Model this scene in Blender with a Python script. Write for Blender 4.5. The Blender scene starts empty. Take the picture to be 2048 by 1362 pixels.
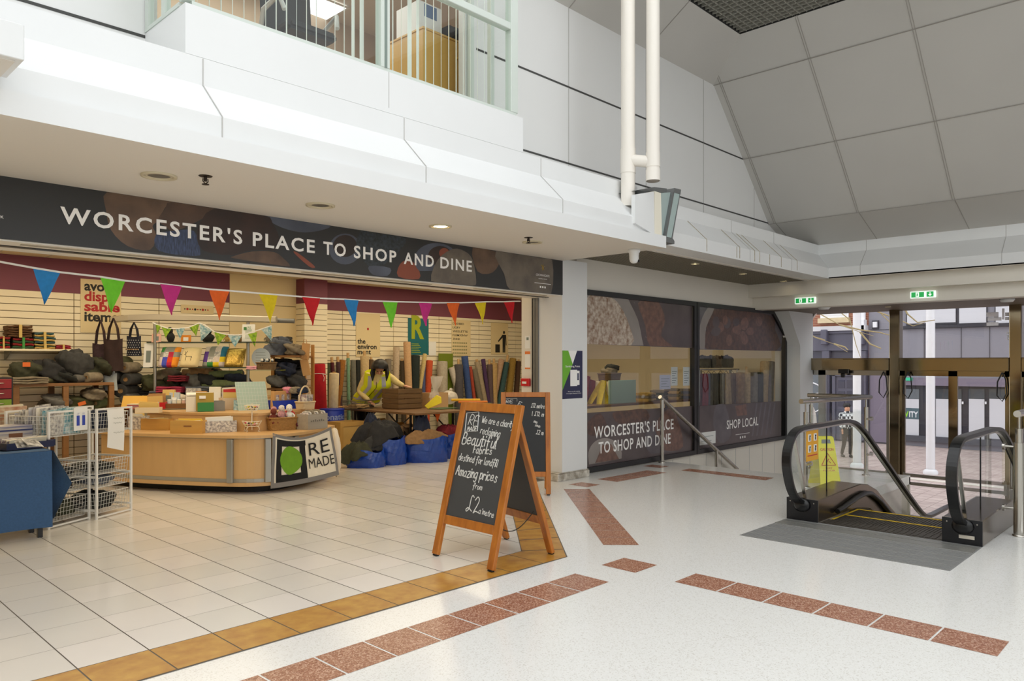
import bpy, bmesh, math, random
from mathutils import Vector, Matrix, Euler
R = math.radians
random.seed(7)
S = bpy.context.scene
COL = S.collection

# ---------------------------------------------------------------- camera, world, exposure
F, YAW, HV, EYE = 1506.0, R(43.8), 725.0, 1.6
cam_d = bpy.data.cameras.new('camera')
cam_d.sensor_width = 36.0
cam_d.lens = 36.0 * F / 2048
cam_d.shift_y = (HV - 681.0) / 2048
cam_d.clip_end = 200
cam = bpy.data.objects.new('camera', cam_d)
cam.location = (0, 0, EYE)
cam.rotation_euler = (R(90), 0, YAW - R(90))
COL.objects.link(cam)
S.camera = cam
S.view_settings.view_transform = 'Standard'
S.view_settings.look = 'None'
S.view_settings.gamma = 1
S.view_settings.use_curve_mapping = False
S.view_settings.exposure = 0.55
S.cycles.use_denoising = True
S.cycles.max_bounces = 9
S.cycles.diffuse_bounces = 5
S.cycles.glossy_bounces = 4
S.cycles.transmission_bounces = 6
S.cycles.transparent_max_bounces = 16
S.cycles.caustics_reflective = False
S.cycles.caustics_refractive = False
S.cycles.sample_clamp_indirect = 8
W = bpy.data.worlds.new('overcast_sky')
S.world = W
W.use_nodes = True
W.node_tree.nodes['Background'].inputs[0].default_value = (0.965, 0.985, 1.0, 1)
W.node_tree.nodes['Background'].inputs[1].default_value = 1.25


def area(name, loc, size, power, col=(1, 1, 1), rot=(0, 0, 0), spread=180):
    l = bpy.data.lights.new(name, 'AREA')
    l.shape = 'RECTANGLE'; l.size, l.size_y = size
    l.energy = power; l.color = col; l.spread = R(spread)
    o = bpy.data.objects.new(name, l)
    o.location = loc; o.rotation_euler = rot
    COL.objects.link(o)
    return o


# warm fluorescent panels in the shop ceiling
WARM = (1.0, 0.84, 0.58)
for lx in (3.6, 9.6):
    for ly in (8.4, 10.9):
        area("shop_ceiling_light", (lx, ly, 3.1), (4.6, 1.5), 38, WARM)
area('office_light', (3.9, 8.0, 6.5), (2.5, 2.0), 45, (1, .97, .9))

# ---------------------------------------------------------------- pixel / plane helper
_d = Vector((math.cos(YAW), math.sin(YAW), 0)); _r = Vector((math.sin(YAW), -math.cos(YAW), 0))


def at(u, v, X=None, Y=None, Z=None, t=None):
    q = _d + _r * ((u - 1024) / F) + Vector((0, 0, (HV - v) / F))
    if X is not None: k = X / q.x
    elif Y is not None: k = Y / q.y
    elif Z is not None: k = (Z - EYE) / q.z
    else: k = t
    return Vector((0, 0, EYE)) + q * k


# ---------------------------------------------------------------- materials
def C(r, g, b):
    return tuple((c / 255 / 12.92) if c / 255 <= .04045 else ((c / 255 + .055) / 1.055) ** 2.4 for c in (r, g, b))


MATS = {}


def M(name, rgb, rough=.55, metal=0.0, var=0.0, scale=6.0, bump=0.0, rgb2=None, spec=None, stretch=None, emit=0, trans=0, alpha=1, detail=3):
    if name in MATS: return MATS[name]
    m = bpy.data.materials.new(name); m.use_nodes = True
    nt = m.node_tree; b = nt.nodes['Principled BSDF']
    c = C(*rgb)
    b.inputs['Base Color'].default_value = (*c, 1)
    b.inputs['Roughness'].default_value = rough
    b.inputs['Metallic'].default_value = metal
    if spec is not None: b.inputs['Specular IOR Level'].default_value = spec
    if trans: b.inputs['Transmission Weight'].default_value = trans
    if alpha < 1: b.inputs['Alpha'].default_value = alpha
    if emit:
        b.inputs['Emission Color'].default_value = (*c, 1); b.inputs['Emission Strength'].default_value = emit
    if var or bump or rgb2:
        tc = nt.nodes.new('ShaderNodeTexCoord'); mp = nt.nodes.new('ShaderNodeMapping')
        nz = nt.nodes.new('ShaderNodeTexNoise')
        nt.links.new(tc.outputs['Object'], mp.inputs[0]); nt.links.new(mp.outputs[0], nz.inputs['Vector'])
        if stretch: mp.inputs['Scale'].default_value = stretch
        nz.inputs['Scale'].default_value = scale; nz.inputs['Detail'].default_value = detail
        if var or rgb2:
            rp = nt.nodes.new('ShaderNodeValToRGB')
            c2 = C(*rgb2) if rgb2 else tuple(x * (1 - var) for x in c)
            rp.color_ramp.elements[0].position = .3; rp.color_ramp.elements[1].position = .7
            rp.color_ramp.elements[0].color = (*c2, 1); rp.color_ramp.elements[1].color = (*c, 1)
            nt.links.new(nz.outputs['Fac'], rp.inputs[0]); nt.links.new(rp.outputs[0], b.inputs['Base Color'])
        if bump:
            bp = nt.nodes.new('ShaderNodeBump'); bp.inputs['Strength'].default_value = bump; bp.inputs['Distance'].default_value = .02
            nt.links.new(nz.outputs['Fac'], bp.inputs['Height']); nt.links.new(bp.outputs[0], b.inputs['Normal'])
    MATS[name] = m
    return m


def speckle(name, base, spots, rough=.2, scale=160, thr=.35, bigvar=.05):
    m = M(name, base, rough)
    nt = m.node_tree; b = nt.nodes['Principled BSDF']
    tc = nt.nodes.new('ShaderNodeTexCoord')
    vo = nt.nodes.new('ShaderNodeTexVoronoi'); vo.inputs['Scale'].default_value = scale
    nt.links.new(tc.outputs['Object'], vo.inputs['Vector'])
    rp = nt.nodes.new('ShaderNodeValToRGB'); rp.color_ramp.interpolation = 'CONSTANT'
    sep = nt.nodes.new('ShaderNodeSeparateColor'); nt.links.new(vo.outputs['Color'], sep.inputs[0])
    nt.links.new(sep.outputs[0], rp.inputs[0])
    els = rp.color_ramp.elements
    els[0].position = 0; els[0].color = (*C(*base), 1)
    els[1].position = thr; els[1].color = (*C(*spots[0]), 1)
    for i, s in enumerate(spots[1:]):
        e = els.new(thr + (1 - thr) * (i + 1) / len(spots)); e.color = (*C(*s), 1)
    nt.links.new(rp.outputs[0], b.inputs['Base Color'])
    return m


def glass(name, tint=(1, 1, 1), refl=.06, rough=0.0):
    """thin architectural glass: see-through with a mirror reflection that grows at grazing angles"""
    if name in MATS: return MATS[name]
    m = bpy.data.materials.new(name); m.use_nodes = True
    nt = m.node_tree; nt.nodes.clear()
    out = nt.nodes.new('ShaderNodeOutputMaterial'); mix = nt.nodes.new('ShaderNodeMixShader')
    tr = nt.nodes.new('ShaderNodeBsdfTransparent'); gl = nt.nodes.new('ShaderNodeBsdfGlossy')
    ge = nt.nodes.new('ShaderNodeNewGeometry'); dt = nt.nodes.new('ShaderNodeVectorMath'); dt.operation = 'DOT_PRODUCT'
    nt.links.new(ge.outputs['Normal'], dt.inputs[0]); nt.links.new(ge.outputs['Incoming'], dt.inputs[1])

    def mth(op, a, b=None):
        n = nt.nodes.new('ShaderNodeMath'); n.operation = op
        for i, x in enumerate((a, b)):
            if x is None: continue
            if isinstance(x, (int, float)): n.inputs[i].default_value = x
            else: nt.links.new(x, n.inputs[i])
        return n.outputs[0]
    sch = mth('POWER', mth('SUBTRACT', 1.0, mth('ABSOLUTE', dt.outputs['Value'])), 5.0)      # same from both faces
    tr.inputs[0].default_value = (*tint, 1); gl.inputs['Roughness'].default_value = rough
    nt.links.new(mth('ADD', mth('MULTIPLY', sch, .75), refl), mix.inputs[0])
    nt.links.new(tr.outputs[0], mix.inputs[1]); nt.links.new(gl.outputs[0], mix.inputs[2]); nt.links.new(mix.outputs[0], out.inputs[0])
    MATS[name] = m
    return m


# ---------------------------------------------------------------- mesh builder
class MB:
    def __init__(s): s.v = []; s.f = []; s.m = []; s.sm = []

    def add(s, vs, fs, mi=0, sm=False):
        o = len(s.v); s.v += [Vector(p) for p in vs]
        for f in fs: s.f.append([i + o for i in f]); s.m.append(mi); s.sm.append(sm)
        return s

    def box(s, x0, x1, y0, y1, z0, z1, mi=0):
        v = [(x, y, z) for z in (z0, z1) for y in (y0, y1) for x in (x0, x1)]
        return s.add(v, [(0, 2, 3, 1), (4, 5, 7, 6), (0, 1, 5, 4), (2, 6, 7, 3), (0, 4, 6, 2), (1, 3, 7, 5)], mi)

    def obox(s, c, size, rot=(0, 0, 0), mi=0, taper=1.0):
        E = Euler(rot).to_matrix(); c = Vector(c); a, b, h = [q / 2 for q in size]
        v = [c + E @ Vector((x * (taper if z > 0 else 1), y * (taper if z > 0 else 1), z)) for z in (-h, h) for y in (-b, b) for x in (-a, a)]
        return s.add(v, [(0, 2, 3, 1), (4, 5, 7, 6), (0, 1, 5, 4), (2, 6, 7, 3), (0, 4, 6, 2), (1, 3, 7, 5)], mi)

    def beam(s, p0, p1, w, h, mi=0, up=(0, 0, 1)):
        p0, p1 = Vector(p0), Vector(p1); d = (p1 - p0).normalized(); up = Vector(up)
        sd = d.cross(up)
        if sd.length < 1e-4: sd = d.cross(Vector((0, 1, 0)))
        sd.normalize(); u2 = sd.cross(d)
        v = [p + sd * (a * w / 2) + u2 * (b * h / 2) for p in (p0, p1) for a, b in ((-1, -1), (1, -1), (1, 1), (-1, 1))]
        return s.add(v, [(0, 1, 2, 3), (7, 6, 5, 4), (0, 4, 5, 1), (1, 5, 6, 2), (2, 6, 7, 3), (3, 7, 4, 0)], mi)

    def poly(s, pts, mi=0): return s.add(pts, [list(range(len(pts)))], mi)

    def slab(s, pts, off, mi=0):
        """polygon given thickness along off"""
        n = len(pts); off = Vector(off); a = [Vector(p) for p in pts]
        return s.add(a + [p + off for p in a], [list(range(n))[::-1], list(range(n, 2 * n))] + [(i, (i + 1) % n, (i + 1) % n + n, i + n) for i in range(n)], mi)

    def cyl(s, p0, p1, r0, r1=None, n=12, mi=0, caps=True, sm=True):
        p0, p1 = Vector(p0), Vector(p1); r1 = r0 if r1 is None else r1
        d = (p1 - p0).normalized(); a = d.orthogonal().normalized(); b = d.cross(a)
        cs = [(math.cos(2 * math.pi * i / n), math.sin(2 * math.pi * i / n)) for i in range(n)]
        v = [p0 + (a * x + b * y) * r0 for x, y in cs] + [p1 + (a * x + b * y) * r1 for x, y in cs]
        s.add(v, [(i, (i + 1) % n, (i + 1) % n + n, i + n) for i in range(n)], mi, sm)
        if caps: s.add(v[:n], [list(range(n))[::-1]], mi); s.add(v[n:], [list(range(n))], mi)
        return s

    def tube(s, pts, r, n=8, mi=0, closed=False, caps=True):
        pts = [Vector(p) for p in pts]; k = len(pts); rings = []; prev = None
        rr = r if isinstance(r, (list, tuple)) else [r] * k
        for i, p in enumerate(pts):
            if closed: d = pts[(i + 1) % k] - pts[i - 1]
            else: d = pts[min(i + 1, k - 1)] - pts[max(i - 1, 0)]
            d.normalize()
            if prev is None: a = d.orthogonal().normalized()
            else:
                a = prev - d * prev.dot(d)
                a = a.normalized() if a.length > 1e-6 else d.orthogonal().normalized()
            prev = a; b = d.cross(a)
            rings.append([p + (a * math.cos(2 * math.pi * j / n) + b * math.sin(2 * math.pi * j / n)) * rr[i] for j in range(n)])
        v = [q for g in rings for q in g]; fs = []
        for i in range(k if closed else k - 1):
            i2 = (i + 1) % k
            for j in range(n): fs.append((i * n + j, i * n + (j + 1) % n, i2 * n + (j + 1) % n, i2 * n + j))
        s.add(v, fs, mi, True)
        if caps and not closed: s.add(rings[0], [list(range(n))[::-1]], mi); s.add(rings[-1], [list(range(n))], mi)
        return s

    def strip(s, pts, w, h, mi=0, side=(0, 0, 1)):
        """rectangular section swept along a path; side = fixed width direction"""
        pts = [Vector(p) for p in pts]; sd = Vector(side).normalized(); v = []
        for i, p in enumerate(pts):
            d = (pts[min(i + 1, len(pts) - 1)] - pts[max(i - 1, 0)]).normalized(); nn = d.cross(sd).normalized()
            v += [p - sd * w / 2 - nn * h / 2, p + sd * w / 2 - nn * h / 2, p + sd * w / 2 + nn * h / 2, p - sd * w / 2 + nn * h / 2]
        k = len(pts); fs = [(0, 1, 2, 3), (4 * k - 1, 4 * k - 2, 4 * k - 3, 4 * k - 4)]
        for i in range(k - 1):
            for j in range(4): fs.append((4 * i + j, 4 * i + 4 + j, 4 * i + 4 + (j + 1) % 4, 4 * i + (j + 1) % 4))
        return s.add(v, fs, mi)

    def lathe(s, prof, c=(0, 0, 0), n=20, mi=0, sm=True, sq=1.0):
        c = Vector(c); k = len(prof)
        v = [c + Vector((r * math.cos(2 * math.pi * j / n), r * sq * math.sin(2 * math.pi * j / n), z)) for r, z in prof for j in range(n)]
        return s.add(v, [(i * n + j, i * n + (j + 1) % n, (i + 1) * n + (j + 1) % n, (i + 1) * n + j) for i in range(k - 1) for j in range(n)], mi, sm)

    def surf(s, fn, nu, nv, mi=0, sm=True, wrap=False):
        v = [fn(i / nu, j / nv) for j in range(nv + 1) for i in range(nu + 1)]
        return s.add(v, [(j * (nu + 1) + i, j * (nu + 1) + i + 1, (j + 1) * (nu + 1) + i + 1, (j + 1) * (nu + 1) + i) for j in range(nv) for i in range(nu)], mi, sm)

    def blob(s, c, rad, seed=0, amp=.2, n=14, k=9, rot=(0, 0, 0), mi=0, flat=None, p=2.0):
        """lumpy rounded body: superellipsoid with folds"""
        rnd = random.Random(seed); E = Euler(rot).to_matrix(); c = Vector(c)
        if amp > .2: n, k = max(n, 40), max(k, 20)
        ph = [(rnd.uniform(1, 4), rnd.uniform(1, 4), rnd.uniform(0, 6.3), rnd.uniform(.3, 1)) for _ in range(5)]

        def sg(x): return math.copysign(abs(x) ** (2 / p), x)
        v = []
        for j in range(k + 1):
            th = math.pi * j / k - math.pi / 2
            for i in range(n):
                a = 2 * math.pi * i / n
                w = 1 + amp * sum(q[3] * math.sin(q[0] * a + q[1] * th * 1.5 + q[2]) for q in ph) / 3
                if amp > .2: w += amp * .32 * (abs(math.sin(3 * a + ph[0][0] * 2 * th + ph[1][2])) + .7 * abs(math.sin(5 * a - 4 * th + ph[2][2])) - .9)
                q = Vector((sg(math.cos(th)) * sg(math.cos(a)) * rad[0] * w, sg(math.cos(th)) * sg(math.sin(a)) * rad[1] * w, sg(math.sin(th)) * rad[2] * w))
                if flat is not None and q.z < -flat * rad[2]: q.z = -flat * rad[2]
                v.append(c + E @ q)
        return s.add(v, [(j * n + i, j * n + (i + 1) % n, (j + 1) * n + (i + 1) % n, (j + 1) * n + i) for j in range(k) for i in range(n)], mi, True)

    def text(s, t, org, xd, ud, h, mi=0, width=None, align='LEFT', bold=0.0, shear=0.0, spacing=1.0, jit=0.0):
        """flat lettering on a plane: org = baseline start (or centre), h = cap height"""
        org, xd, ud = Vector(org), Vector(xd).normalized(), Vector(ud).normalized()
        cu = bpy.data.curves.new('lettering', 'FONT'); cu.body = t; cu.offset = bold; cu.shear = shear; cu.space_character = spacing; cu.resolution_u = 3
        ob = bpy.data.objects.new('lettering_tmp', cu); COL.objects.link(ob)
        dg = bpy.context.evaluated_depsgraph_get(); dg.update()
        me = bpy.data.meshes.new_from_object(ob.evaluated_get(dg))
        vs = [v.co.copy() for v in me.vertices]; fs = [list(p.vertices) for p in me.polygons]
        bpy.data.objects.remove(ob); bpy.data.curves.remove(cu); bpy.data.meshes.remove(me)
        if not vs: return s
        x0 = min(v.x for v in vs); x1 = max(v.x for v in vs)
        ky = h / .72; kx = ky if width is None else width / (x1 - x0)
        sh = -x0 * kx if align == 'LEFT' else -(x0 + x1) / 2 * kx
        rnd = random.Random(t)
        a1, a2 = rnd.uniform(0, 6), rnd.uniform(2, 5)
        return s.add([org + xd * (v.x * kx + sh) + ud * (v.y * ky + (jit * h * math.sin(a1 + a2 * v.x) if jit else 0)) for v in vs], fs, mi)


def obj(name, mb, mats, parent=None, bev=0.0, seg=1, world=True, **props):
    me = bpy.data.meshes.new(name)
    me.from_pydata([tuple(v) for v in mb.v], [], mb.f)
    mats = mats if isinstance(mats, (list, tuple)) else [mats]
    for m in mats: me.materials.append(m)
    me.polygons.foreach_set('material_index', mb.m); me.polygons.foreach_set('use_smooth', mb.sm)
    me.update()
    if bev:
        bm = bmesh.new(); bm.from_mesh(me)
        bmesh.ops.remove_doubles(bm, verts=bm.verts, dist=1e-5)
        es = [e for e in bm.edges if len(e.link_faces) == 2 and e.calc_face_angle(0) > .6]
        bmesh.ops.bevel(bm, geom=es, offset=bev, segments=seg, affect='EDGES', clamp_overlap=True)
        bm.to_mesh(me); bm.free()
    o = bpy.data.objects.new(name, me); COL.objects.link(o)
    if parent is not None:
        o.parent = parent
        if world:      # vertices were given in world space: undo the parent's own transform
            o.matrix_local = WM[parent.name].inverted()
    else:
        pass
    WM[o.name] = Matrix() if (world or parent is None) else WM[parent.name]
    for k, v in props.items(): o[k] = v
    return o


WM = {}


def thing(name, label, cat, loc=(0, 0, 0), rotz=0.0, group=None):
    o = bpy.data.objects.new(name, None); o.empty_display_size = .1; COL.objects.link(o)
    o.location = loc; o.rotation_euler = (0, 0, rotz); o['label'] = label; o['category'] = cat
    if group: o['group'] = group
    WM[o.name] = Matrix.Translation(Vector(loc)) @ Matrix.Rotation(rotz, 4, 'Z')
    return o


def tag(o, label, cat, group=None):
    o['label'] = label; o['category'] = cat
    if group: o['group'] = group
    return o


def place(o, loc=(0, 0, 0), rot=(0, 0, 0)):
    o.location = loc; o.rotation_euler = rot
    return o


def struct(name, mb, mats, parent=None, **k):
    o = obj(name, mb, mats, parent, **k)
    if parent is None: o['kind'] = 'structure'
    return o


def dup(root, loc, rotz, label, group=None):
    r = root.copy(); COL.objects.link(r); r.location = loc; r.rotation_euler = (0, 0, rotz); r['label'] = label
    if group: r['group'] = group
    for ch in list(root.children):
        c = ch.copy(); COL.objects.link(c); c.parent = r; c.matrix_parent_inverse = ch.matrix_parent_inverse
        for g in list(ch.children):
            q = g.copy(); COL.objects.link(q); q.parent = c; q.matrix_parent_inverse = g.matrix_parent_inverse
    return r


XA, YA, ZA = Vector((1, 0, 0)), Vector((0, 1, 0)), Vector((0, 0, 1))
# ================================================================ SETTING
WHITE = M('white_paint', (230, 231, 230), .55, var=.03, scale=1.2)
WARMW = M('warm_white_paint', (228, 222, 210), .55, var=.03, scale=1.5)
SOFF = M('soffit_paint', (222, 216, 206), .6)
SEAM = M('panel_joint', (186, 184, 180), .7)
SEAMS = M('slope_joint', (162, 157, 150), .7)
SEAMD = M('panel_groove', (70, 70, 68), .8)
STAIN = M('rust_stain', (182, 168, 138), .8, var=.4, scale=30)
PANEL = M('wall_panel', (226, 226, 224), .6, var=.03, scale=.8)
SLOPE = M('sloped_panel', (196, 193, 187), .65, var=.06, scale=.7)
BLACK = M('black_frame', (22, 22, 24), .35)
GREYM = M('grey_metal', (128, 130, 130), .4, .6)
STEEL = M('brushed_steel', (190, 186, 178), .22, 1.0)
BRONZE = M('mirror_bronze', (150, 136, 112), .08, 1.0)
TERR = speckle('white_terrazzo', (236, 235, 231), [(232, 231, 226), (238, 237, 233), (240, 239, 236), (220, 217, 211)], .16, 150, .5)
TERR.node_tree.nodes['Principled BSDF'].inputs['Specular IOR Level'].default_value = .4
RED = speckle('red_terrazzo', (166, 116, 94), [(142, 92, 72), (186, 140, 116), (204, 164, 142), (152, 100, 78)], .25, 130, .35)
GOLD = M('ochre_tile', (196, 148, 66), .3, rgb2=(168, 112, 42), scale=9, detail=5)
TILEM = M('cream_floor_tile', (226, 221, 212), .18, var=.05, scale=1.1)
TILE2 = M('cream_floor_tile_pale', (232, 226, 218), .18, var=.04, scale=1.7)
GROUT = M('dark_grout', (108, 100, 90), .8)

# ---- mall floor (white terrazzo with red inlay tiles)
fl = MB()
T = .12
for x0, x1, y0, y1 in ((-7, 7.56, -7, 6.75), (7.56, 10.5, 3.31, 6.75), (10.5, 11.6, 3.31, 4.62), (7.56, 11.6, 1.2, 1.575)):
    fl.box(x0, x1, y0, y1, -T, 0, 0)


def inlay(a, b, c, d, n=1, mi=1, z=.0012, gap=.012, skip=()):
    """row of n tiles between side a->b and side d->c"""
    a, b, c, d = [Vector((*p, z)) for p in (a, b, c, d)]
    L = (b - a).length; g = gap / L / 2
    for i in range(n):
        t0, t1 = i / n + (g if i else 0), (i + 1) / n - (g if i < n - 1 else 0)
        fl.poly([a.lerp(b, t0), a.lerp(b, t1), d.lerp(c, t1), d.lerp(c, t0)], mi)


k = .3205
inlay((4.45 - 12 * k, 3.288), (4.45, 3.288), (4.45, 3.604), (4.45 - 12 * k, 3.604), 12)
inlay((4.782, 3.288), (5.086, 3.288), (5.086, 3.606), (4.782, 3.606))
inlay((5.086, .93), (5.086, 2.945), (4.784, 2.945), (4.784, .93), 6)
inlay((5.319, 3.991), (7.325, 6.121), (7.545, 5.88), (5.531, 3.762), 10, gap=.008)
inlay((7.63, 5.99), (7.91, 5.985), (7.91, 6.295), (7.64, 6.3))
inlay((8.255, 5.965), (9.455, 5.95), (9.45, 6.285), (8.255, 6.3), 4, gap=.006)
inlay((9.79, 6.28), (10.05, 6.285), (10.04, 6.585), (9.79, 6.59))
inlay((9.76, 4.59), (9.79, 5.92), (10.04, 5.93), (10.05, 4.605), 4, gap=.006)
struct('floor', fl, [TERR, RED])


# ---- shop floor: cream tiles, ochre border
def clip(poly, p, n):
    out = []
    for i in range(len(poly)):
        a, b = poly[i - 1], poly[i]; da, db = (a - p).dot(n), (b - p).dot(n)
        if (da >= 0) != (db >= 0): out.append(a.lerp(b, da / (da - db)))
        if db >= 0: out.append(b)
    return out


sf = MB()
DP, DN = Vector((4.653, 4.355)), Vector((-.7257, .688))      # inner diagonal edge of the cream tiles
TX, TY, XO, YO = .3591, .3865, 1.2655, 4.355
z0 = .003
sf.poly([(-5, 3.968, z0 - .0015), (4.788, 3.958, z0 - .0015), (7.36, 6.62, z0 - .0015), (7.36, 6.9, z0 - .0015), (-5, 6.9, z0 - .0015)], 2)
sf.poly([(-5, 6.6, z0 - .001), (15.7, 6.9, z0 - .001), (15.7, 12.4, z0 - .001), (-5, 12.4, z0 - .001)], 2)
rt = random.Random(3)
for i in range(-18, 41):
    for j in range(0, 21):
        x0, y0 = XO + i * TX, YO + j * TY
        p = [Vector((x0 + .0035, y0 + .0016)), Vector((x0 + TX - .0035, y0 + .0016)), Vector((x0 + TX - .0035, y0 + TY - .0016)), Vector((x0 + .0035, y0 + TY - .0016))]
        if y0 < 6.6: p = clip(p, DP, DN)
        elif y0 < 7 and x0 > 7.3: continue
        if len(p) > 2: sf.poly([(q.x, q.y, z0 + .0002) for q in p], rt.choice((0, 0, 1)))
for i in range(-18, 11):                                                       # ochre row
    x0 = XO + i * TX; x1 = x0 + TX - .004
    if i < 9: sf.poly([(x0 + .004, 3.974, z0), (x1, 3.974, z0), (x1, 4.351, z0), (x0 + .004, 4.351, z0)], 3)
x9 = XO + 9 * TX + .004
sf.poly([(x9, 3.972, z0), (4.776, 3.964, z0), (4.95, 4.14, z0), (4.655, 4.351, z0), (x9, 4.351, z0)], 3)
a, b = Vector((4.665, 4.357, z0)), Vector((6.80, 6.61, z0)); c_, d_ = Vector((7.34, 6.61, z0)), Vector((4.958, 4.148, z0))
for i in range(8):
    t0, t1 = i / 8 + .002, (i + 1) / 8 - .004
    sf.poly([a.lerp(b, t0), d_.lerp(c_, t0), d_.lerp(c_, t1), a.lerp(b, t1)], 3)
struct('floor_shop', sf, [TILEM, TILE2, GROUT, GOLD])

# ---- shop-front bulkhead over the display area
bk = MB()
prof = [(6.56, 2.975), (4.93, 2.975), (4.93, 3.12), (4.97, 3.12), (4.97, 3.27), (5.27, 3.56), (5.27, 3.755), (6.0, 3.755), (6.56, 3.755)]
xs = (-7.0, 7.82)
n = len(prof)
for i in range(n):
    (y0, q0), (y1, q1) = prof[i], prof[(i + 1) % n]
    x1 = xs[1] if i < 3 else 7.72
    bk.poly([(xs[0], y0, q0), (xs[0], y1, q1), (x1, y1, q1), (x1, y0, q0)], 1 if i == 0 else 0)
bk.poly([(7.82, 4.93, 2.975), (7.82, 6.56, 2.975), (7.82, 6.56, 3.12), (7.82, 4.93, 3.12)], 0)
bk.poly([(7.72, y, z) for y, z in prof[3:]] + [(7.72, 6.56, 3.12)], 0)
bk.poly([(7.72, 4.93, 3.12), (7.82, 4.93, 3.12), (7.82, 6.56, 3.12), (7.72, 6.56, 3.12)], 0)
for xx in (2.33, 4.12, 5.93):                                                  # joints
    w = .007
    bk.box(xx, xx + w, 4.966, 4.972, 3.125, 3.27, 2)
    bk.slab([(xx, 4.967, 3.272), (xx + w, 4.967, 3.272), (xx + w, 5.267, 3.562), (xx, 5.267, 3.562)], (0, -.002, .002), 2)
    bk.box(xx, xx + w, 5.266, 5.272, 3.56, 3.75, 2)
struct('ceiling_bulkhead', bk, [WHITE, SOFF, SEAM])

# ---- cornice running on over the windows and round the corner above the exit
co = MB()
cp = [(0.45, 3.08), (0, 3.08), (0, 3.263), (.3, 3.557), (.3, 3.735), (1.0, 3.735)]
for i in range(len(cp) - 1):
    (o0, q0), (o1, q1) = cp[i], cp[i + 1]
    co.poly([(7.72, 5.155 + o0, q0), (13.44 + o0, 5.155 + o0, q0), (13.44 + o1, 5.155 + o1, q1), (7.72, 5.155 + o1, q1)], 0)
    co.poly([(13.44 + o0, 5.155 + o0, q0), (13.44 + o0, -7, q0), (13.44 + o1, -7, q1), (13.44 + o1, 5.155 + o1, q1)], 0)


def cseam(x, mi, w=.008, parts=(1, 1, 1), skew=0):
    e = .003
    if parts[0]: co.box(x, x + w, 5.155 - e, 5.156, 3.085 + (.02 if mi == 2 else 0), 3.263, mi)
    if parts[1]: co.slab([(x, 5.155, 3.265), (x + w, 5.155, 3.265), (x + w + skew, 5.45, 3.553), (x + skew, 5.45, 3.553)], (0, -.003, .003), mi)
    if parts[2]: co.box(x, x + w, 5.455 - e, 5.456, 3.557, 3.733, mi)


for u in (1500, 1583): cseam(at(u, 500, Y=5.155).x, 1)
for u, pr in ((1413, (1, 1, 0)), (1473, (1, 0, 0)), (1479, (1, 1, 0)), (1509, (1, 1, 0)), (1519, (1, 1, 0)), (1539, (1, 0, 0)), (1562, (1, 1, 0)), (1594, (1, 1, 0))):
    cseam(at(u, 500, Y=5.155).x, 2, .012, pr)
for yy in (4.62, 2.55, 6.0):
    e = .003; w = .009
    if yy > 5: continue
    co.box(13.44 - e, 13.441, yy, yy + w, 3.085, 3.263, 1)
    co.slab([(13.44, yy, 3.265), (13.44, yy + w, 3.265), (13.735, yy + w, 3.553), (13.735, yy, 3.553)], (-.003, 0, .003), 1)
    co.box(13.74 - e, 13.741, yy, yy + w, 3.557, 3.733, 1)
struct('trim_1', co, [WHITE, SEAM, STAIN])

# ---- upper wall with panel grooves and the opening behind the bay
uw = MB()
YW = 6.0
uw.box(-7, 2.30, YW, YW + .1, 3.755, 6.5, 0)
uw.box(5.52, 13.4, YW, YW + .1, 3.73, 6.05, 0)
uw.box(2.30, 5.52, YW, YW + .1, 3.755, 4.08, 0)
for zz in (4.085, 5.04):
    uw.box(5.69, 13.4, YW - .004, YW, zz - .011, zz + .011, 1)
    uw.box(-7, 2.25, YW - .004, YW, zz - .011, zz + .011, 1)
for u in (1137, 1292, 1407, 1508):
    x = at(u, 300, Y=YW).x
    uw.box(x - .006, x + .006, YW - .004, YW, 3.73, 6.03, 2)
struct('wall_upper', uw, [PANEL, SEAMD, SEAM])

# ---- sloped panels of the lantern: short slope on the left, long slope over the exit
sl = MB()
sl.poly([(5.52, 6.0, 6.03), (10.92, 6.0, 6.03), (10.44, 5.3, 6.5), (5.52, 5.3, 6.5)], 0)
for u, v in ((1137, 15), (1290, 60)):
    p = at(1372, 0, Z=6.5)
for xx in (7.28, 9.0):
    sl.slab([(xx, 5.995, 6.03), (xx + .012, 5.995, 6.03), (xx + .012, 5.3, 6.497), (xx, 5.3, 6.497)], (0, -.004, -.004), 1)


def sx(z): return 12.87 - (z - 4.07)


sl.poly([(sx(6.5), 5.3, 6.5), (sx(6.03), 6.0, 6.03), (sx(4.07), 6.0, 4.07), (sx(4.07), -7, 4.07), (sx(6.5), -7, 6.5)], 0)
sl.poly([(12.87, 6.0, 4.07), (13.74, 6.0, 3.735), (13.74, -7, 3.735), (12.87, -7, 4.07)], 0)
for zz in (4.07, 5.04, 6.03):
    sl.box(sx(zz) - .012, sx(zz) + .004, -7, 6.0, zz - .012, zz - .004, 1)
    sl.box(sx(zz) - .022, sx(zz) - .006, -7, 6.0, zz + .022, zz + .03, 1)
for yy in (5.86, 4.445, 3.05, 1.65, .25):
    for o in (0, .03):
        sl.slab([(sx(4.07), yy + o, 4.07), (sx(4.07), yy + o + .009, 4.07), (sx(6.5), yy + o + .009, 6.5), (sx(6.5), yy + o, 6.5)], (-.004, 0, -.004), 1)
    sl.slab([(12.87, yy, 4.07), (12.87, yy + .012, 4.07), (13.74, yy + .012, 3.735), (13.74, yy, 3.735)], (-.004, 0, -.004), 1)
struct('ceiling_slope', sl, [SLOPE, SEAMS])

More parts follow.
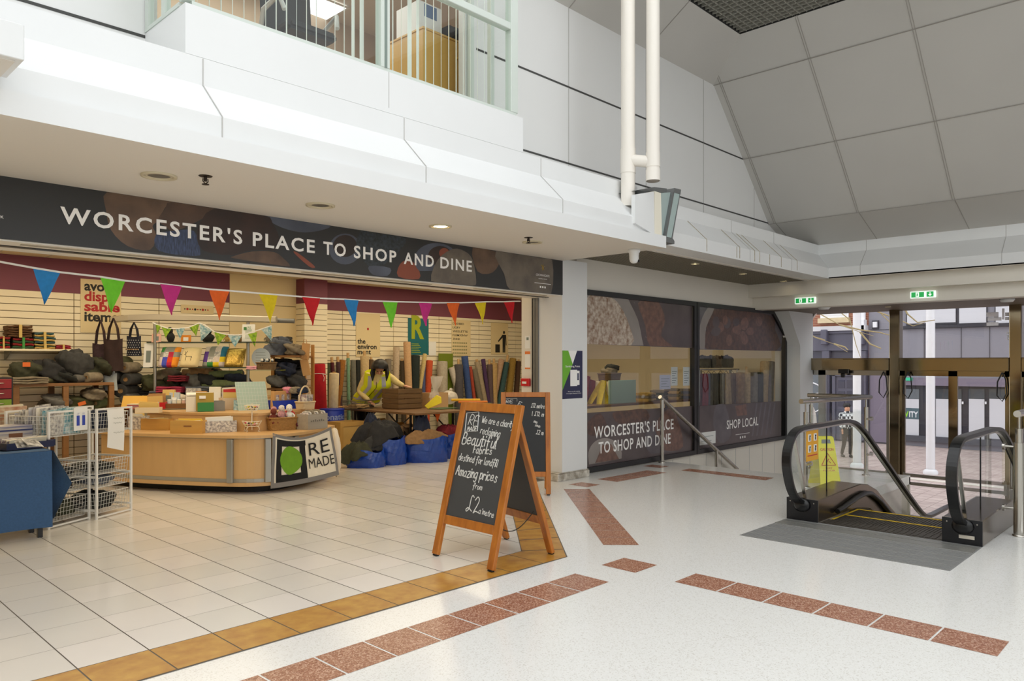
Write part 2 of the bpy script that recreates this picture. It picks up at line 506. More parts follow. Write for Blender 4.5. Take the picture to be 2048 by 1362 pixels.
# ---- open-cell grid ceiling at the top
EGG = M('egg_crate_grid', (150, 148, 138), .5)
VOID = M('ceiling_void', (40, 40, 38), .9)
gc = MB()
gx0 = 7.9
for i in range(26): gc.box(gx0 + i * .1, gx0 + i * .1 + .012, -3, 5.3, 6.5, 6.55, 0)
for i in range(83): gc.box(gx0, 10.44, -3 + i * .1, -3 + i * .1 + .012, 6.5, 6.55, 0)
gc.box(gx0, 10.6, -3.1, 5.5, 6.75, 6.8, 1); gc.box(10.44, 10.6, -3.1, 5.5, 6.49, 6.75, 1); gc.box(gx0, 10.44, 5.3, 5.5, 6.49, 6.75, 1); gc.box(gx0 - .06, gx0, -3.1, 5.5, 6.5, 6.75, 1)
struct('ceiling_grid', gc, [EGG, VOID])

# ---- lower soffit with small-cell grid over the windows
lg = MB()
lg.box(7.72, 13.62, 5.55, 6.9, 3.16, 3.2, 1)
lg.box(7.72, 13.62, 5.55, 6.9, 3.098, 3.1, 2)
for i in range(88): lg.box(7.85 + i * .066, 7.858 + i * .066, 5.55, 6.75, 3.092, 3.1, 0)
for i in range(19): lg.box(7.85, 13.62, 5.55 + i * .066, 5.558 + i * .066, 3.092, 3.1, 0)
lg.box(7.72, 13.62, 5.5, 5.55, 3.07, 3.12, 3)
EGG2 = M('small_grid', (140, 132, 116), .6); EGG3 = M('small_grid_cells', (98, 92, 80), .8)
struct('ceiling_lower', lg, [EGG2, VOID, EGG3, SOFF])

# ---- pillar beside the shop front
pl = MB()
pl.box(7.82, 8.365, 6.56, 7.12, 0, 3.0, 0)
struct('wall_pillar', pl, [WHITE])
bb = MB().box(7.70, 8.385, 6.53, 7.14, 0, .095, 0)
bb.box(7.715, 8.38, 6.54, 7.13, .095, .11, 0)
struct('baseboard_pillar', bb, [M('scuffed_plinth', (214, 208, 196), .6, rgb2=(150, 140, 124), scale=14)], bev=.006)

# ---- shop header, shutter track, side channel and inner jamb
hd = MB()
hd.box(-7, 7.82, 6.57, 7.13, 2.5, 2.975, 0)
hd.box(-7, 7.82, 6.80, 6.86, 2.494, 2.5, 1)
hd.box(-7, 7.82, 6.88, 6.905, 2.496, 2.5, 2)
for xa, xb in ((1.55, 3.2), (3.95, 5.6), (6.3, 7.6)): hd.box(xa, xb, 6.64, 6.70, 2.495, 2.5, 3)
struct('trim_2', hd, [WARMW, BLACK, GREYM, M('linear_vent', (166, 158, 140), .6)])
jm = MB()
jm.box(7.80, 7.82, 6.98, 7.03, 0, 2.5, 0); jm.box(7.80, 7.825, 7.04, 7.075, 0, 2.5, 0)
jm.box(7.803, 7.82, 7.085, 7.10, 0, 2.5, 1)
struct('trim_3', jm, [GREYM, BLACK])
ij = MB().box(7.82, 8.6, 7.12, 7.31, 0, 3.13, 0)
struct('wall_jamb', ij, [WARMW])

# ---- window wall on the right
ww = MB()
YG = 6.75
ww.box(8.365, 15.85, YG, YG + .2, 2.655, 3.2, 0)
ww.box(15.22, 15.85, YG, YG + .2, -1.54, 2.655, 0)
ww.poly([(14.62, YG - .001, 2.66), (15.24, YG - .001, 2.66), (15.24, YG - .001, 2.15)], 0)
ww.box(10.5, 15.22, YG, YG + .2, -1.54, .0, 0)
for i in range(9): ww.box(10.9 + i * .55, 10.908 + i * .55, YG - .003, YG, -1.5, -.02, 1)
struct('wall_window', ww, [WARMW, SEAM])
# pilaster between the window and the exit with an angled haunch
pi_ = MB()
pi_.box(15.3, 15.95, 6.45, YG, -1.54, 2.64, 0)
pi_.slab([(15.3, 6.45, 2.64), (15.3, 6.45, 1.95), (14.75, 6.45, 2.64)], (0, .3, 0), 0)
struct('wall_pilaster', pi_, [WHITE])

# ---- beams over the exit
bm_ = MB()
bm_.box(13.62, 13.80, -7, YG, 2.845, 3.1, 0)
bm_.box(13.80, 14.1, -7, YG, 2.62, 3.1, 0)
bm_.box(13.44, 13.64, -7, 5.6, 3.079, 3.1, 0)
struct('trim_4', bm_, [WARMW])
sp = MB()
sp.box(14.1, 16.3, -7, YG, 2.66, 2.72, 1)
for i in range(26): sp.box(14.12 + i * .085, 14.18 + i * .085, -7, YG, 2.635, 2.66, 0)
struct('ceiling_exit', sp, [M('brown_slats', (110, 96, 80), .5), VOID])

# ---- lower landing and stairs down to the doors
lo = MB()
lo.box(8.0, 16.05, -7, 6.75, -1.7, -1.54, 0)
for i in range(9):
    lo.box(10.5 + .3 * i, 10.5 + .3 * (i + 1), 4.62, 6.75, -1.54, -.171 * (i + 1) + .0, 0)
lo.box(10.45, 10.5, 4.62, 6.75, -1.54, -.004, 0)
lo.box(7.45, 7.57, 1.2, 3.31, -1.54, -.12, 0)
lo.box(7.57, 11.6, 3.33, 3.4, -1.54, -.02, 0); lo.box(11.55, 11.6, 3.31, 4.6, -1.54, -.02, 0); lo.box(10.5, 11.6, 4.57, 4.62, -1.54, -.02, 0)
struct('floor_lower', lo, [M('grey_terrazzo', (206, 198, 186), .3, var=.06, scale=8)])

# ---- the rest of the mall hall, behind and beside the viewpoint
hw = MB()
hw.box(-7.1, -7, -7, 6.75, 0, 6.5, 0); hw.box(-7, 16, -7.1, -7, -1.54, 3.3, 0)
hw.box(7.6, 7.7, -7, -1.5, 0, 2.9, 0)
hw.box(-7, 7.9, 5.3, 6.1, 6.5, 6.6, 0); hw.box(-7, 7.9, -7, -5.2, 6.5, 6.6, 0); hw.box(-7, -5.6, -5.2, 5.3, 6.5, 6.6, 0)
hw.box(7.9, 10.5, -7, -3, 6.5, 6.6, 0)
struct('wall_back', hw, [WHITE])
# skylight rafters
sk = MB()
for i in range(5): sk.box(-5.6 + i * 3.3, -5.5 + i * 3.3, -5.2, 5.3, 6.6, 6.8, 0)
struct('window_3', sk, [M('skylight_rafter', (230, 230, 228), .5)])

# ---- shop shell
CREAM = M('slatwall_cream', (244, 232, 202), .5, var=.04, scale=2)
PLUM = M('plum_paint', (124, 64, 82), .6, var=.06, scale=2)
YB = 12.5
sw = MB()
sw.box(-1, 15.7, YB + .02, YB + .12, 0, 3.13, 1)
joints = [-1, 1.3, at(148, 600, Y=YB).x, at(318, 600, Y=YB).x, 6.0]
segs = [(joints[i], joints[i + 1]) for i in range(4)]
jr = [7.75] + [at(u, 660, Y=YB).x for u in (685, 787, 878, 958, 1031)] + [14.4, 15.7]
segs += [(jr[i], jr[i + 1]) for i in range(len(jr) - 1)]
for xa, xb in segs:
    for q in range(27):
        zt = 2.63 - q * .1
        if zt - .09 > 0: sw.box(xa + .006, xb - .006, YB, YB + .02, zt - .09, zt, 0)
sw.box(-1, 6.0, YB - .004, YB + .02, 2.632, 3.13, 2); sw.box(7.27, 15.7, YB - .004, YB + .02, 2.6, 3.13, 2)
sw.box(6.0, 7.27, YB - .01, YB + .02, 0, 2.62, 3); sw.box(6.0, 7.27, YB - .01, YB + .02, 2.63, 3.13, 3)
sk2 = MB(); sk2.box(7.27, 7.75, YB - .3, YB, 2.68, 3.13, 2)
for q in range(27):
    zt = 2.68 - q * .1
    if zt > .1: sk2.box(7.27, 7.75, YB - .3, YB, zt - .092, zt, 0)
sk2.box(7.28, 7.74, YB - .29, YB, 0, 2.68, 1)
GRV = M('slat_groove', (104, 84, 56), .8)
struct('wall_column', sk2, [CREAM, GRV, PLUM])
struct('wall_shop', sw, [CREAM, GRV, PLUM, M('cream_panel', (240, 220, 172), .6)])
sc = MB()
sc.box(-1, 15.8, 7.13, 12.6, 3.13, 3.2, 0)
for i in range(28): sc.box(-1 + i * .6, -.99 + i * .6, 7.13, 12.5, 3.127, 3.13, 1)
for i in range(9): sc.box(-1, 15.8, 7.3 + i * .6, 7.31 + i * .6, 3.127, 3.13, 1)
struct('ceiling_shop', sc, [M('ceiling_tile', (222, 206, 172), .8), SEAM])
sd = MB(); sd.box(-1.1, -1, 4, 12.6, 0, 3.2, 0); sd.box(15.7, 15.85, 6.95, 12.6, -1.6, 3.2, 0); sd.box(-1, 8, 7.05, 7.13, 3.0, 3.2, 0)
struct('wall_left', sd, [CREAM])
sfb = MB().box(-5, 15.85, 6.95, 12.6, -.2, .0, 0)
struct('floor_slab', sfb, [GROUT])
# ================================================================ SHOP-FRONT SIGN
def PX(pts, **k): return [at(u, v, **k) for u, v in pts]


def arc(cx, cy, rx, ry, a0=0, a1=360, n=24):
    return [(cx + rx * math.cos(R(a0 + (a1 - a0) * i / n)), cy + ry * math.sin(R(a0 + (a1 - a0) * i / n))) for i in range(n + (0 if abs(a1 - a0) >= 360 else 1))]


DARK = M('print_charcoal', (46, 46, 46), .45)
INKW = M('print_white', (250, 248, 244), .5)
SY = 6.55


NQ = [0]


def closed(p, k=3):
    n = len(p); out = []
    for i in range(n):
        a, b, c, d = [Vector(p[(i + j) % n]) for j in (-1, 0, 1, 2)]
        for s in range(k):
            t = s / k
            out.append(tuple(.5 * ((2 * b) + (c - a) * t + (2 * a - 5 * b + 4 * c - d) * t * t + (3 * b - a - 3 * c + d) * t ** 3)))
    return out


def qpoly(mb, pts, mi, lift=0.0, Y=SY):
    NQ[0] += 1
    mb.poly([Vector((min(p.x, 7.815), p.y - .0004 - NQ[0] * .00012, min(2.974, max(2.513, p.z)))) for p in PX(pts if len(pts) > 16 else closed(pts), Y=Y)], mi)


sg = thing('fascia_sign', 'long charcoal fascia sign reading WORCESTER\'S PLACE TO SHOP AND DINE', 'sign', (4.4, SY, 2.5))
mb = MB().box(.4, 7.82, SY, 6.57, 2.512, 2.975)
obj('board', mb, DARK, sg)
art = MB(); L = .0015
SK = [M('print_skin_%d' % i, c, .5, rgb2=d, scale=s) for i, (c, d, s) in enumerate((((118, 92, 72), (74, 58, 48), 4), ((96, 72, 58), (60, 48, 42), 5)))]
BLU = M('print_denim', (70, 84, 118), .5, rgb2=(40, 46, 62), scale=18, stretch=(6, 1, 1))
PLT = M('print_plate', (92, 98, 112), .5, rgb2=(72, 76, 88), scale=3)
BRN = M('print_brown', (62, 44, 38), .5, rgb2=(44, 36, 34), scale=5)
GRN = M('print_leaf', (58, 66, 74), .5, rgb2=(36, 40, 40), scale=34)
TAN = M('print_linen', (120, 110, 96), .5, rgb2=(92, 84, 76), scale=5)
ORG = M('print_orange', (136, 72, 52), .5)
qpoly(art, [(214, 384), (300, 394), (345, 403), (330, 415), (318, 440), (305, 452), (312, 470), (300, 500), (255, 492), (222, 460), (212, 420)], 0, L)   # face in profile
qpoly(art, [(345, 403), (432, 416), (400, 440), (350, 462), (330, 452), (316, 440), (330, 418)], 1, L)                                               # forearm
qpoly(art, [(312, 470), (345, 462), (388, 462), (400, 500), (392, 512), (318, 502)], 2, L)                                                           # sleeve
qpoly(art, [(468, 512), (505, 503), (548, 504), (568, 518), (580, 532), (560, 531), (470, 517)], 0, L)                                               # hand
qpoly(art, [(528, 430), (560, 433), (655, 449), (648, 459), (610, 465), (575, 459), (545, 446)], 3, L)                                                # plate
qpoly(art, [(430, 415), (528, 430), (545, 446), (560, 480), (555, 500), (505, 500), (462, 510), (405, 500), (395, 460)], 4, L)
qpoly(art, arc(690, 498, 32, 31), 3, L); qpoly(art, arc(690, 492, 24, 22), 4, 2 * L)
qpoly(art, [(722, 462), (745, 466), (800, 474), (812, 482), (800, 500), (770, 528), (745, 535), (725, 520), (712, 490)], 5, L)                         # plant
qpoly(art, [(738, 532), (780, 536), (774, 552), (745, 549)], 3, 2 * L)
qpoly(art, [(588, 506), (594, 505), (622, 526), (630, 535), (618, 533)], 7, L)
qpoly(art, [(800, 528), (818, 520), (835, 535), (838, 558), (796, 553)], 7, L)
qpoly(art, arc(872, 520, 44, 34, 140, 400), 3, L); qpoly(art, arc(880, 512, 24, 20), 4, 2 * L)
qpoly(art, arc(888, 506, 10, 10), 7, 3 * L)
qpoly(art, [(875, 520), (905, 498), (930, 503), (945, 520), (952, 560), (945, 572), (900, 566), (862, 562)], 6, L)
qpoly(art, [(945, 495), (990, 503), (1000, 520), (985, 545), (955, 543)], 0, L)
qpoly(art, [(992, 502), (1080, 516), (1104, 520), (1102, 588), (1070, 584), (1020, 579), (1008, 548)], 6, L)
obj('printed_picture', art, [SK[0], SK[1], BLU, PLT, BRN, GRN, TAN, ORG], sg)
lt = MB(); L = .006
p0, p1 = at(121, 430, Y=SY), at(943, 535, Y=SY)
q0, q1 = at(131, 444.8, Y=SY), at(131, 410.5, Y=SY)
words = (("WORCESTER'S", 120, 484), ("PLACE", 505, 629), ("TO", 646, 691), ("SHOP", 707, 792), ("AND", 807, 867), ("DINE", 880, 943))
z0 = (q0.z + at(931, 543, Y=SY).z) / 2; hh = .128
for w_, a_, b_ in words:
    xa, xb = at(a_, 430, Y=SY).x, at(b_, 500, Y=SY).x
    obj('lettering', MB().text(w_, (xa, SY - L, z0), XA, ZA, hh, 0, width=xb - xa, bold=.022, spacing=1.22), INKW, sg)
lt.text('CROWNGATE', (at(1085, 550, Y=SY).x, SY - L, at(1085, 553, Y=SY).z), XA, ZA, .030, 0, align='CENTER')
lt.text('SHOPPING CENTRE', (at(1085, 550, Y=SY).x, SY - L, at(1085, 559, Y=SY).z), XA, ZA, .014, 0, align='CENTER')
c0 = at(1085, 567, Y=SY)
lt.box(c0.x - .16, c0.x + .16, SY - L, SY - L + .002, c0.z - .004, c0.z + .002, 0)
for i in (-1, 0, 1): lt.box(c0.x + i * .045 - .012, c0.x + i * .045 + .012, SY - L, SY - L + .002, c0.z - .06, c0.z - .036, 0)
e0 = at(1085, 535, Y=SY)
for a in (20, 75, 130): lt.beam((e0.x - .04 * math.cos(R(a)), SY - L, e0.z - .04 * math.sin(R(a))), (e0.x + .04 * math.cos(R(a)), SY - L, e0.z + .04 * math.sin(R(a))), .002, .006, 1, up=(0, 1, 0))
lt.text('UK', (at(-6, 435, Y=SY).x, SY - L, at(3, 437, Y=SY).z), XA, ZA, .022, 0)
obj('small_lettering', lt, [INKW, M('gold_ink', (206, 170, 60), .5)], sg)

# ---------------------------------------------------------------- ceiling fittings
LAMPON = M('lamp_glow', (255, 236, 190), .5, emit=9)
LAMPOFF = M('lamp_reflector_off', (96, 90, 78), .35)
RIM = M('lamp_rim', (206, 196, 168), .4)


def downlight(u, v, r, on, label, z=2.975):
    p = at(u, v, Z=z)
    t = thing('downlight', label, 'ceiling light', p, 0, 'round recessed downlights')
    m = MB().lathe([(r, 0), (r, -.012), (r * .82, -.014), (r * .76, .0), (r * .76, .001)], n=24)
    m.lathe([(r * .72, -.006), (r * .66, -.01), (r * .62, -.002)], n=24)
    obj('trim_ring', m, RIM, t, world=False)
    obj('lamp', MB().lathe([(0, -.004), (r * .64, -.003)], n=24), LAMPON if on else LAMPOFF, t, world=False)
    return t


downlight(318, 351, .125, 0, 'unlit round downlight nearest the left edge of the soffit')
downlight(641, 410, .125, 0, 'unlit round downlight in the soffit above the word TO')
downlight(881, 452, .115, 1, 'glowing round downlight in the white soffit')
downlight(1065, 484, .115, 0, 'unlit round downlight near the pillar end of the soffit')
for u, v, on, l in ((1390, 527, 1, 'small spotlight in grid ceiling nearest the dome camera'), (1486, 547, 1, 'small lit spotlight midway along the grid ceiling'), (1567, 562, 1, 'small lit spotlight near the exit end of the grid ceiling')):
    downlight(u, v, .065, on, l, 3.091)
downlight(1776, 613, .05, 1, 'small lit spotlight in brown slats before the exit', 2.634)
for u, v, l in ((411, 352, 'dark sprinkler head in soffit between two downlights'), (1057, 475, 'dark sprinkler head in soffit close to the pillar')):
    p = at(u, v, Z=2.975)
    t = thing('sprinkler_head', l, 'sprinkler', p)
    obj('flange', MB().lathe([(0, -.004), (.045, -.004), (.05, 0)], n=16), M('dark_bronze', (58, 50, 44), .4, .7), t, world=False)
    m = MB().cyl((0, 0, 0), (0, 0, -.04), .012); m.tube([(.018, 0, -.02), (.02, 0, -.04), (0, 0, -.058)], .004, 6).tube([(-.018, 0, -.02), (-.02, 0, -.04), (0, 0, -.058)], .004, 6)
    m.lathe([(0, -.06), (.026, -.06), (.026, -.064), (0, -.064)], n=12)
    obj('deflector', m, MATS['dark_bronze'], t, world=False)
p = at(1268, 499, Z=2.975)
t = thing('dome_camera', 'white dome security camera hanging under the soffit corner', 'camera', p)
obj('mount', MB().lathe([(0, 0), (.075, 0), (.075, -.03), (.06, -.045), (.058, -.08), (.05, -.1)], n=24), WHITE, t, world=False)
obj('camera_ball', MB().lathe([(.056, -.08), (.058, -.11), (.05, -.145), (.03, -.165), (0, -.17)], n=24), WHITE, t, world=False)
obj('lens', MB().cyl((.02, -.035, -.135), (.028, -.06, -.145), .016), BLACK, t, world=False)
for u, v, l in ((1648, 613, 'white round detector under the slats by left exit sign'), (2014, 597, 'white round detector under the slats near right frame edge')):
    p = at(u, v, Z=2.634); t = thing('smoke_detector', l, 'detector', p)
    obj('base', MB().lathe([(0, 0), (.11, 0), (.11, -.03)], n=20), WHITE, t, world=False)
    obj('cap', MB().lathe([(.1, -.03), (.085, -.055), (0, -.06)], n=20), WHITE, t, world=False)

# exit signs on the beam face
GREEN = M('exit_green', (40, 170, 84), .4, emit=.35)
XWHITE = M('exit_white', (235, 245, 238), .4, emit=.5)
for (u0, v0), (u1, v1), l in (((1590.5, 596), (1632, 607), 'green running-man exit sign on beam, the left one'), ((1821, 584), (1872, 595), 'green running-man exit sign on beam, the right one')):
    a, b = at(u0, v0, X=13.79), at(u1, v1, X=13.79)
    yc, w = (a.y + b.y) / 2, (a.y - b.y) / 2; z0 = (a.z + b.z) / 2 - .055 * 1.0; z1 = z0 + .115
    t = thing('exit_sign', l, 'exit sign', (13.8, yc, z0))
    obj('housing', MB().box(13.765, 13.8, yc - w, yc + w, z0, z1), XWHITE, t, bev=.006)
    m = MB().box(13.762, 13.766, yc - .02, yc + w - .02, z0 + .015, z1 - .015, 0).box(13.762, 13.766, yc - w + .03, yc - .06, z0 + .015, z1 - .015, 0)
    X = 13.760
    m.box(X, X + .002, yc + .055, yc + .105, z0 + .02, z1 - .02, 1)                                     # white doorway
    m.lathe([(.007, 0), (.007, .003)], (X, yc + .08, z1 - .032), 8, 0); m.poly([(X - .001, yc + .09, z0 + .05), (X - .001, yc + .075, z0 + .05), (X - .001, yc + .07, z0 + .075), (X - .001, yc + .088, z0 + .08)], 0)
    m.poly([(X - .001, yc + .088, z0 + .05), (X - .001, yc + .098, z0 + .025), (X - .001, yc + .08, z0 + .04), (X - .001, yc + .066, z0 + .026), (X - .001, yc + .075, z0 + .05)], 0)
    ya = yc - w / 2 - .015
    m.box(X, X + .002, ya - .006, ya + .006, z0 + .04, z1 - .022, 1); m.poly([(X, ya - .03, z0 + .058), (X, ya + .03, z0 + .058), (X, ya, z0 + .025)], 1)
    obj('pictogram', m, [GREEN, XWHITE], t)

# ---------------------------------------------------------------- white downpipes on the wall
PIPE = M('pipe_plastic', (238, 232, 222), .35)
pA = Vector((at(1256, 360, Y=5.16).x, 5.16, 0)); X = pA.x
pB = Vector((X + .1, at(1306, 350, X=X + .1).y, 0))
t = thing('downpipe', 'pair of white plastic downpipes joined by a short branch', 'pipe', (X, 5.16, 3.45))
m = MB().cyl((X, 5.16, 3.44), (X, 5.16, 6.7), .083, n=20)
m.cyl((X, 5.16, 3.83), (X, 5.16, 4.12), .089, n=20)
obj('pipe', m, PIPE, t)
zb = at(1306, 362, X=X + .1).z
m = MB().cyl((pB.x, pB.y, zb), (pB.x, pB.y, 6.7), .078, n=20).cyl((pB.x, pB.y, zb), (pB.x, pB.y, zb + .13), .084, n=20).cyl((pB.x, pB.y, zb + .16), (pB.x, pB.y, zb + .33), .083, n=20)
obj('pipe', m, PIPE, t)
obj('end_cap', MB().cyl((pB.x, pB.y, zb - .006), (pB.x, pB.y, zb + .002), .072, n=20), M('pipe_cap', (150, 140, 128), .6), t)
m = MB().cyl((X, 5.16, 3.99), (pB.x, pB.y, zb + .22), .068, n=18)
obj('branch', m, PIPE, t)

# ---------------------------------------------------------------- wall lantern where the bulkhead ends
FROST = M('frosted_glass', (186, 204, 200), .35, trans=.25)
t = thing('wall_lantern', 'white wall lantern with wedge of frosted glass above the soffit corner', 'wall lamp', (7.7, 5.0, 3.1))


def lan(name, pts, mat, dy, y=4.94):
    obj(name, MB().slab(PX(pts, Y=y), (0, dy, 0)), mat, t)


lan('side_panel', [(1270, 389), (1308, 383), (1309, 470), (1270, 446)], WHITE, .05)
lan('post', [(1309, 382), (1322, 386), (1324, 475), (1309, 472)], M('lantern_cream', (236, 230, 212), .5), .12)
lan('top_plate', [(1275, 380), (1308, 374), (1334, 377), (1333, 386), (1309, 383)], GREYM, .3, 5.0)
lan('glass_panel', [(1322, 386), (1346, 384), (1330, 474), (1324, 474)], FROST, .03, 4.97)
lan('glass_panel', [(1348, 385), (1360, 388), (1343, 476), (1332, 473)], FROST, .25)
lan('frame_bar', [(1346, 383), (1349, 384), (1333, 474), (1330, 474)], GREYM, .04, 4.935)
lan('frame_bar', [(1360, 387), (1362, 380), (1345, 478), (1343, 478)], GREYM, .2, 4.935)
lan('top_cap', [(1349, 376), (1362, 379), (1361, 389), (1347, 385)], GREYM, .26)
lan('foot_cap', [(1331, 473), (1345, 476), (1349, 482), (1349, 488), (1331, 484)], GREYM, .2)
# its twin, cut by the left edge of the picture
t = thing('canopy_box', 'white box-shaped canopy corner at the upper left edge', 'canopy', (.7, 4.7, 3.17))
c_ = at(49, 121, Z=3.18)
zt_ = at(49, 50, Y=c_.y).z
m = MB().box(c_.x - .9, c_.x, c_.y, 4.925, 3.18, zt_)
obj('box', m, WHITE, t, bev=.004)
obj('underside', MB().box(c_.x - .87, c_.x - .035, c_.y + .035, 4.9, 3.172, 3.18), SOFF, t)

# ---------------------------------------------------------------- bay window with the office behind it
FRG = M('pale_green_frame', (206, 214, 206), .45)
BX0, BX1, BYF, BZ = 2.21, 5.66, 5.27, 4.11
bay = struct('wall_bay', MB().box(BX0, BX1, BYF, 6.0, 3.757, BZ), [WHITE])
jx = at(777, 150, Y=BYF).x
struct('trim_5', MB().box(jx, jx + .006, BYF - .002, BYF, 3.8, BZ), SEAM)
FY = 5.315
w1 = struct('window_1', MB().box(2.26, 5.57, FY - .035, FY + .045, BZ + .002, BZ + .03), FRG)
xm0, xm1 = at(757, 60, Y=FY).x, at(775, 60, Y=FY).x
xr0, xr1 = at(1017, 150, Y=FY).x, at(1031, 150, Y=FY).x
xl0, xl1 = at(372, 0, Y=FY).x - .03, at(372, 0, Y=FY).x + .05
zt = at(1017, 53, Y=FY).z
for a, b in ((xl0, xl1), (xm0, xm1), (xr0, xr1)):
    struct('mullion', MB().box(a, b, FY - .04, FY + .05, BZ + .03, 6.5), FRG, w1, bev=.006)
struct('mullion', MB().box(xm0 + .035, xm1 - .035, FY - .045, FY - .04, BZ + .03, 6.5), M('frame_shadow_gap', (120, 134, 126), .5), w1)
struct('transom', MB().box(xm1, xr0, FY - .035, FY + .045, zt - .04, zt + .03), FRG, w1, bev=.005)
struct('frame_side', MB().box(xl0, xl0 + .05, FY + .05, 5.99, BZ + .002, BZ + .03).box(xl0 + .002, xl0 + .048, 5.62, 5.68, BZ + .03, 6.5).box(xl0 + .002, xl0 + .048, 5.93, 5.99, BZ + .03, 6.5), FRG, w1)
struct('frame_side', MB().box(xr1 - .05, xr1, FY + .05, 5.99, BZ + .002, BZ + .03).box(xr1 - .048, xr1 - .002, 5.93, 5.99, BZ + .03, 6.5).box(xr1 - .048, xr1 - .002, 5.62, 5.68, BZ + .03, 6.5), FRG, w1)
PANE = glass('window_glass', (.93, .97, .95), .05)
for nm, a, b in (('pane', xl1, xm0), ('pane', xm1, xr0)):
    struct(nm, MB().poly([(a, FY, BZ + .03), (b, FY, BZ + .03), (b, FY, 6.5), (a, FY, 6.5)]), PANE, w1)
struct('pane', MB().poly([(xl0 + .02, FY, BZ + .03), (xl0 + .02, 5.95, BZ + .03), (xl0 + .02, 5.95, 6.5), (xl0 + .02, FY, 6.5)]), PANE, w1)
ro = MB()
ro.box(.4, 7.6, 9.5, 9.6, 3.9, 6.6, 0)
struct('wall_office', ro, [M('office_wall', (196, 176, 150), .7)])
struct('wall_office_left', MB().box(.4, .5, 6.1, 9.5, 3.9, 6.6), MATS['office_wall']); struct('wall_office_right', MB().box(7.5, 7.6, 6.1, 9.5, 3.9, 6.6), MATS['office_wall'])
struct('ceiling_office', MB().box(.4, 7.6, 5.25, 9.6, 6.6, 6.7), M('office_ceiling', (214, 204, 190), .8)); struct('floor_office', MB().box(.4, 7.6, 6.1, 9.6, 3.8, 3.9), MATS['office_wall'])
BL = M('blind_fabric', (236, 240, 232), .6)
for nm, xa, xb, lab, k in (('vertical_blind', xl1 + .05, xm0 - .02, 'vertical slat blind opened edge-on behind the left bay pane', 17), ('vertical_blind', xm1 + .03, xr0 - .05, 'vertical slat blind half bunched behind the right bay pane', 15)):
    t = thing(nm, lab, 'blind', ((xa + xb) / 2, 5.47, BZ))
    obj('headrail', MB().box(xa, xb, 5.44, 5.5, 6.42, 6.47), BL, t)
    rb = random.Random(k)
    for i in range(k):
        f = (i + .5) / k
        x = xa + (xb - xa) * f
        ang = math.atan2(5.47, x) + R(rb.uniform(-6, 6)) + (R(-22) if (k == 15 and 2 < i < 5) or (k == 17 and i > 14) else 0)
        dx, dy = .042 * math.cos(ang), .042 * math.sin(ang)
        obj('slat', MB().slab([(x - dx, 5.47 - dy, BZ + .05), (x + dx, 5.47 + dy, BZ + .05), (x + dx, 5.47 + dy, 6.42), (x - dx, 5.47 - dy, 6.42)], (.0016, -.0012, 0)), BL, t)
OAK = M('oak_veneer', (214, 172, 96), .45, var=.12, scale=5, stretch=(1, 1, .15))
cy = 6.35
ca, cb = at(846, 60, Y=cy), at(975, 110, Y=cy)
t = thing('office_cabinet', 'yellow oak cabinet end behind the bay window', 'cabinet', ((ca.x + cb.x) / 2, cy + .3, 3.9))
obj('carcass', MB().box(ca.x, cb.x, cy, cy + .6, 3.9, cb.z), OAK, t, bev=.004)
obj('top', MB().box(ca.x - .01, cb.x + .01, cy - .01, cy + .61, cb.z, cb.z + .025), OAK, t, bev=.004)
obj('knob', MB().blob(at(914, 117, Y=cy), (.02, .02, .02), amp=0), M('brass', (220, 180, 90), .3, .8), t)
rb = random.Random(4); x = ca.x + .42
for i in range(6):
    w = rb.uniform(.07, .13); h = rb.uniform(.16, .24)
    o = tag(obj('binder', MB().box(x, x + w - .006, cy + .05, cy + .3, cb.z + .025, cb.z + .025 + h), M('binder_black', (38, 40, 42), .5), bev=.004), 'black lever-arch binder standing on the oak office cabinet', 'binder', 'black binders on the office cabinet'); x += w
t = thing('archive_box', 'white storage box on the oak office cabinet', 'box', (ca.x + .2, cy + .3, cb.z + .025))
obj('box', MB().box(ca.x + .02, ca.x + .36, cy + .1, cy + .5, cb.z + .025, cb.z + .36), WHITE, t, bev=.008)
obj('printed_band', MB().box(ca.x + .1, ca.x + .28, cy + .098, cy + .1, cb.z + .2, cb.z + .34), M('print_blue', (70, 100, 140), .5), t)
# office chair, seen from below through the left pane
CH = M('chair_black', (46, 48, 52), .6)
q = at(590, 62, Y=6.6)
t = thing('office_chair', 'black office chair with curved arms inside the left bay pane', 'chair', (q.x, 6.7, 3.9))
m = MB().surf(lambda a, b: Vector((q.x - .26 + .52 * a, 6.72 - .1 * math.sin(math.pi * a) + .05 * b, q.z - .02 + .62 * b)), 10, 8)
m.surf(lambda a, b: Vector((q.x - .26 + .52 * a, 6.78 - .1 * math.sin(math.pi * a) + .05 * b, q.z - .02 + .62 * b)), 10, 8)
obj('backrest', m, CH, t)
obj('seat', MB().box(q.x - .26, q.x + .26, 6.25, 6.75, q.z - .14, q.z - .05), CH, t, bev=.03, seg=2)
obj('base', MB().cyl((q.x, 6.5, 3.9), (q.x, 6.5, q.z - .14), .035), CH, t)
for s in (-1, 1):
    obj('arm', MB().tube([(q.x + s * .29, 6.75, q.z - .1), (q.x + s * .33, 6.6, q.z + .1), (q.x + s * .31, 6.35, q.z + .16), (q.x + s * .28, 6.3, q.z + .02)], .024, 8), M('arm_white', (214, 216, 214), .4), t)
q = at(622, 14, Z=6.58)
t = thing('office_ceiling_panel', 'bright square light panel in the office ceiling', 'ceiling light', q)
obj('diffuser', MB().box(-.35, .35, -.35, .35, -.012, 0), M('panel_glow', (250, 252, 255), .5, emit=1.2), t, world=False)
obj('frame', MB().box(-.38, .38, -.38, -.35, -.015, 0).box(-.38, .38, .35, .38, -.015, 0).box(-.38, -.35, -.35, .35, -.015, 0).box(.35, .38, -.35, .35, -.015, 0), WHITE, t, world=False)

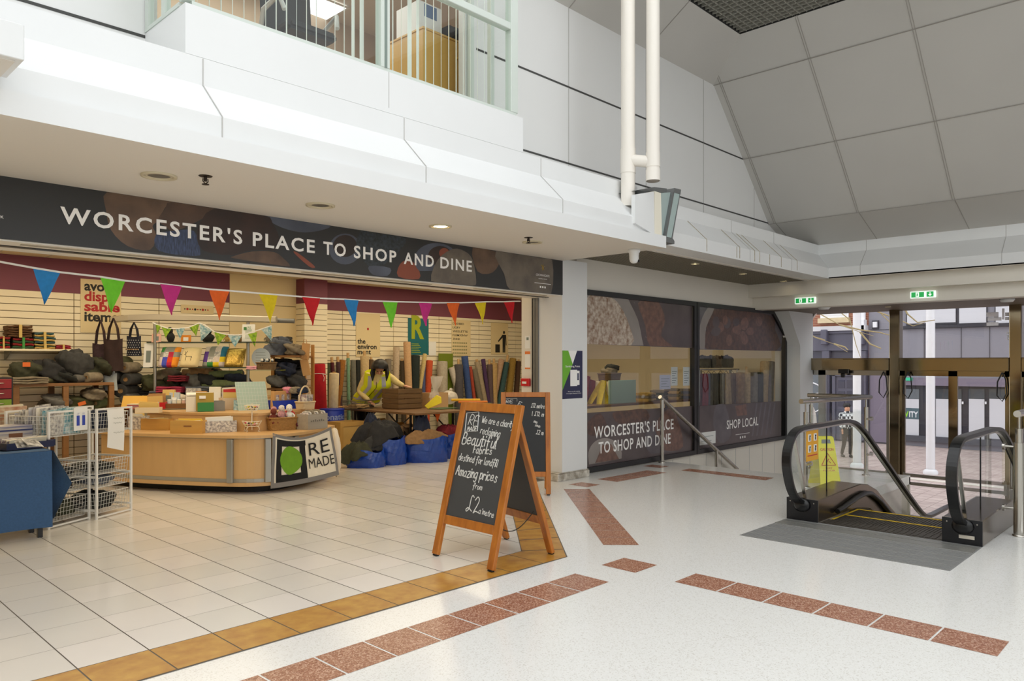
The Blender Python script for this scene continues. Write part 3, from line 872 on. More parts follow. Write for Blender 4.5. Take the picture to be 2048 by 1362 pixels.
# ---------------------------------------------------------------- the two graphic windows
YV = 6.742
WG = glass('shop_window_glass', (.84, .87, .88), .13)
V0 = M('vinyl_brown', (94, 82, 82), .28, rgb2=(76, 66, 66), scale=3)
V1 = M('vinyl_plate', (150, 142, 136), .28, rgb2=(132, 124, 118), scale=2)
V2 = M('vinyl_noodles', (206, 194, 178), .3, rgb2=(136, 104, 80), scale=17, detail=8)
V3 = M('vinyl_terracotta', (128, 94, 80), .3, rgb2=(98, 72, 64), scale=12)
V4 = M('vinyl_nuts', (104, 74, 62), .3, rgb2=(70, 54, 50), scale=14)
V5 = M('vinyl_grey', (104, 98, 102), .28, rgb2=(84, 78, 84), scale=4)
VM = [V0, V1, V2, V3, V4, V5]


mb_n = [4]


def vin(mb, pts, mi, lift=0):
    NQ[0] += 1; q = PX(closed(pts) if lift and 4 < len(pts) < 12 else pts, Y=YV)
    if mb.v:      # keep the print inside its own sheet
        b = mb.v[:mb_n[0]]; x0, x1 = min(v.x for v in b), max(v.x for v in b); za, zb = max(min(b, key=lambda v: v.z).z, .03), max(v.z for v in b)
        zlo = sorted(v.z for v in b)[1] if za < 1 else max(v.z for v in sorted(b, key=lambda v: v.z)[:2])
        q = [Vector((min(x1, max(x0, p.x)), p.y, min(zb, max(zlo, p.z)))) for p in q]
    else: mb_n[0] = len(q)
    mb.poly([p - Vector((0, (NQ[0] % 60) * .00006, 0)) for p in q], mi)


def winframe(nm, outline, w, mat):
    """flat mitred frame following an outline in (x, z)"""
    k = len(outline); cx = sum(p[0] for p in outline) / k; cz = sum(p[1] for p in outline) / k; m = MB(); inn = []
    for i in range(k):
        p, a, b = Vector(outline[i]), Vector(outline[i - 1]), Vector(outline[(i + 1) % k])
        d1, d2 = (p - a).normalized(), (b - p).normalized(); n1, n2 = Vector((-d1.y, d1.x)), Vector((-d2.y, d2.x))
        inn.append(p + (n1 + n2) * (w / (1 + n1.dot(n2))))
    for i in range(k):
        j = (i + 1) % k
        m.slab([(outline[i][0], 6.70, outline[i][1]), (outline[j][0], 6.70, outline[j][1]), (inn[j].x, 6.70, inn[j].y), (inn[i].x, 6.70, inn[i].y)], (0, .09, 0))
    return struct(nm, m, mat), inn


xa, xb, xc, xd = 8.40, 11.60, 15.24, 14.62
w2, inn = winframe('window_2', [(xa, .01), (xb, .01), (xb, 2.65), (xa, 2.65)], .075, BLACK)
struct('pane', MB().poly([(p.x, 6.76, p.y) for p in inn]), WG, w2)
u0 = MB()
vin(u0, [(1172, 582), (1384, 606), (1384, 696), (1172, 688)], 0)
vin(u0, [(1174, 588), (1258, 597), (1275, 630), (1287, 692), (1174, 688)], 1, .001)
vin(u0, arc(1210, 650, 40, 58, 270, 450, 20)[::1] + [(1174, 688), (1174, 600)], 2, .002)
vin(u0, [(1174, 596), (1205, 592), (1238, 610), (1258, 650), (1262, 691), (1174, 688)], 2, .0025)
vin(u0, [(1256, 597), (1264, 598), (1284, 640), (1294, 692), (1287, 692), (1276, 640)], 0, .003)
vin(u0, [(1276, 606), (1300, 603), (1318, 606), (1330, 640), (1322, 672), (1345, 694), (1300, 692), (1290, 650)], 3, .002)
struct('vinyl_upper', u0, VM, w2)
u1 = MB()
vin(u1, [(1172, 826), (1384, 812), (1384, 902), (1172, 938)], 0)
vin(u1, [(1174, 846), (1200, 826), (1215, 860), (1190, 872), (1174, 866)], 4, .001)
vin(u1, arc(1210, 912, 34, 36, 180, 350, 16) + [(1243, 917), (1178, 929)], 1, .001)
vin(u1, [(1190, 926), (1205, 890), (1222, 888), (1238, 918)], 3, .002)
vin(u1, arc(1325, 880, 36, 36, 130, 400, 20), 5, .001)
vin(u1, [(1310, 850), (1335, 818), (1352, 830), (1366, 893), (1330, 901), (1318, 880)], 3, .002)
vin(u1, [(1225, 826), (1262, 820), (1290, 818), (1296, 840), (1240, 848)], 4, .0015)
struct('vinyl_lower', u1, VM, w2)
t_ = MB()
for s, ua, va, ub, vb, h in (("WORCESTER'S PLACE", 1188, 866, 1347, 858, .17), ("TO SHOP AND DINE", 1197, 899, 1341, 885, .17)):
    a, b = at(ua, va, Y=YV - .004), at(ub, vb, Y=YV - .004)
    struct('lettering', MB().text(s, (a.x, YV - .006, (a.z + b.z) / 2 - .035), XA, ZA, h, 0, width=b.x - a.x, bold=.016, spacing=1.1), INKW, w2)
w3, inn = winframe('window_4', [(11.62, .01), (xc, .01), (xc, 2.17), (xd, 2.65), (11.62, 2.65)], .075, BLACK)
struct('pane', MB().poly([(p.x, 6.76, p.y) for p in inn]), WG, w3)
u0 = MB()
vin(u0, [(1393, 609), (1542, 626), (1565, 666), (1562, 702), (1393, 699)], 5)
vin(u0, [(1428, 618), (1538, 630), (1550, 660), (1552, 702), (1414, 699), (1412, 660)], 4, .001)
vin(u0, [(1415, 616), (1428, 618), (1412, 655), (1409, 699), (1400, 699), (1400, 650)], 1, .0015)
rb = random.Random(9)
for i in range(16):
    cx, cy_ = rb.uniform(1430, 1530), rb.uniform(640, 690); vin(u0, arc(cx, cy_, rb.uniform(5, 9), rb.uniform(7, 12), n=10), (3, 0, 3)[i % 3], .002 + i * .0001)
struct('vinyl_upper', u0, VM, w3)
u1 = MB()
vin(u1, [(1393, 812), (1562, 802), (1562, 876), (1393, 902)], 0)
vin(u1, [(1432, 810), (1450, 809), (1462, 868), (1440, 886), (1426, 850)], 5, .001)
for i in range(5): vin(u1, [(1512 + 9 * i, 806), (1515 + 9 * i, 806), (1506 + 9 * i, 872 - i), (1503 + 9 * i, 873 - i)], 5, .001)
vin(u1, [(1470, 812), (1492, 808), (1494, 830), (1474, 832)], 3, .001)
struct('vinyl_lower', u1, VM, w3)
t_ = MB()
a, b = at(1453, 857, Y=YV), at(1516, 851, Y=YV)
struct('lettering', MB().text('SHOP LOCAL', (a.x, YV - .006, (a.z + b.z) / 2), XA, ZA, .165, 0, width=b.x - a.x, bold=.012, spacing=1.1), INKW, w3)
q = at(1485, 871, Y=YV)
t_.box(q.x - .28, q.x + .28, YV - .005, YV - .003, q.z + .03, q.z + .037)
for i in (-1, 0, 1): t_.box(q.x + i * .09 - .02, q.x + i * .09 + .02, YV - .005, YV - .003, q.z - .05, q.z - .01)
struct('small_print', t_, INKW, w3)
NOTE = M('paper_white', (236, 236, 232), .6)
NOTP = M('paper_lilac', (206, 204, 222), .6)
NINK = M('paper_ink', (120, 130, 126), .7)


def notice(name, u0, v0, u1, v1, Y, label, lines=5, m=NOTE, cat='notice', ink=None, grp=None, X=None):
    kw = dict(X=X) if X else dict(Y=Y)
    a, b = at(u0, v0, **kw), at(u1, v1, **kw)
    t = thing(name, label, cat, (a + b) / 2, 0, grp)
    if X:
        obj('sheet', MB().box(X - .002, X, min(a.y, b.y), max(a.y, b.y), b.z, a.z), m, t)
    else:
        obj('sheet', MB().box(a.x, b.x, Y - .002, Y, b.z, a.z), m, t)
        if lines:
            g = MB(); w = b.x - a.x; h = a.z - b.z
            for i in range(lines): g.box(a.x + w * .14, b.x - w * (.14 + .12 * (i % 3)), Y - .003, Y - .002, a.z - h * (.16 + .72 * (i + .5) / lines) - h * .03, a.z - h * (.16 + .72 * (i + .5) / lines))
            obj('print', g, ink or NINK, t)
    return t


notice('window_notice', 1319, 750, 1341, 778, 6.78, 'lilac paper notice inside left window above the handrail', 4, NOTP)
notice('window_notice', 1342, 734, 1355, 771, 6.78, 'tall white notice inside window, left one of two by mullion', 6)
notice('window_notice', 1366, 734, 1379, 771, 6.78, 'tall white notice inside window, right one touching the mullion', 6)
notice('window_notice', 1398, 866, 1431, 886, 6.735, 'white card with dark photo stuck low on right window', 2)

# poster on the pillar
PY = 6.556
t = thing('hygiene_poster', 'green, white and navy Sanitising Point poster on the pillar', 'poster', at(1145, 748, Y=PY))
NAVY = M('poster_navy', (34, 36, 74), .4); LIME = M('poster_lime', (110, 178, 40), .4)
a, b = at(1125, 701, Y=PY), at(1165, 796, Y=PY)
m = MB().box(a.x, b.x, PY, PY + .003, b.z, a.z, 0)
X0, X1, Z1, Z0 = a.x, b.x, a.z, b.z; wx, hz = X1 - X0, Z1 - Z0


def P2(x, z, l=.001): return (X0 + wx * x, PY - l, Z1 - hz * z)


m.poly([P2(0, 0), P2(.28, 0), P2(.5, .28), P2(0, .82)], 1)
m.poly([P2(.28, 0), P2(.72, 0), P2(.5, .28)], 2)
m.box(X0 + wx * .38, X0 + wx * .72, PY - .002, PY - .001, Z1 - hz * .74, Z1 - hz * .4, 2)
m.box(X0 + wx * .7, X0 + wx * .84, PY - .0025, PY - .001, Z1 - hz * .72, Z1 - hz * .42, 2); m.box(X0 + wx * .73, X0 + wx * .80, PY - .003, PY - .001, Z1 - hz * .62, Z1 - hz * .47, 0)
obj('sheet', m, [NAVY, LIME, INKW], t)
obj('lettering', MB().text('Sanitising Point', P2(.5, .345, .004), XA, ZA, hz * .04, 0, width=wx * .72, align='CENTER', bold=.01), INKW, t)
m = MB(); m.text('Thank you for visiting', P2(.55, .86, .004), XA, ZA, hz * .02, 0, width=wx * .6, align='CENTER'); m.text('Crowngate Shopping Centre', P2(.55, .9, .004), XA, ZA, hz * .02, 0, width=wx * .74, align='CENTER')
obj('small_print', m, INKW, t)
# call point and notices on the inner jamb
RED2 = M('alarm_red', (196, 26, 30), .4)
JX = 7.818
q = at(1048, 765, X=JX)
t = thing('fire_call_point', 'red fire alarm call point on the jamb', 'fire alarm', q)
obj('box', MB().box(JX - .04, JX, 7.13, 7.29, q.z - .05, q.z + .06), RED2, t, bev=.006)
obj('label_plate', MB().box(JX - .042, JX - .04, 7.18, 7.26, q.z - .015, q.z + .015), NOTE, t)
for v0, v1, m_, l in ((672, 697, NOTE, 'white notice at the top of the inner jamb'), (702, 738, NOTE, 'white and orange notice above the fire alarm on the jamb')):
    a = at(1050, v0, X=JX); b = at(1050, v1, X=JX)
    t = thing('jamb_notice', l, 'notice', (JX, 7.2, b.z))
    obj('sheet', MB().box(JX - .003, JX, 7.14, 7.24, b.z, a.z), m_, t)
    if v0 > 700: obj('orange_band', MB().box(JX - .005, JX - .003, 7.14, 7.24, a.z - .045, a.z - .005).box(JX - .005, JX - .003, 7.14, 7.24, b.z, b.z + .02), M('notice_orange', (226, 128, 60), .5), t)
    else: obj('emblem', MB().box(JX - .005, JX - .003, 7.17, 7.21, a.z - .06, a.z - .02), NINK, t)
# ================================================================ ESCALATOR, GUARDS, EXIT DOORS
RUB = M('black_rubber', (20, 20, 21), .28)
BLK = M('black_plate', (18, 19, 24), .3)
DECK = M('dark_deck_steel', (120, 108, 94), .2, .9)
TREAD = M('step_metal', (92, 86, 78), .42, .7)
MATG = M('ridged_mat', (148, 148, 147), .5, var=.2, scale=40, stretch=(1, 6, 1))
MATL = M('comb_plate', (168, 168, 164), .35, .6)
YEL = M('safety_yellow', (232, 190, 40), .5)
ESG = glass('balustrade_glass', (.94, .97, .95), .05)
es = thing('escalator', 'black and steel escalator with glass sides going down to the exit', 'escalator', (7.5, 2.44, 0))
hp = [(7.66, .17), (7.5, .19), (7.36, .25), (7.25, .36), (7.18, .5), (7.15, .62), (7.175, .75), (7.26, .86), (7.38, .92), (7.55, .94), (8.0, .943), (8.55, .946), (8.8, .935), (9.0, .895), (9.2, .815), (9.4, .71), (10.2, .25), (11.1, -.27), (11.55, -.505), (11.8, -.575), (12.05, -.595), (13.0, -.6), (13.15, -.64), (13.22, -.75), (13.2, -.95), (13.05, -1.15)]


def smooth(p, k=4):
    out = []
    for i in range(len(p) - 1):
        a, b, c, d = [Vector(p[max(0, min(len(p) - 1, j))]) for j in (i - 1, i, i + 1, i + 2)]
        for s in range(k):
            t = s / k
            out.append(.5 * ((2 * b) + (c - a) * t + (2 * a - 5 * b + 4 * c - d) * t * t + (3 * b - a - 3 * c + d) * t ** 3))
    return out + [Vector(p[-1])]


hs = smooth(hp)
for yc, side in ((3.15, 1), (1.72, -1)):
    m = MB().strip([(p.x, yc, p.y) for p in hs], .085, .035, 0, side=(0, 1, 0))
    obj('handrail', m, RUB, es, bev=.01, seg=2)
    g = [(p.x, yc, p.y) for p in hs if not (p.x < 7.62 and p.y < .24)]
    low = [(12.9, yc, -1.42), (12.2, yc, -1.38), (11.75, yc, -1.27), (9.3, yc, .1), (8.95, yc, .235), (7.6, yc, .22)]
    top = [q for q in g if q[2] > -.7 or q[0] < 13]
    cut = [q for q in top if q[0] < 13.1]
    mb_ = MB()
    # vertical strips of glass between the deck and the rail
    def zlow(x):
        pts = sorted([(q[0], q[2]) for q in low])
        for i in range(len(pts) - 1):
            if pts[i][0] <= x <= pts[i + 1][0]: return pts[i][1] + (pts[i + 1][1] - pts[i][1]) * (x - pts[i][0]) / (pts[i + 1][0] - pts[i][0])
        return pts[0][1] if x < pts[0][0] else pts[-1][1]
    up_ = [q for q in cut if q[2] > .6 or q[0] > 9]
    dn_ = [q for q in hs if q.x < 7.62 and q.y < .62 and q.y > .2]
    loop = [(q[0], yc, q[2] - .015) for q in up_] + low
    loop += [(p.x + .01, yc, p.y) for p in dn_]
    mb_.poly(loop)
    obj('glass_panel', mb_, ESG, es)
    obj('glass_joint', MB().box(8.15, 8.156, yc - .006, yc + .006, .24, .92), BLK, es)
    m = MB().strip([(p.x, yc, p.y - .03) for p in hs if p.x > 7.3 and p.y > -.7 and not (p.x < 7.62 and p.y < .6)], .03, .022, 0, side=(0, 1, 0))
    obj('rail_guide', m, STEEL, es)
    y0, y1 = (2.99, 3.31) if side > 0 else (1.57, 1.885)
    pr = [(7.53, 0), (7.53, .225), (8.2, .245), (8.72, .252), (8.95, .22), (9.25, .12), (11.75, -1.25), (12.2, -1.36), (13.2, -1.4), (13.2, -1.53), (12.0, -1.53), (9.3, -.2), (9.0, -.06), (8.6, 0)]
    obj('deck', MB().slab([(x, y0, z) for x, z in pr], (0, y1 - y0, 0)), DECK, es, bev=.008)
    obj('front_plate', MB().box(7.515, 7.53, y0, y1, 0.004, .225), BLK, es, bev=.003)
    m = MB().lathe([(0, 0), (.16, 0), (.15, .02), (.08, .035), (0, .035)], n=20)
    m.v = [Vector((7.515 - v.z * 1.3, yc + v.x * .55, .165 + v.y * .45)) for v in m.v]
    obj('handrail_inlet', m, RUB, es)
    m = MB(); ya = y0 - .03 if side > 0 else y1 + .03
    m.tube([(7.95, ya, .06), (8.1, ya, .075), (8.5, ya, .13), (8.75, ya, .145), (8.95, ya, .12), (9.25, ya, .0), (9.8, ya, -.3)], .028, 8)
    obj('skirt_guard', m, RUB, es)
    for yy in (y0 + .04, y1 - .04): obj('screw', MB().cyl((7.512, yy, .19), (7.516, yy, .19), .006, n=8), STEEL, es)
obj('maker_plate', MB().box(7.511, 7.515, 1.63, 1.75, .055, .085), M('plate_white', (214, 206, 190), .5), es)
fp = MB().box(6.49, 7.56, 1.572, 3.306, -.02, .003, 0)
for i in range(26): fp.box(6.5 + i * .027, 6.508 + i * .027, 1.58, 3.3, .003, .0045, 1 if i % 6 else 2)
obj('landing_plate', fp, [MATG, M('mat_ridge', (126, 127, 126), .5), MATL], es)
cpm = MB().box(7.22, 7.36, 1.58, 3.3, .003, .008, 0).box(7.38, 7.46, 1.58, 3.3, .003, .008, 0).box(7.53, 7.78, 1.89, 2.985, -.06, .004, 1)
for i in range(20): cpm.box(7.56, 7.78, 1.9 + i * .054, 1.925 + i * .054, .004, .007, 1)
obj('comb_plate', cpm, [MATL, TREAD], es)
xs_, zs_ = 7.79, -.012
for i in range(13):
    d = 0 if i < 2 else min((i - 1) * .2, 1.5); w = .4 if i < 2 else .346
    m = MB().box(xs_, xs_ + w, 1.89, 2.985, zs_ - d - .2, zs_ - d, 0)
    for j in range(36): m.box(xs_ + .02, xs_ + w, 1.9 + j * .03, 1.912 + j * .03, zs_ - d, zs_ - d + .004, 0)
    st = obj('step', m, TREAD, es)
    obj('yellow_edge', MB().box(xs_ + w - .03, xs_ + w, 1.92, 2.96, zs_ - d + .004, zs_ - d + .006).box(xs_, xs_ + w, 1.892, 1.915, zs_ - d + .004, zs_ - d + .006).box(xs_, xs_ + w, 2.96, 2.983, zs_ - d + .004, zs_ - d + .006), YEL, st)
    xs_ += w
# safety sticker on the newel glass
SO = M('sticker_amber', (236, 168, 30), .45)
a, b = at(1611, 862, Y=3.15), at(1635, 918, Y=3.15)
t = thing('safety_sticker', 'amber pictogram safety sticker on the escalator glass', 'sticker', (a + b) / 2)
obj('sheet', MB().box(a.x, b.x, 3.141, 3.144, b.z, a.z), SO, t)
m = MB()
for i in (0, 1):
    for j in (0, 1):
        x, z = a.x + (b.x - a.x) * (.14 + .46 * i), b.z + (a.z - b.z) * (.28 + .36 * j)
        m.box(x, x + .07, 3.138, 3.141, z, z + .075, 0); m.box(x + .024, x + .046, 3.136, 3.138, z + .01, z + .045, 1); m.lathe([(0, 0), (.01, 0), (.01, .012), (0, .012)], (x + .035, 3.137, z + .05), 8, 1)
m.box(a.x + .03, b.x - .03, 3.139, 3.141, b.z + .05, b.z + .06, 2)
obj('pictogram', m, [NOTE, BLACK, RED2], t)
# wet-floor sign behind the escalator
YSG = M('caution_yellow', (232, 226, 40), .4)
t = thing('wet_floor_sign', 'yellow folding CAUTION wet floor sign behind the escalator glass', 'sign', (9.9, 3.85, 0))
q = Vector((9.9, 3.85, 0)); ux = Vector((.69, -.72, 0)); uy = Vector((.72, .69, 0))
for s, nm in ((-1, 'front_leaf'), (1, 'back_leaf')):
    def W_(x, h, o=0): return q + ux * x + uy * (s * (.2 - .18 * h / .64) + o) + ZA * h
    outer = [W_(-.155, 0), W_(-.13, .05), W_(-.105, .62), W_(-.09, .64), W_(.09, .64), W_(.105, .62), W_(.13, .05), W_(.155, 0)]
    m = MB().slab(outer, uy * .012)
    m.slab([W_(-.06, .55, -.002), W_(.06, .55, -.002), W_(.055, .6, -.002), W_(-.055, .6, -.002)], uy * .001, 1)
    lf = obj(nm, m, [YSG, M('slot_grey', (120, 130, 124), .6)], t)
    if s < 0:
        m = MB(); nrm = -uy; ud = (W_(0, .6) - W_(0, 0)).normalized()
        m.text('CAUTION', W_(0, .46, -.004), ux, ud, .035, 0, width=.17, align='CENTER', bold=.01)
        A_, B_, C_ = W_(-.09, .28, -.004), W_(.09, .28, -.004), W_(0, .43, -.004); ce = (A_ + B_ + C_) / 3
        for s2, hh2 in (('WET', .235), ('FLOOR', .205)): m.text(s2, W_(0, hh2, -.004), ux, ud, .018, 0, width=.03 * len(s2), align='CENTER')
        for P_, Q_ in ((A_, B_), (B_, C_), (C_, A_)): m.beam(P_, Q_, .003, .016, 0, up=uy)
        m.beam(W_(-.03, .30, -.004), W_(.01, .36, -.004), .003, .02, 0, up=uy); m.beam(W_(.01, .33, -.004), W_(.03, .305, -.004), .003, .014, 0, up=uy)
        obj('warning_print', m, RED2, lf)

# ---------------------------------------------------------------- steel guards and handrails
def guard(name, label, path, posts, z, zr=1.06, glassy=True, brk=True):
    t = thing(name, label, 'railing', posts[0][:3])
    obj('top_rail', MB().tube([(x, y, zz) for x, y, zz in path], .032, 12), STEEL, t)
    for x, y, zb, ztop in [(p[0], p[1], p[2], p[3]) for p in posts]:
        po = obj('post', MB().cyl((x, y, zb), (x, y, ztop - .14), .03, n=14).cyl((x, y, ztop - .14), (x, y, ztop - .02), .012, n=10), STEEL, t)
        obj('base_flange', MB().lathe([(.055, 0), (.055, .012), (.035, .02)], (x, y, zb), 16), STEEL, po)
    return t


zr = 1.07
gx0 = at(1603, 803, Y=3.95).x
a = at(1602, 803, Y=3.95); b = at(1741, 797, Y=3.75)
t = guard('glass_guard', 'steel and glass guard rail beyond the escalator, turning the corner', [(a.x, a.y, a.z), (b.x, b.y, a.z), (b.x, b.y + .9, a.z)], [(a.x + .15, a.y, 0, a.z), (b.x - .12, b.y + .02, 0, a.z), (b.x, b.y + .85, 0, a.z)], 0)
obj('glass_panel', MB().poly([(a.x + .25, a.y, .1), (b.x - .25, b.y + .03, .1), (b.x - .25, b.y + .03, .92), (a.x + .25, a.y, .92)]), ESG, t)
obj('glass_panel', MB().poly([(b.x, b.y + .1, .1), (b.x, b.y + .75, .1), (b.x, b.y + .75, .92), (b.x, b.y + .1, .92)]), ESG, t)
for x, y in ((a.x + .15, a.y), (b.x - .12, b.y)):
    for z in (.3, .8): obj('glass_clamp', MB().cyl((x - .07, y - .03, z), (x + .1, y - .03, z), .014, n=8).cyl((x + .1, y - .04, z), (x + .1, y, z), .03, n=12), STEEL, t)
t = guard('side_rail', 'round steel rail on a thick post right of the escalator', [(8.16, 1.43, 1.13), (11.3, 1.43, 1.13)], [(8.24, 1.43, 0, 1.13), (9.9, 1.43, 0, 1.13), (11.2, 1.43, 0, 1.13)], 0)
t.children[0].data.transform(Matrix.Identity(4))
obj('thick_sleeve', MB().cyl((8.24, 1.43, .0), (8.24, 1.43, .86), .045, n=16), STEEL, t)
obj('glass_panel', MB().poly([(8.35, 1.43, .08), (9.8, 1.43, .08), (9.8, 1.43, .98), (8.35, 1.43, .98)]), ESG, t)
for z in (.25, .82): obj('glass_clamp', MB().cyl((8.24, 1.47, z), (8.24, 1.54, z), .012, n=8).cyl((8.24, 1.54, z), (8.24, 1.56, z), .032, n=14), STEEL, t)
# handrail down the stairs by the window
p1 = at(1313, 924, Z=0); hx, hy = p1.x, 6.60
ztop = at(1313, 797, X=hx).z
e_ = at(1474, 938, Y=hy)
t = thing('stair_handrail', 'sloping steel handrail on posts in front of the graphic windows', 'railing', (hx, hy, 0))
obj('top_rail', MB().tube([(hx - .06, hy, ztop + .03), (e_.x, hy, e_.z)], .033, 12), STEEL, t)
sl_ = (e_.z - ztop) / (e_.x - hx)
obj('post', MB().cyl((hx, hy, 0), (hx, hy, ztop), .032, n=14), STEEL, t)
x2 = hx + 1.75; obj('post', MB().cyl((x2, hy, -.68), (x2, hy, ztop + sl_ * 1.75), .03, n=14), STEEL, t)
obj('base_flange', MB().lathe([(.06, 0), (.06, .012), (.036, .02)], (hx, hy, 0), 16), STEEL, t)
# ---------------------------------------------------------------- exit facade
XD = 16.0
DG = glass('door_glass', (.95, .96, .97), .05)


def vbar(y, w, z0, z1, mat=BRONZE, d=.12, x=XD): return MB().box(x - d / 2, x + d / 2, y - w / 2, y + w / 2, z0, z1)


ys = [at(u, 700, X=XD).y for u in (1596, 1792, 2033)]; ys.append(ys[2] - 2.3)
GB = -1.54
fr = vbar(ys[0], .10, GB, 2.66)
for y in ys[1:]: fr.v += []
f1 = struct('trim_6', fr, BRONZE)
for i, y in enumerate(ys[1:]):
    struct('column', vbar(y, .19, GB, 2.7, d=.22), BRONZE, f1, bev=.012)
struct('haunch', MB().slab([(XD - .04, ys[0] - .05, 2.2), (XD - .04, ys[0] - .05, 2.66), (XD - .04, ys[0] - .42, 2.66)], (.08, 0, 0)), STEEL, f1)
for i in range(3):
    ya, yb = ys[i + 1] + .095, ys[i] - (.05 if i == 0 else .095)
    d_ = struct('door_%d' % (i + 1), MB().box(XD - .14, XD + .1, ya, yb, 1.44, 1.67).box(XD - .15, XD + .1, ya, yb, 1.665, 1.69), BRONZE, bev=.006)
    struct('fanlight', MB().poly([(XD, ya, 1.69), (XD, yb, 1.69), (XD, yb, 2.66), (XD, ya, 2.66)]), DG, d_)
    mid = at(1645, 700, X=XD).y if i == 0 else (ya + yb) / 2
    for y0, y1 in ((ya, mid), (mid, yb)):
        lf = struct('door_leaf', MB().box(XD - .03, XD + .03, y0, y0 + .075, GB + .01, 1.44).box(XD - .03, XD + .03, y1 - .075, y1, GB + .01, 1.44).box(XD - .03, XD + .03, y0, y1, 1.34, 1.44).box(XD - .03, XD + .03, y0, y1, GB + .01, GB + .16), BRONZE if i else STEEL, d_)
        struct('pane', MB().poly([(XD, y0 + .07, GB + .15), (XD, y1 - .07, GB + .15), (XD, y1 - .07, 1.35), (XD, y0 + .07, 1.35)]), DG, lf)
        struct('push_bar', MB().box(XD - .09, XD - .05, y0 + .06, y1 - .06, -.62, -.56).box(XD - .09, XD - .05, y0 + .06, y1 - .06, -.78, -.72).box(XD - .05, XD - .02, y0 + .05, y0 + .09, -.8, -.54).box(XD - .05, XD - .02, y1 - .09, y1 - .05, -.8, -.54), STEEL, lf)
    if i < 2:
        for yy in (ya + .1, yb - .16):
            struct('cable_loop', MB().tube([(XD - .12, yy, 1.42), (XD - .14, yy + .07, 1.25), (XD - .13, yy + .08, 1.0), (XD - .12, yy, .9), (XD - .12, yy - .07, 1.05), (XD - .12, yy - .05, 1.3), (XD - .12, yy, 1.42)], .012, 6), BLACK, d_)
# door sensor under the left transom
q = at(1688, 745, X=15.86)
tag(obj('door_sensor', MB().box(15.8, 15.86, q.y - .1, q.y + .1, q.z - .02, q.z + .07).box(15.78, 15.83, q.y - .04, q.y + .04, q.z - .1, q.z - .02), BLACK, bev=.01), 'black door sensor under the transom over the left doors', 'sensor')
# white reversed vinyl letters on the right fanlight
m = MB()
for (u0, v0, u1, v1) in ((1973, 625, 1997, 633), (1988, 633, 1997, 635), (1975, 635, 2003, 641), (1973, 645, 1997, 651), (2004, 617, 2009, 639), (2010, 625, 2021, 632), (2018, 632, 2021, 634), (2010, 634, 2021, 640), (2019, 642, 2021, 650), (2013, 664, 2022, 668), (2014, 670, 2022, 675), (2013, 677, 2022, 680)):
    a, b = at(u0, v0, X=XD - .003), at(u1, v1, X=XD - .003); m.box(XD - .004, XD - .002, b.y, a.y, b.z, a.z)
d2 = bpy.data.objects['door_2']
VTR = bpy.data.materials.new('white_vinyl'); VTR.use_nodes = True
vn = VTR.node_tree; vn.nodes.clear(); vo_ = vn.nodes.new('ShaderNodeOutputMaterial'); vx = vn.nodes.new('ShaderNodeMixShader'); va = vn.nodes.new('ShaderNodeBsdfDiffuse'); vb = vn.nodes.new('ShaderNodeBsdfTranslucent')
va.inputs[0].default_value = vb.inputs[0].default_value = (.95, .95, .95, 1); vx.inputs[0].default_value = .6
vn.links.new(va.outputs[0], vx.inputs[1]); vn.links.new(vb.outputs[0], vx.inputs[2]); vn.links.new(vx.outputs[0], vo_.inputs[0])
struct('vinyl_letters', m, VTR, d2)
# ================================================================ SHOP: BACK WALL
def cloth(name, c, var=.3, sc=18, r2=None, rough=.9):
    return M('cloth_' + name, c, rough, var=var, scale=sc, bump=.25, rgb2=r2)


PAPER = M('poster_paper', (226, 206, 160), .6)
INK = M('poster_ink', (28, 28, 26), .6); INKR = M('poster_red', (178, 30, 34), .6)


def poster(name, u0, v0, u1, v1, label, mat=PAPER, Y=12.494):
    a, b = at(u0, v0, Y=Y), at(u1, v1, Y=Y)
    t = thing(name, label, 'poster', (a.x, Y, b.z))
    obj('sheet', MB().box(a.x, b.x, Y - .004, Y, b.z, a.z), mat, t)
    return t, a, b, Y - .006


t, a, b, y = poster('wall_poster', 161, 557, 242, 667, 'cream poster reading avoid disposable items in black and red')
for i, (s, m_) in enumerate((('avoid', INK), ('dispo', INKR), ('sable', INKR), ('items', INK))):
    q = at(168, 580 + i * 20.5, Y=y)
    obj('text_line', MB().text(s, (a.x + .05, y, q.z), XA, ZA, .145, 0, width=(.42, .46, .50, .47)[i], bold=.03), m_, t)
t, a, b, y = poster('wall_poster', 362, 609, 427, 629, 'wide cream poster with a row of small icons')
m = MB()
for i in range(10): m.lathe([(0, 0), (.012 + .008 * (i % 3 == 1), 0)], (0, 0, 0), 10, i % 2); 
k_ = len(m.v) // 10
for i in range(10):
    for j in range(20):
        v = m.v[i * 20 + j]; m.v[i * 20 + j] = Vector((a.x + .06 + i * .043 + v.x, y, (a.z + b.z) / 2 + v.y))
obj('icon_row', m, [INK, INKR], t)
t, a, b, y = poster('wall_poster', 712, 626, 760, 714, 'cream poster with red dot reading the environment')
m = MB()
for i, s in enumerate(('the', 'environ', 'ment')): obj('text_line', MB().text(s, (at(715, 690, Y=y).x, y, at(715, 687 + i * 10.6, Y=y).z), XA, ZA, .10, 0, width=(.19, .46, .32)[i], bold=.025), INK, t)
q = at(736, 658, Y=y); obj('red_dot', MB().slab([(q.x + .025 * math.cos(k * .5), y, q.z + .025 * math.sin(k * .5)) for k in range(12)], (0, .001, 0)), INKR, t)
t, a, b, y = poster('wall_poster', 816, 635.5, 857, 710, 'teal poster with large lime letter R', M('poster_teal', (22, 104, 112), .5))
LIMEP = M('poster_lime2', (166, 178, 30), .5)
obj('letter', MB().text('R', (a.x + .09, y, b.z + .36), XA, ZA, .48, 0, width=.34, bold=.035), LIMEP, t)
m = MB()
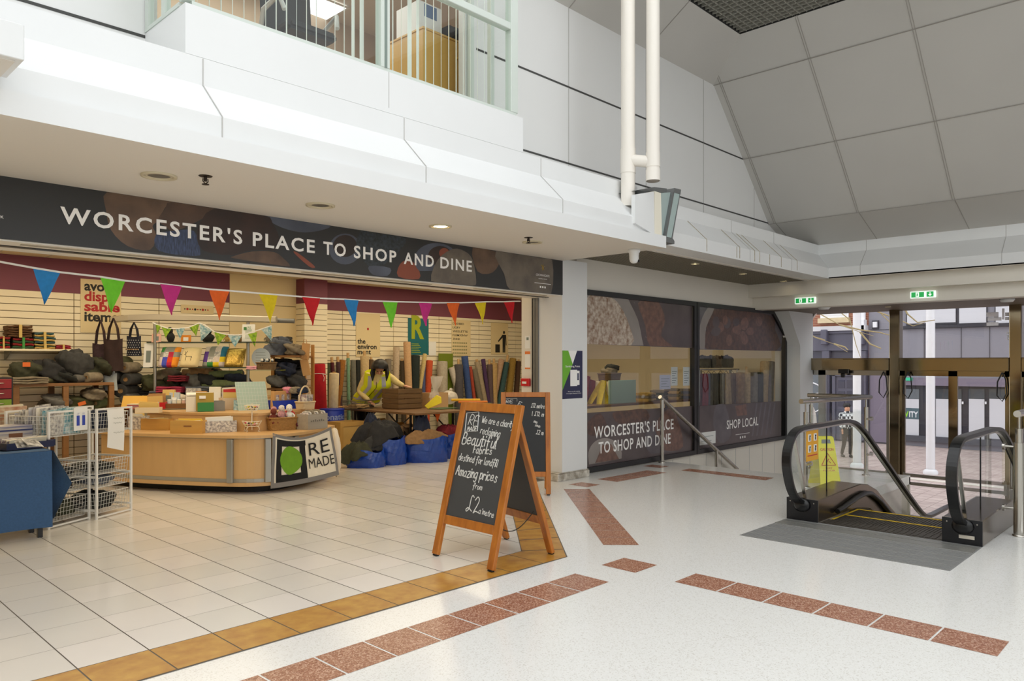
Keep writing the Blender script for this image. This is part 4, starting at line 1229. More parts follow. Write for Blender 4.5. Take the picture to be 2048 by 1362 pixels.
for i in range(6): m.box(a.x + .09, a.x + .34 - .03 * (i % 3), y - .001, y, b.z + .05 + i * .035, b.z + .062 + i * .035)
obj('small_print', m, LIMEP, t)
t, a, b, y = poster('wall_poster', 903, 639, 941, 712, 'cream poster with rows of small letters')
m = MB()
for i, s in enumerate(('DODEBO', 'UGRY', 'WEELETTE', 'FLEMXINW', 'ZNNK')): m.text(s, (a.x + .03, y, a.z - .11 - i * .085), XA, ZA, .045, 0, width=.45 * len(s) / 8, bold=.01)
for i in range(5):
    for j in range(8): m.box(a.x + .03 + j * .056, a.x + .07 + j * .056, y - .001, y, a.z - .53 - i * .075, a.z - .50 - i * .075, 1)
obj('lettering', m, [INK, M('poster_olive', (150, 146, 104), .6)], t)
t, a, b, y = poster('wall_poster', 982, 645, 1016, 709, 'cream poster with black figure putting litter in a bin')
m = MB(); cx = at(1008, 700, Y=y).x
hd_ = at(1007, 662, Y=y).z; ft = at(1007, 705, Y=y).z; H_ = hd_ - ft
m.poly([(cx + .035 * math.cos(k * .5), y, hd_ - .035 + .038 * math.sin(k * .5)) for k in range(12)])
m.poly([(cx - .07, y, hd_ - .09), (cx + .07, y, hd_ - .09), (cx + .085, y, hd_ - .34), (cx + .06, y, hd_ - .34), (cx + .05, y, hd_ - .15), (cx + .045, y, ft), (cx + .005, y, ft), (cx, y, hd_ - .36), (cx - .005, y, ft), (cx - .045, y, ft), (cx - .05, y, hd_ - .15)])
m.poly([(cx - .06, y, hd_ - .1), (cx - .05, y, hd_ - .16), (cx - .19, y, hd_ - .27), (cx - .2, y, hd_ - .235)])
m.box(cx - .29, cx - .14, y - .001, y, ft, ft + .19)
obj('pictogram', m, INK, t)
poster('wall_notice', 857.5, 683, 872, 711, 'small plain white notice right of the teal poster', NOTE)


# ---------------------------------------------------------------- cloth builders
def folded_mb(w, d, h, n, seed=0, mi=None):
    """pile of folded cloth: n rounded layers"""
    rnd = random.Random(seed); m = MB(); lh = h / n
    for i in range(n):
        ww, dd = w * rnd.uniform(.92, 1), d * rnd.uniform(.9, 1); ox, oy = rnd.uniform(-.02, .02) * w, rnd.uniform(-.03, .03) * d
        z = i * lh

        def f(a, b, ww=ww, dd=dd, z=z, ox=ox, oy=oy):
            th = 2 * math.pi * b; c, s_ = math.cos(th), math.sin(th)
            p_ = lambda q: math.copysign(abs(q) ** .35, q)
            return Vector((ox + (a - .5) * ww, oy + p_(c) * dd / 2, z + lh * .5 + p_(s_) * lh * .49 + .006 * math.sin(a * 9 + i)))
        m.surf(f, 6, 14, mi[i % len(mi)] if mi else 0)
        for a in (0, 1):
            m.add([f(a, j / 14) for j in range(14)], [list(range(14))], mi[i % len(mi)] if mi else 0)
    return m


def folded(p, w, d, h, n, mats, label, group, rz=0, seed=0, name='folded_fabric', band=None, cat='fabric'):
    t = thing(name, label, cat, p, rz, group) if band else None
    m = folded_mb(w, d, h, n, seed, list(range(len(mats))))
    if t is None:
        o = obj(name, m, mats); o.location = p; o.rotation_euler = (0, 0, rz)
        return tag(o, label, cat, group)
    obj('fabric_stack', m, mats, t, world=False)
    obj('ribbon', MB().box(-w * .06, w * .06, -d / 2 - .006, d / 2 + .006, -.0, h + .008), band, t, world=False)
    return t


def bundle(c, rad, mat, label, group=None, seed=0, rot=(0, 0, 0), name='rolled_fabric', cat='fabric', amp=.25, p=2.6, flat=.8):
    o = obj(name, MB().blob(c, rad, seed, amp, 20, 12, rot, 0, flat, p), mat)
    return tag(o, label, cat, group)


def rollmb(p0, p1, r, ends=True, n=18, squash=1.0):
    p0, p1 = Vector(p0), Vector(p1); d = (p1 - p0).normalized(); a = d.orthogonal().normalized(); b = d.cross(a); m = MB()
    prof = [(0, r * .35), (0, r * .55), (0, r * .8), (0.004, r * .95), (.012, r)]
    L_ = (p1 - p0).length
    rings = [(t_, rr) for t_, rr in prof] + [(L_ * .33, r * 1.02), (L_ * .66, r * .98)] + [(L_ - t_, rr) for t_, rr in prof[::-1]]
    v = [p0 + d * t_ + (a * math.cos(2 * math.pi * i / n) + b * math.sin(2 * math.pi * i / n)) * rr * (1 + .04 * math.sin(3 * 2 * math.pi * i / n + t_ * 4)) for t_, rr in rings for i in range(n)]
    k = len(rings)
    m.add(v, [(j * n + i, j * n + (i + 1) % n, (j + 1) * n + (i + 1) % n, (j + 1) * n + i) for j in range(k - 1) for i in range(n)], 0, True)
    return m, d


CARD = M('cardboard_tube', (196, 160, 110), .7)


def roll(p0, p1, r, mat, label, group=None, tube=0.0, name='fabric_roll'):
    """p0 bottom, p1 top of the cloth; tube = length of bare cardboard core showing"""
    p0, p1 = Vector(p0), Vector(p1); m, d = rollmb(p0, p1, r)
    t = thing(name, label, 'fabric roll', p0, 0, group)
    obj('cloth', m, mat, t)
    c = MB().cyl(p1 - d * .05, p1 + d * max(tube, .004), r * .36 if tube < .02 else .028, n=12, caps=False)
    c.cyl(p1 + d * (max(tube, .004) - .03), p1 - d * .03, r * .3 if tube < .02 else .022, n=12)
    obj('core_tube', c, CARD, t)
    return t


# rolls standing against the back wall: (u, v of the top, u, v lower down, px width, colour name, rgb, core)
ROLLS = [
    (655, 726, 656, 800, 11, 'moss green', (64, 70, 44), 0), (664, 725, 668, 800, 8, 'maroon', (78, 22, 34), .1), (676, 724, 680, 800, 9, 'plum brown', (72, 48, 52), .1),
    (685, 720, 673, 833, 13, 'ochre brown', (150, 96, 36), 0), (696, 716, 697, 790, 7, 'mint green', (118, 156, 128), .1), (706, 720, 708, 800, 11, 'ash grey', (112, 110, 100), 0),
    (716, 720, 717, 790, 11, 'black', (40, 42, 40), 0), (729, 712, 729, 790, 18, 'sand beige', (198, 172, 128), .1), (742, 719, 742, 790, 10, 'cocoa brown', (96, 74, 50), .05),
    (776, 718, 778, 800, 13, 'stone grey', (118, 108, 96), 0), (793, 694, 791, 775, 13, 'pale oatmeal', (190, 170, 146), 0), (804, 722, 806, 790, 9, 'dark umber', (70, 58, 44), .05),
    (814, 684, 817, 776, 15, 'tan kraft coloured', (204, 164, 122), 0), (830, 711, 829, 780, 20, 'bottle green', (26, 38, 36), 0), (846, 730, 846, 790, 10, 'slate blue', (74, 84, 124), 0),
    (850, 708, 842, 760, 9, 'straw coloured', (204, 180, 122), 0), (859, 721, 855, 790, 14, 'brick orange', (192, 78, 40), 0), (884, 723, 885, 790, 22, 'silver grey', (172, 162, 144), 0),
    (902, 735, 920, 796, 13, 'chalk white', (204, 194, 180), 0), (917, 729, 918, 796, 18, 'graphite grey', (80, 76, 78), .12), (929, 712, 938, 796, 14, 'cobalt blue', (58, 82, 136), 0),
    (940, 733, 948, 796, 8, 'rust red', (172, 70, 50), 0), (948, 738, 960, 796, 12, 'khaki grey', (122, 112, 94), 0), (954, 723, 967, 790, 12, 'putty beige', (164, 148, 122), .05),
    (966, 718, 975, 788, 9, 'purple', (78, 52, 92), 0), (979, 729, 981, 790, 12, 'mauve brown', (96, 78, 80), .12), (988, 726, 988, 800, 14, 'honey beige', (190, 158, 106), .1),
    (1003, 719, 987, 800, 12, 'salmon tan', (186, 152, 124), 0), (1013, 725, 1001, 794, 12, 'teal', (58, 88, 90), .18), (1026, 717, 1018, 784, 14, 'mustard', (152, 122, 54), 0), (1037, 723, 1033, 786, 11, 'dark chestnut', (82, 58, 42), .05)]
for i, (u, v, ub, vb, w, nm, rgb, core) in enumerate(ROLLS):
    Yt = 12.35 - .02 - (.0 if w < 15 else .06)
    p1 = at(u, v, Y=Yt); pm = at(ub, vb, Y=Yt - .06)
    dz = (p1 - pm) / (p1.z - pm.z); p0 = p1 - dz * (p1.z - .004)
    k = (p1 - Vector((0, 0, EYE))).dot(_d) / F
    r_ = w * k / 2 * .98
    p0.y = min(p0.y, 12.45 - r_); p1.y = min(p1.y, 12.47 - r_)
    roll(p0, p1, r_, cloth(nm.replace(' ', '_'), rgb, .22, 30), 'tall %s fabric roll standing at the back wall' % nm, 'fabric rolls along the back wall', core)
t = roll((7.42, 11.85, .004), at(636, 728, t=13.62), .125, cloth('crimson', (178, 14, 30), .2), 'thick crimson fabric roll tied with string', 'fabric rolls along the back wall')
q = at(637, 748, t=13.62)
obj('string', MB().tube([q + Vector((.133 * math.cos(k * .524), .133 * math.sin(k * .524), .01 * math.sin(k))) for k in range(12)], .006, 6, 0, True).tube([q + _r * .1 - _d * .09, q + _r * .13 - _d * .1 + ZA * -.06, q + _r * .12 - _d * .1 + ZA * -.13], .005, 6), NOTE, t)
roll((7.48, 11.60, .004), at(668, 746, t=13.3), .085, cloth('cream_wrap', (222, 202, 164), .15), 'creased cream wrapped roll leaning beside the crimson roll', 'fabric rolls along the back wall', .02)
o = tag(obj('green_board', MB().box(at(877, 706, Y=12.44).x, at(905, 706, Y=12.44).x, 12.42, 12.45, .02, at(890, 707, Y=12.44).z), M('olive_board', (112, 128, 26), .6), bev=.004), 'olive green board behind the silver grey roll', 'board')

# ---------------------------------------------------------------- shelf and heaped table on the left
WOODT = M('bench_wood', (150, 104, 56), .5, var=.25, scale=6, stretch=(.3, 3, 3))
zs = at(60, 698, Y=12.2).z
xs1 = at(144, 697, Y=12.2).x
t = thing('wall_shelf', 'cream wall shelf carrying tied fabric bundles', 'shelf', (2.4, 12.3, zs))
obj('board', MB().box(.2, xs1, 12.1, 12.49, zs - .03, zs), CREAM, t, bev=.004)
for x in (1.0, 2.7, xs1 - .1): obj('bracket', MB().slab([(x, 12.49, zs - .03), (x, 12.15, zs - .03), (x, 12.49, zs - .16)], (.02, 0, 0)), GREYM, t)
cm = {k: cloth(k, v, .3) for k, v in dict(brown=(92, 62, 34), red=(140, 24, 30), green=(44, 74, 44), teal=(40, 66, 74), straw=(196, 162, 90), sand=(206, 172, 120), olive=(84, 86, 56), grey=(104, 102, 98), dgrey=(62, 62, 62), charcoal=(44, 44, 46), stone=(140, 128, 108), navy=(38, 46, 68), rose=(176, 52, 84), wine=(120, 22, 40), sage=(118, 128, 86), slate=(98, 104, 116), tan=(150, 116, 78), black=(26, 26, 28), dolive=(60, 62, 44), pink=(220, 140, 160)).items()}
RIB = M('ribbon_straw', (206, 178, 104), .6); RIBG = M('ribbon_green', (60, 140, 60), .6)


def onshelf(u0, u1, v0, v1, Y, mats, n, label, band, grp, seed, d=.3):
    a, b = at(u0, v1, Y=Y - d / 2), at(u1, v0, Y=Y - d / 2)
    return folded(((a.x + b.x) / 2, Y, a.z), b.x - a.x, d, b.z - a.z, n, mats, label, grp, 0, seed, band=band)


G1 = 'tied fabric bundles on the wall shelf'
zz = zs + .002
for (u0, u1, h, x_, mats, n, lab, band, seed, lift) in (
        (-6, 21, .16, 0, ('red', 'green'), 5, 'red over green tied fabric bundle at left end of wall shelf', RIB, 1, 0),
        (26, 68, .15, 0, ('green', 'red'), 4, 'dark red fabric bundle with green ribbon on the wall shelf', RIBG, 2, 0),
        (16, 66, .17, 0, ('brown',), 5, 'brown tied fabric bundle topmost on the wall shelf', RIB, 3, .155),
        (69, 112, .07, 0, ('straw', 'olive'), 3, 'straw coloured fabric bundle lowest under the teal one', RIB, 4, 0),
        (69, 111, .16, 0, ('teal', 'straw'), 5, 'teal and yellow tied fabric bundle on the wall shelf', RIB, 5, .075),
        (112, 143, .06, 0, ('red', 'rose'), 3, 'flat red tied fabric bundle at right end of wall shelf', RIB, 6, 0)):
    a, b = at(u0, 690, Y=12.15), at(u1, 690, Y=12.15)
    folded(((a.x + b.x) / 2, 12.3, zz + lift), b.x - a.x, .3, h, n, [cm[k] for k in mats], lab, G1, 0, seed, band=band)
TZ = at(130, 766, Y=11.75).z
xl_, xr_ = at(26, 770, Y=11.7).x, at(226, 770, Y=11.7).x
t = thing('fabric_bench', 'two-tier wooden bench heaped with grey fabric by the left slatwall', 'bench', (3, 12, 0))
obj('top', MB().box(xl_, xr_, 11.65, 12.4, TZ - .04, TZ), WOODT, t, bev=.004)
obj('lower_shelf', MB().box(xl_ + .02, xr_ - .02, 11.7, 12.4, TZ - .62, TZ - .59), WOODT, t, bev=.004)
for x in (xl_ + .03, (xl_ + xr_) / 2, xr_ - .03):
    for y in (11.69, 12.35): obj('leg', MB().box(x - .035, x + .035, y - .035, y + .035, 0, TZ - .04), WOODT, t, bev=.004)
G2 = 'fabric bundles heaped on the wooden bench'
HEAP = [(52, 742, .17, .11, 'dolive', 'dark olive fabric bundle with orange tag on left of bench', 1), (50, 759, .24, .06, 'stone', 'flat stone fabric fold lying under the dark olive bundle', 2),
        (100, 744, .21, .14, 'charcoal', 'charcoal fabric bundle heaped mid bench', 3), (104, 762, .12, .05, 'olive', 'small olive fold at the front edge of the bench', 4),
        (148, 736, .21, .22, 'dgrey', 'big dark grey fabric bundle highest on the bench', 5), (128, 757, .13, .07, 'black', 'black fabric twist beside the big grey bundle', 6),
        (163, 757, .10, .07, 'grey', 'grey rolled fabric with pale spiral end on the bench', 7), (186, 755, .11, .09, 'stone', 'stone coloured roll at the right of the bench', 8), (196, 735, .15, .12, 'dolive', 'olive drab bundle behind the tote bags', 9)]
for u, v, rx, rz_, c, lab, sd in HEAP:
    p = at(u, v, Y=11.95 if sd not in (4, 6, 7, 8, 2) else 11.78)
    p.z = max(p.z, TZ + rz_ * .8)
    if sd in (4, 7, 8): roll(p + _d * .12 + _r * .03, p - _d * .12 - _r * .03, rz_ * .8, cm[c], lab, G2, name='rolled_fabric')
    elif sd == 2: folded(p - ZA * rz_, rx * 2, .36, rz_ * 1.6, 3, [cm[c]], lab, G2, 0, sd)
    else: bundle(p, (rx * 1.05, .2 if sd != 6 else .1, rz_), cm[c], lab, G2, sd, (.3 * math.sin(sd), .25 * math.cos(sd * 2), .2 * (sd % 3)), amp=.42)
tag(obj('price_tag', MB().obox(at(53, 729, Y=11.74), (.09, .003, .06)), M('tag_orange', (226, 110, 40), .6)), 'orange price tag on the dark olive bundle', 'tag')
for i, (u, v, rx, rz_, c, lab) in enumerate(((110, 803, .17, .09, 'grey', 'grey bundle at left on lower tier of the bench'), (150, 806, .2, .1, 'olive', 'olive bundle with orange label on lower tier of bench'), (186, 790, .14, .09, 'stone', 'stone bundle at right on lower tier of bench'), (200, 806, .12, .08, 'sage', 'sage roll at the right end of lower bench tier'), (128, 818, .16, .07, 'dgrey', 'dark bundle at the front of the lower bench tier'))):
    p = at(u, v, Y=11.85 + .1 * (i % 2)); p.z = max(p.z, TZ - .59 + rz_ * .8)
    if i > 2: roll(p + _d * .15, p - _d * .12, rz_, cm[c], lab, 'fabric bundles on the lower bench tier', name='rolled_fabric')
    else: bundle(p, (rx, .2, rz_), cm[c], lab, 'fabric bundles on the lower bench tier', 20 + i, amp=.4)
tag(obj('price_tag', MB().obox(at(164, 807, Y=11.62), (.1, .003, .05), (0, -.3, 0)), MATS['tag_orange']), 'orange label on the lower bench tier', 'tag')
# little chest of coloured drawers at the far left
x0, x1 = at(-20, 800, Y=10.9).x, at(27, 800, Y=10.9).x
t = thing('drawer_chest', 'small chest of red and green drawers at the left edge', 'drawers', (x0, 11.1, 0))
ztop = at(10, 755, Y=10.9).z
obj('carcass', MB().box(x0, x1, 10.92, 11.4, 0, ztop), M('chest_black', (40, 36, 34), .5), t)
for i, c in enumerate(((150, 28, 32), (130, 24, 30), (120, 150, 40), (140, 26, 32), (190, 170, 130), (170, 150, 110))):
    zt = ztop - .02 - i * .125
    dr = obj('drawer', MB().box(x0 + .02, x1 - .02, 10.9, 10.93, zt - .115, zt), M('drawer_paint_%d' % i, c, .45), t, bev=.004)
    obj('handle', MB().tube([(x1 - .22, 10.9, zt - .05), (x1 - .2, 10.88, zt - .05), (x1 - .12, 10.88, zt - .05), (x1 - .1, 10.9, zt - .05)], .006, 6), STEEL, dr)

# ---------------------------------------------------------------- bunting across the opening
BUNT = [((66, 536), (121, 545), (89, 609), 'blue'), ((201, 554), (251, 562), (223, 625), 'lime'), ((320, 568), (363, 573), (343, 630), 'pink'), ((418, 579), (459, 582), (439, 640), 'orange'), ((518, 587), (556, 590), (541, 646), 'yellow'), ((604, 594), (640, 597), (625, 651), 'red'),
        ((688, 599), (717, 601), (708, 652), 'blue'), ((766, 603), (796, 604), (783, 655), 'lime'), ((837, 605), (864, 606), (852, 652), 'pink'), ((893, 606), (919, 606), (911, 651), 'orange'), ((950, 605), (973, 604), (966, 648), 'yellow'), ((1007, 604), (1029, 603), (1024, 646), 'red')]
BC = dict(blue=(38, 136, 206), lime=(116, 212, 44), pink=(204, 46, 136), orange=(238, 104, 28), yellow=(232, 206, 20), red=(206, 16, 30))
YBU = 7.22
t = thing('bunting', 'string of bright triangular flags across the shop opening', 'bunting', at(600, 594, Y=YBU))
cord = [(-40, 517), (0, 524)] + [p for a, b, c, n_ in BUNT for p in (a, b)] + [(1041, 603)]
obj('cord', MB().strip([at(u, v - .5, Y=YBU) for u, v in cord], .004, .016, 0, side=(0, 1, 0)), NOTE, t)
for i, (a, b, c, n_) in enumerate(BUNT):
    A_, B_, C_ = at(*a, Y=YBU), at(*b, Y=YBU), at(*c, Y=YBU)

    def f(s_, h_):
        p = A_.lerp(B_, s_).lerp(C_, h_)
        return p + YA * (.012 * math.sin(s_ * 5 + i) * h_ + .006 * math.sin(h_ * 7 + i * 2))
    m = MB().surf(f, 6, 10); m.surf(lambda s_, h_: f(1 - s_, h_) + YA * .001, 6, 10)
    obj('flag', m, M('flag_' + n_, BC[n_], .75, var=.12, scale=26), t)
# ================================================================ TILL COUNTER, DISPLAY RACK AND WHAT IS ON THEM
MAPLE = M('maple_laminate', (206, 166, 112), .4, var=.08, scale=9, stretch=(1, 1, .2))
ALU = M('aluminium_trim', (168, 166, 158), .35, .7)
# plan of the worktop's front edge
edge = [(3.30, 10.55), (3.45, 10.0), (3.75, 9.42), (4.10, 8.85), (4.32, 8.58), (4.55, 8.46), (4.80, 8.45), (5.05, 8.52), (5.35, 8.68), (5.62, 8.86), (5.9, 9.1)]
edge = [tuple(p) for p in smooth(edge, 3)]


def inset(path, d):
    out = []
    for i, p in enumerate(path):
        a, b = Vector(path[max(i - 1, 0)]), Vector(path[min(i + 1, len(path) - 1)]); t_ = (b - a).normalized(); n_ = Vector((-t_.y, t_.x))
        out.append(tuple(Vector(p) + n_ * d))
    return out


def band(mb, path, d, z0, z1, mi=0, th=.03):
    o, i_ = inset(path, d), inset(path, d + th)
    for k in range(len(path) - 1):
        mb.add([(*o[k], z0), (*o[k + 1], z0), (*o[k + 1], z1), (*o[k], z1)], [(0, 1, 2, 3)], mi, True)
        mb.add([(*o[k], z1), (*o[k + 1], z1), (*i_[k + 1], z1), (*i_[k], z1)], [(0, 1, 2, 3)], mi)
        mb.add([(*o[k], z0), (*o[k + 1], z0), (*i_[k + 1], z0), (*i_[k], z0)], [(3, 2, 1, 0)], mi)
        mb.add([(*i_[k], z0), (*i_[k + 1], z0), (*i_[k + 1], z1), (*i_[k], z1)], [(3, 2, 1, 0)], mi, True)
    return mb


ct = thing('till_counter', 'curved maple till counter with aluminium trim on a black plinth', 'counter', (4.7, 9.2, 0))
ZT = .72
obj('plinth', band(MB(), edge, .22, 0, .10, 0), M('plinth_black', (14, 14, 14), .6), ct)
obj('base_board', band(MB(), edge, .03, .10, .145, 0, .25), MAPLE, ct)
KN = len(edge)
# aluminium rails, then separate maple panels with posts between them
obj('lower_trim', band(MB(), edge, .045, .145, .19, 0), ALU, ct)
cuts = [0, 6, 10, 15, 20, 25, KN - 1]
for i in range(6):
    seg = edge[cuts[i]:cuts[i + 1] + 1]
    if len(seg) > 1: obj('panel', band(MB(), seg, .05, .19, ZT - .045, 0), MAPLE, ct)
for i in (10, 15, 20):
    p, q_ = inset(edge, .03)[i], inset(edge, .03)[i + 1]; a_ = math.atan2(q_[1] - p[1], q_[0] - p[0])
    obj('upright', MB().obox((p[0], p[1], .41), (.075, .05, .53), (0, 0, a_)), ALU, ct, bev=.006)
obj('upper_trim', band(MB(), edge, .04, ZT - .045, ZT - .035, 0, .1), ALU, ct)
back = [(5.9, 9.45), (5.1, 10.0), (3.95, 10.75)]
m = MB(); top = [Vector((*p, ZT - .035)) for p in edge] + [Vector((*p, ZT - .035)) for p in back]
m.slab(top, (0, 0, .035))
obj('worktop', m, MAPLE, ct)
# raised rear tier
r_in = inset(edge, .56); ZU = .95
tier = [Vector((*p, ZT)) for p in r_in[4:-6]] + [Vector((5.75, 9.45, ZT)), Vector((5.08, 9.96, ZT)), Vector((3.97, 10.7, ZT))]
obj('rear_tier', MB().slab(tier, (0, 0, ZU - ZT - .03)), MAPLE, ct)
obj('rear_worktop', MB().slab([p + ZA * (ZU - ZT - .03) + (p - Vector((4.7, 9.7, p.z))) * .03 for p in tier], (0, 0, .03)), MAPLE, ct)
pt = inset(edge, 0.02)[21]
obj('price_strip', MB().obox((pt[0] + .05, pt[1] - .03, .115), (.13, .006, .05), (0, 0, .1)), M('strip_pink', (226, 196, 176), .6), ct)

CANVAS = M('banner_canvas', (232, 222, 200), .8, var=.06, scale=20)
BGREY = M('banner_grey', (126, 122, 118), .8); BBLK = M('banner_black', (18, 18, 18), .8); BGRN = M('banner_green', (112, 160, 32), .8, var=.12, scale=14)
# cloth banner hung on the counter's right end: 4 corners in pixels, on a slightly curved plane
def tb(u, v, dep=.0):
    # plane through the counter's front right end
    n_ = Vector((-.1, -1, 0)).normalized(); o_ = Vector((4.86, 8.50 - .05, 0))
    q_ = _d + _r * ((u - 1024) / F) + Vector((0, 0, (HV - v) / F)); k = (o_ - Vector((0, 0, EYE))).dot(n_) / q_.dot(n_)
    return Vector((0, 0, EYE)) + q_ * k + n_ * dep


c4 = [(544, 866), (661, 853), (677, 949), (541, 977)]


def bmap(s_, h_):
    """banner surface: s 0-1 left to right, h 0-1 top to bottom; the top edge sags"""
    u = (c4[0][0] * (1 - s_) + c4[1][0] * s_) * (1 - h_) + (c4[3][0] * (1 - s_) + c4[2][0] * s_) * h_
    v = (c4[0][1] * (1 - s_) + c4[1][1] * s_) * (1 - h_) + (c4[3][1] * (1 - s_) + c4[2][1] * s_) * h_
    v += 15 * (1 - h_) ** 2 * math.sin(math.pi * s_) + 3 * h_ * math.sin(math.pi * s_)
    return tb(u, v, .01 + .012 * math.sin(s_ * 7 + 1) * (1 - h_ * .5) + .008 * math.sin(h_ * 6 + s_ * 4))


bn = thing('cloth_banner', 'white cloth banner reading RE MADE hung on the counter end', 'banner', tb(610, 900))
m = MB().surf(bmap, 60, 40); m.surf(lambda a_, b_: bmap(1 - a_, b_) + YA * .004, 60, 40)
obj('canvas', m, CANVAS, bn)
nrm = Vector((-.1, -1, 0)).normalized()


def bpatch(mb, s0, s1, h0, h1, lift, mi=0): mb.surf(lambda a_, b_: bmap(s0 + (s1 - s0) * a_, h0 + (h1 - h0) * b_) + nrm * lift, max(3, int(60 * (s1 - s0))), max(3, int(40 * (h1 - h0))), mi)


m = MB()
for q_ in ((0, 1, 0, .06), (0, 1, .91, 1), (0, .045, 0, 1), (.965, 1, 0, 1)): bpatch(m, *q_, .003)
obj('border', m, BGREY, bn)
m = MB()
for q_ in ((.07, .56, .09, .22), (.07, .54, .78, .91), (.07, .155, .09, .91), (.455, .55, .09, .91)): bpatch(m, *q_, .0035)
obj('black_square', m, BBLK, bn)
m = MB(); ring = [bmap(.31 + .17 * math.cos(a_) * (1 + .08 * math.sin(2 * a_ + 1)), .5 + .29 * math.sin(a_) * (1 + .06 * math.cos(3 * a_))) + nrm * .006 for a_ in [k * .2617 for k in range(24)]]
m.add(ring + [bmap(.31, .5) + nrm * .008], [(k, (k + 1) % 24, 24) for k in range(24)], 0, True)
obj('green_apple', m, BGRN, bn)
m = MB()
for s, s0, h0, w_, hh in (('RE', .60, .47, .31, .30), ('MADE', .578, .74, .375, .21)):
    tmp = MB().text(s, (0, 0, 0), XA, ZA, 1, 0, width=1, bold=0)
    m.add([bmap(s0 + w_ * v.x, h0 - hh * v.z) + nrm * .016 for v in tmp.v], tmp.f)
obj('lettering', m, BBLK, bn)
o_ = tag(obj('plastic_sack', MB().blob(tb(682, 905, -.18), (.07, .12, .3), 3, .2, 16, 10), M('sack_cream', (228, 216, 196), .5)), 'cream sack hanging behind the banner\'s right edge', 'bag')

# ---------------------------------------------------------------- things on the worktop (front level z=.72)
PINE = M('pine_box', (206, 160, 84), .5, var=.12, scale=7, stretch=(.4, 3, 3))


def openbox(mb, x0, x1, y0, y1, z0, z1, th=.012, mi=0):
    mb.box(x0, x1, y0, y1, z0, z0 + th, mi); mb.box(x0, x1, y0, y0 + th, z0 + th, z1, mi); mb.box(x0, x1, y1 - th, y1, z0 + th, z1, mi)
    mb.box(x0, x0 + th, y0 + th, y1 - th, z0 + th, z1, mi); mb.box(x1 - th, x1, y0 + th, y1 - th, z0 + th, z1, mi)
    return mb


def local(u, v, z): return at(u, v, Z=z)


def cardrow(t, w, d, h, n, cols, seed, z0=.02, name='card', lean=.12, x0=None, y0=None, rows=1):
    rnd = random.Random(seed)
    for i in range(n):
        y = -d / 2 + .03 + (d - .06) * (i // rows) / max(1, (n - 1) // rows); hh = h * rnd.uniform(.8, 1.1); ww = w / rows * rnd.uniform(.8, .94)
        x = -w / 2 + w / rows * (i % rows + .5)
        c_ = rnd.choice(cols)
        obj(name, MB().obox((x + rnd.uniform(-.01, .01), y, z0 + hh / 2), (ww, .006, hh), (lean * rnd.uniform(.5, 1.5), rnd.uniform(-.06, .06), 0)), c_, t, world=False)


PC = [M('card_%d' % i, c, .6) for i, c in enumerate(((240, 236, 226), (226, 216, 190), (232, 200, 120), (196, 206, 214), (214, 176, 160), (208, 60, 60), (250, 246, 236)))]
FLOR = M('floral_paper', (236, 232, 222), .6, rgb2=(120, 116, 120), scale=34, detail=6)
FLOB = M('floral_blue', (214, 228, 226), .8, rgb2=(60, 140, 160), scale=30, detail=4)
FLOG = M('floral_green', (176, 208, 60), .8, rgb2=(90, 140, 40), scale=30, detail=4)
MULTI = M('multi_cloth', (230, 222, 208), .9, rgb2=(110, 80, 110), scale=26, detail=5)
q = local(309, 861, ZT); dirn = math.atan2(-.85, .53)


def cbox(name, label, u, v, w, d, h, rz, mat, z=ZT + .001, cat='box', print_=None, th=.012, group=None):
    p = at(u, max(v, 816.5), Z=z); n_ = Vector((-math.sin(rz), math.cos(rz), 0))
    t = thing(name, label, cat, p + n_ * d / 2, rz, group)
    obj('body', openbox(MB(), -w / 2, w / 2, -d / 2, d / 2, 0, h, th), mat, t, world=False)
    return t


RZ = -.98
t = cbox('pine_crate', 'open pine box with dark print, left one on counter front', 309, 860, .40, .26, .145, RZ, PINE)
m = MB()
for i, (x, z, r_) in enumerate(((.11, .06, .012), (.13, .085, .015), (.1, .1, .01), (.15, .05, .01), (.14, .11, .012))): m.poly([(x + r_ * math.cos(k * .7), -.112, z + r_ * math.sin(k * .7)) for k in range(9)])
obj('print', m, INK, t, world=False)
cardrow(t, .36, .2, .13, 7, PC[:4], 3, .013, rows=1)
t = cbox('pine_crate', 'open pine box full of yellow cards, right one on counter front', 372, 867, .40, .22, .155, RZ + .15, PINE)
cardrow(t, .36, .17, .15, 8, [M('card_yellow', (240, 206, 84), .6), PC[6], PC[2]], 5, .013)
obj('print', MB().box(-.03, .07, -.1125, -.112, .08, .1), WOODT, t, world=False)
obj('foot', MB().box(-.18, -.12, -.13, .13, -.001, .0), PINE, t, world=False)
RZ2 = -.35
t = cbox('patterned_box', 'floral paper tray of cards on the counter front', 440, 864.5, .40, .24, .14, RZ2, FLOR)
cardrow(t, .36, .2, .17, 9, [PC[6], PC[0], PC[1]], 8, .013)
t = thing('cake_stand', 'small white wire two-tier stand with trinkets', 'stand', local(504, 864, ZT) + Vector((.03, .06, 0)))
WIRE = M('white_wire', (236, 228, 206), .4)
obj('centre_pole', MB().cyl((0, 0, .02), (0, 0, .36), .007), WIRE, t, world=False)
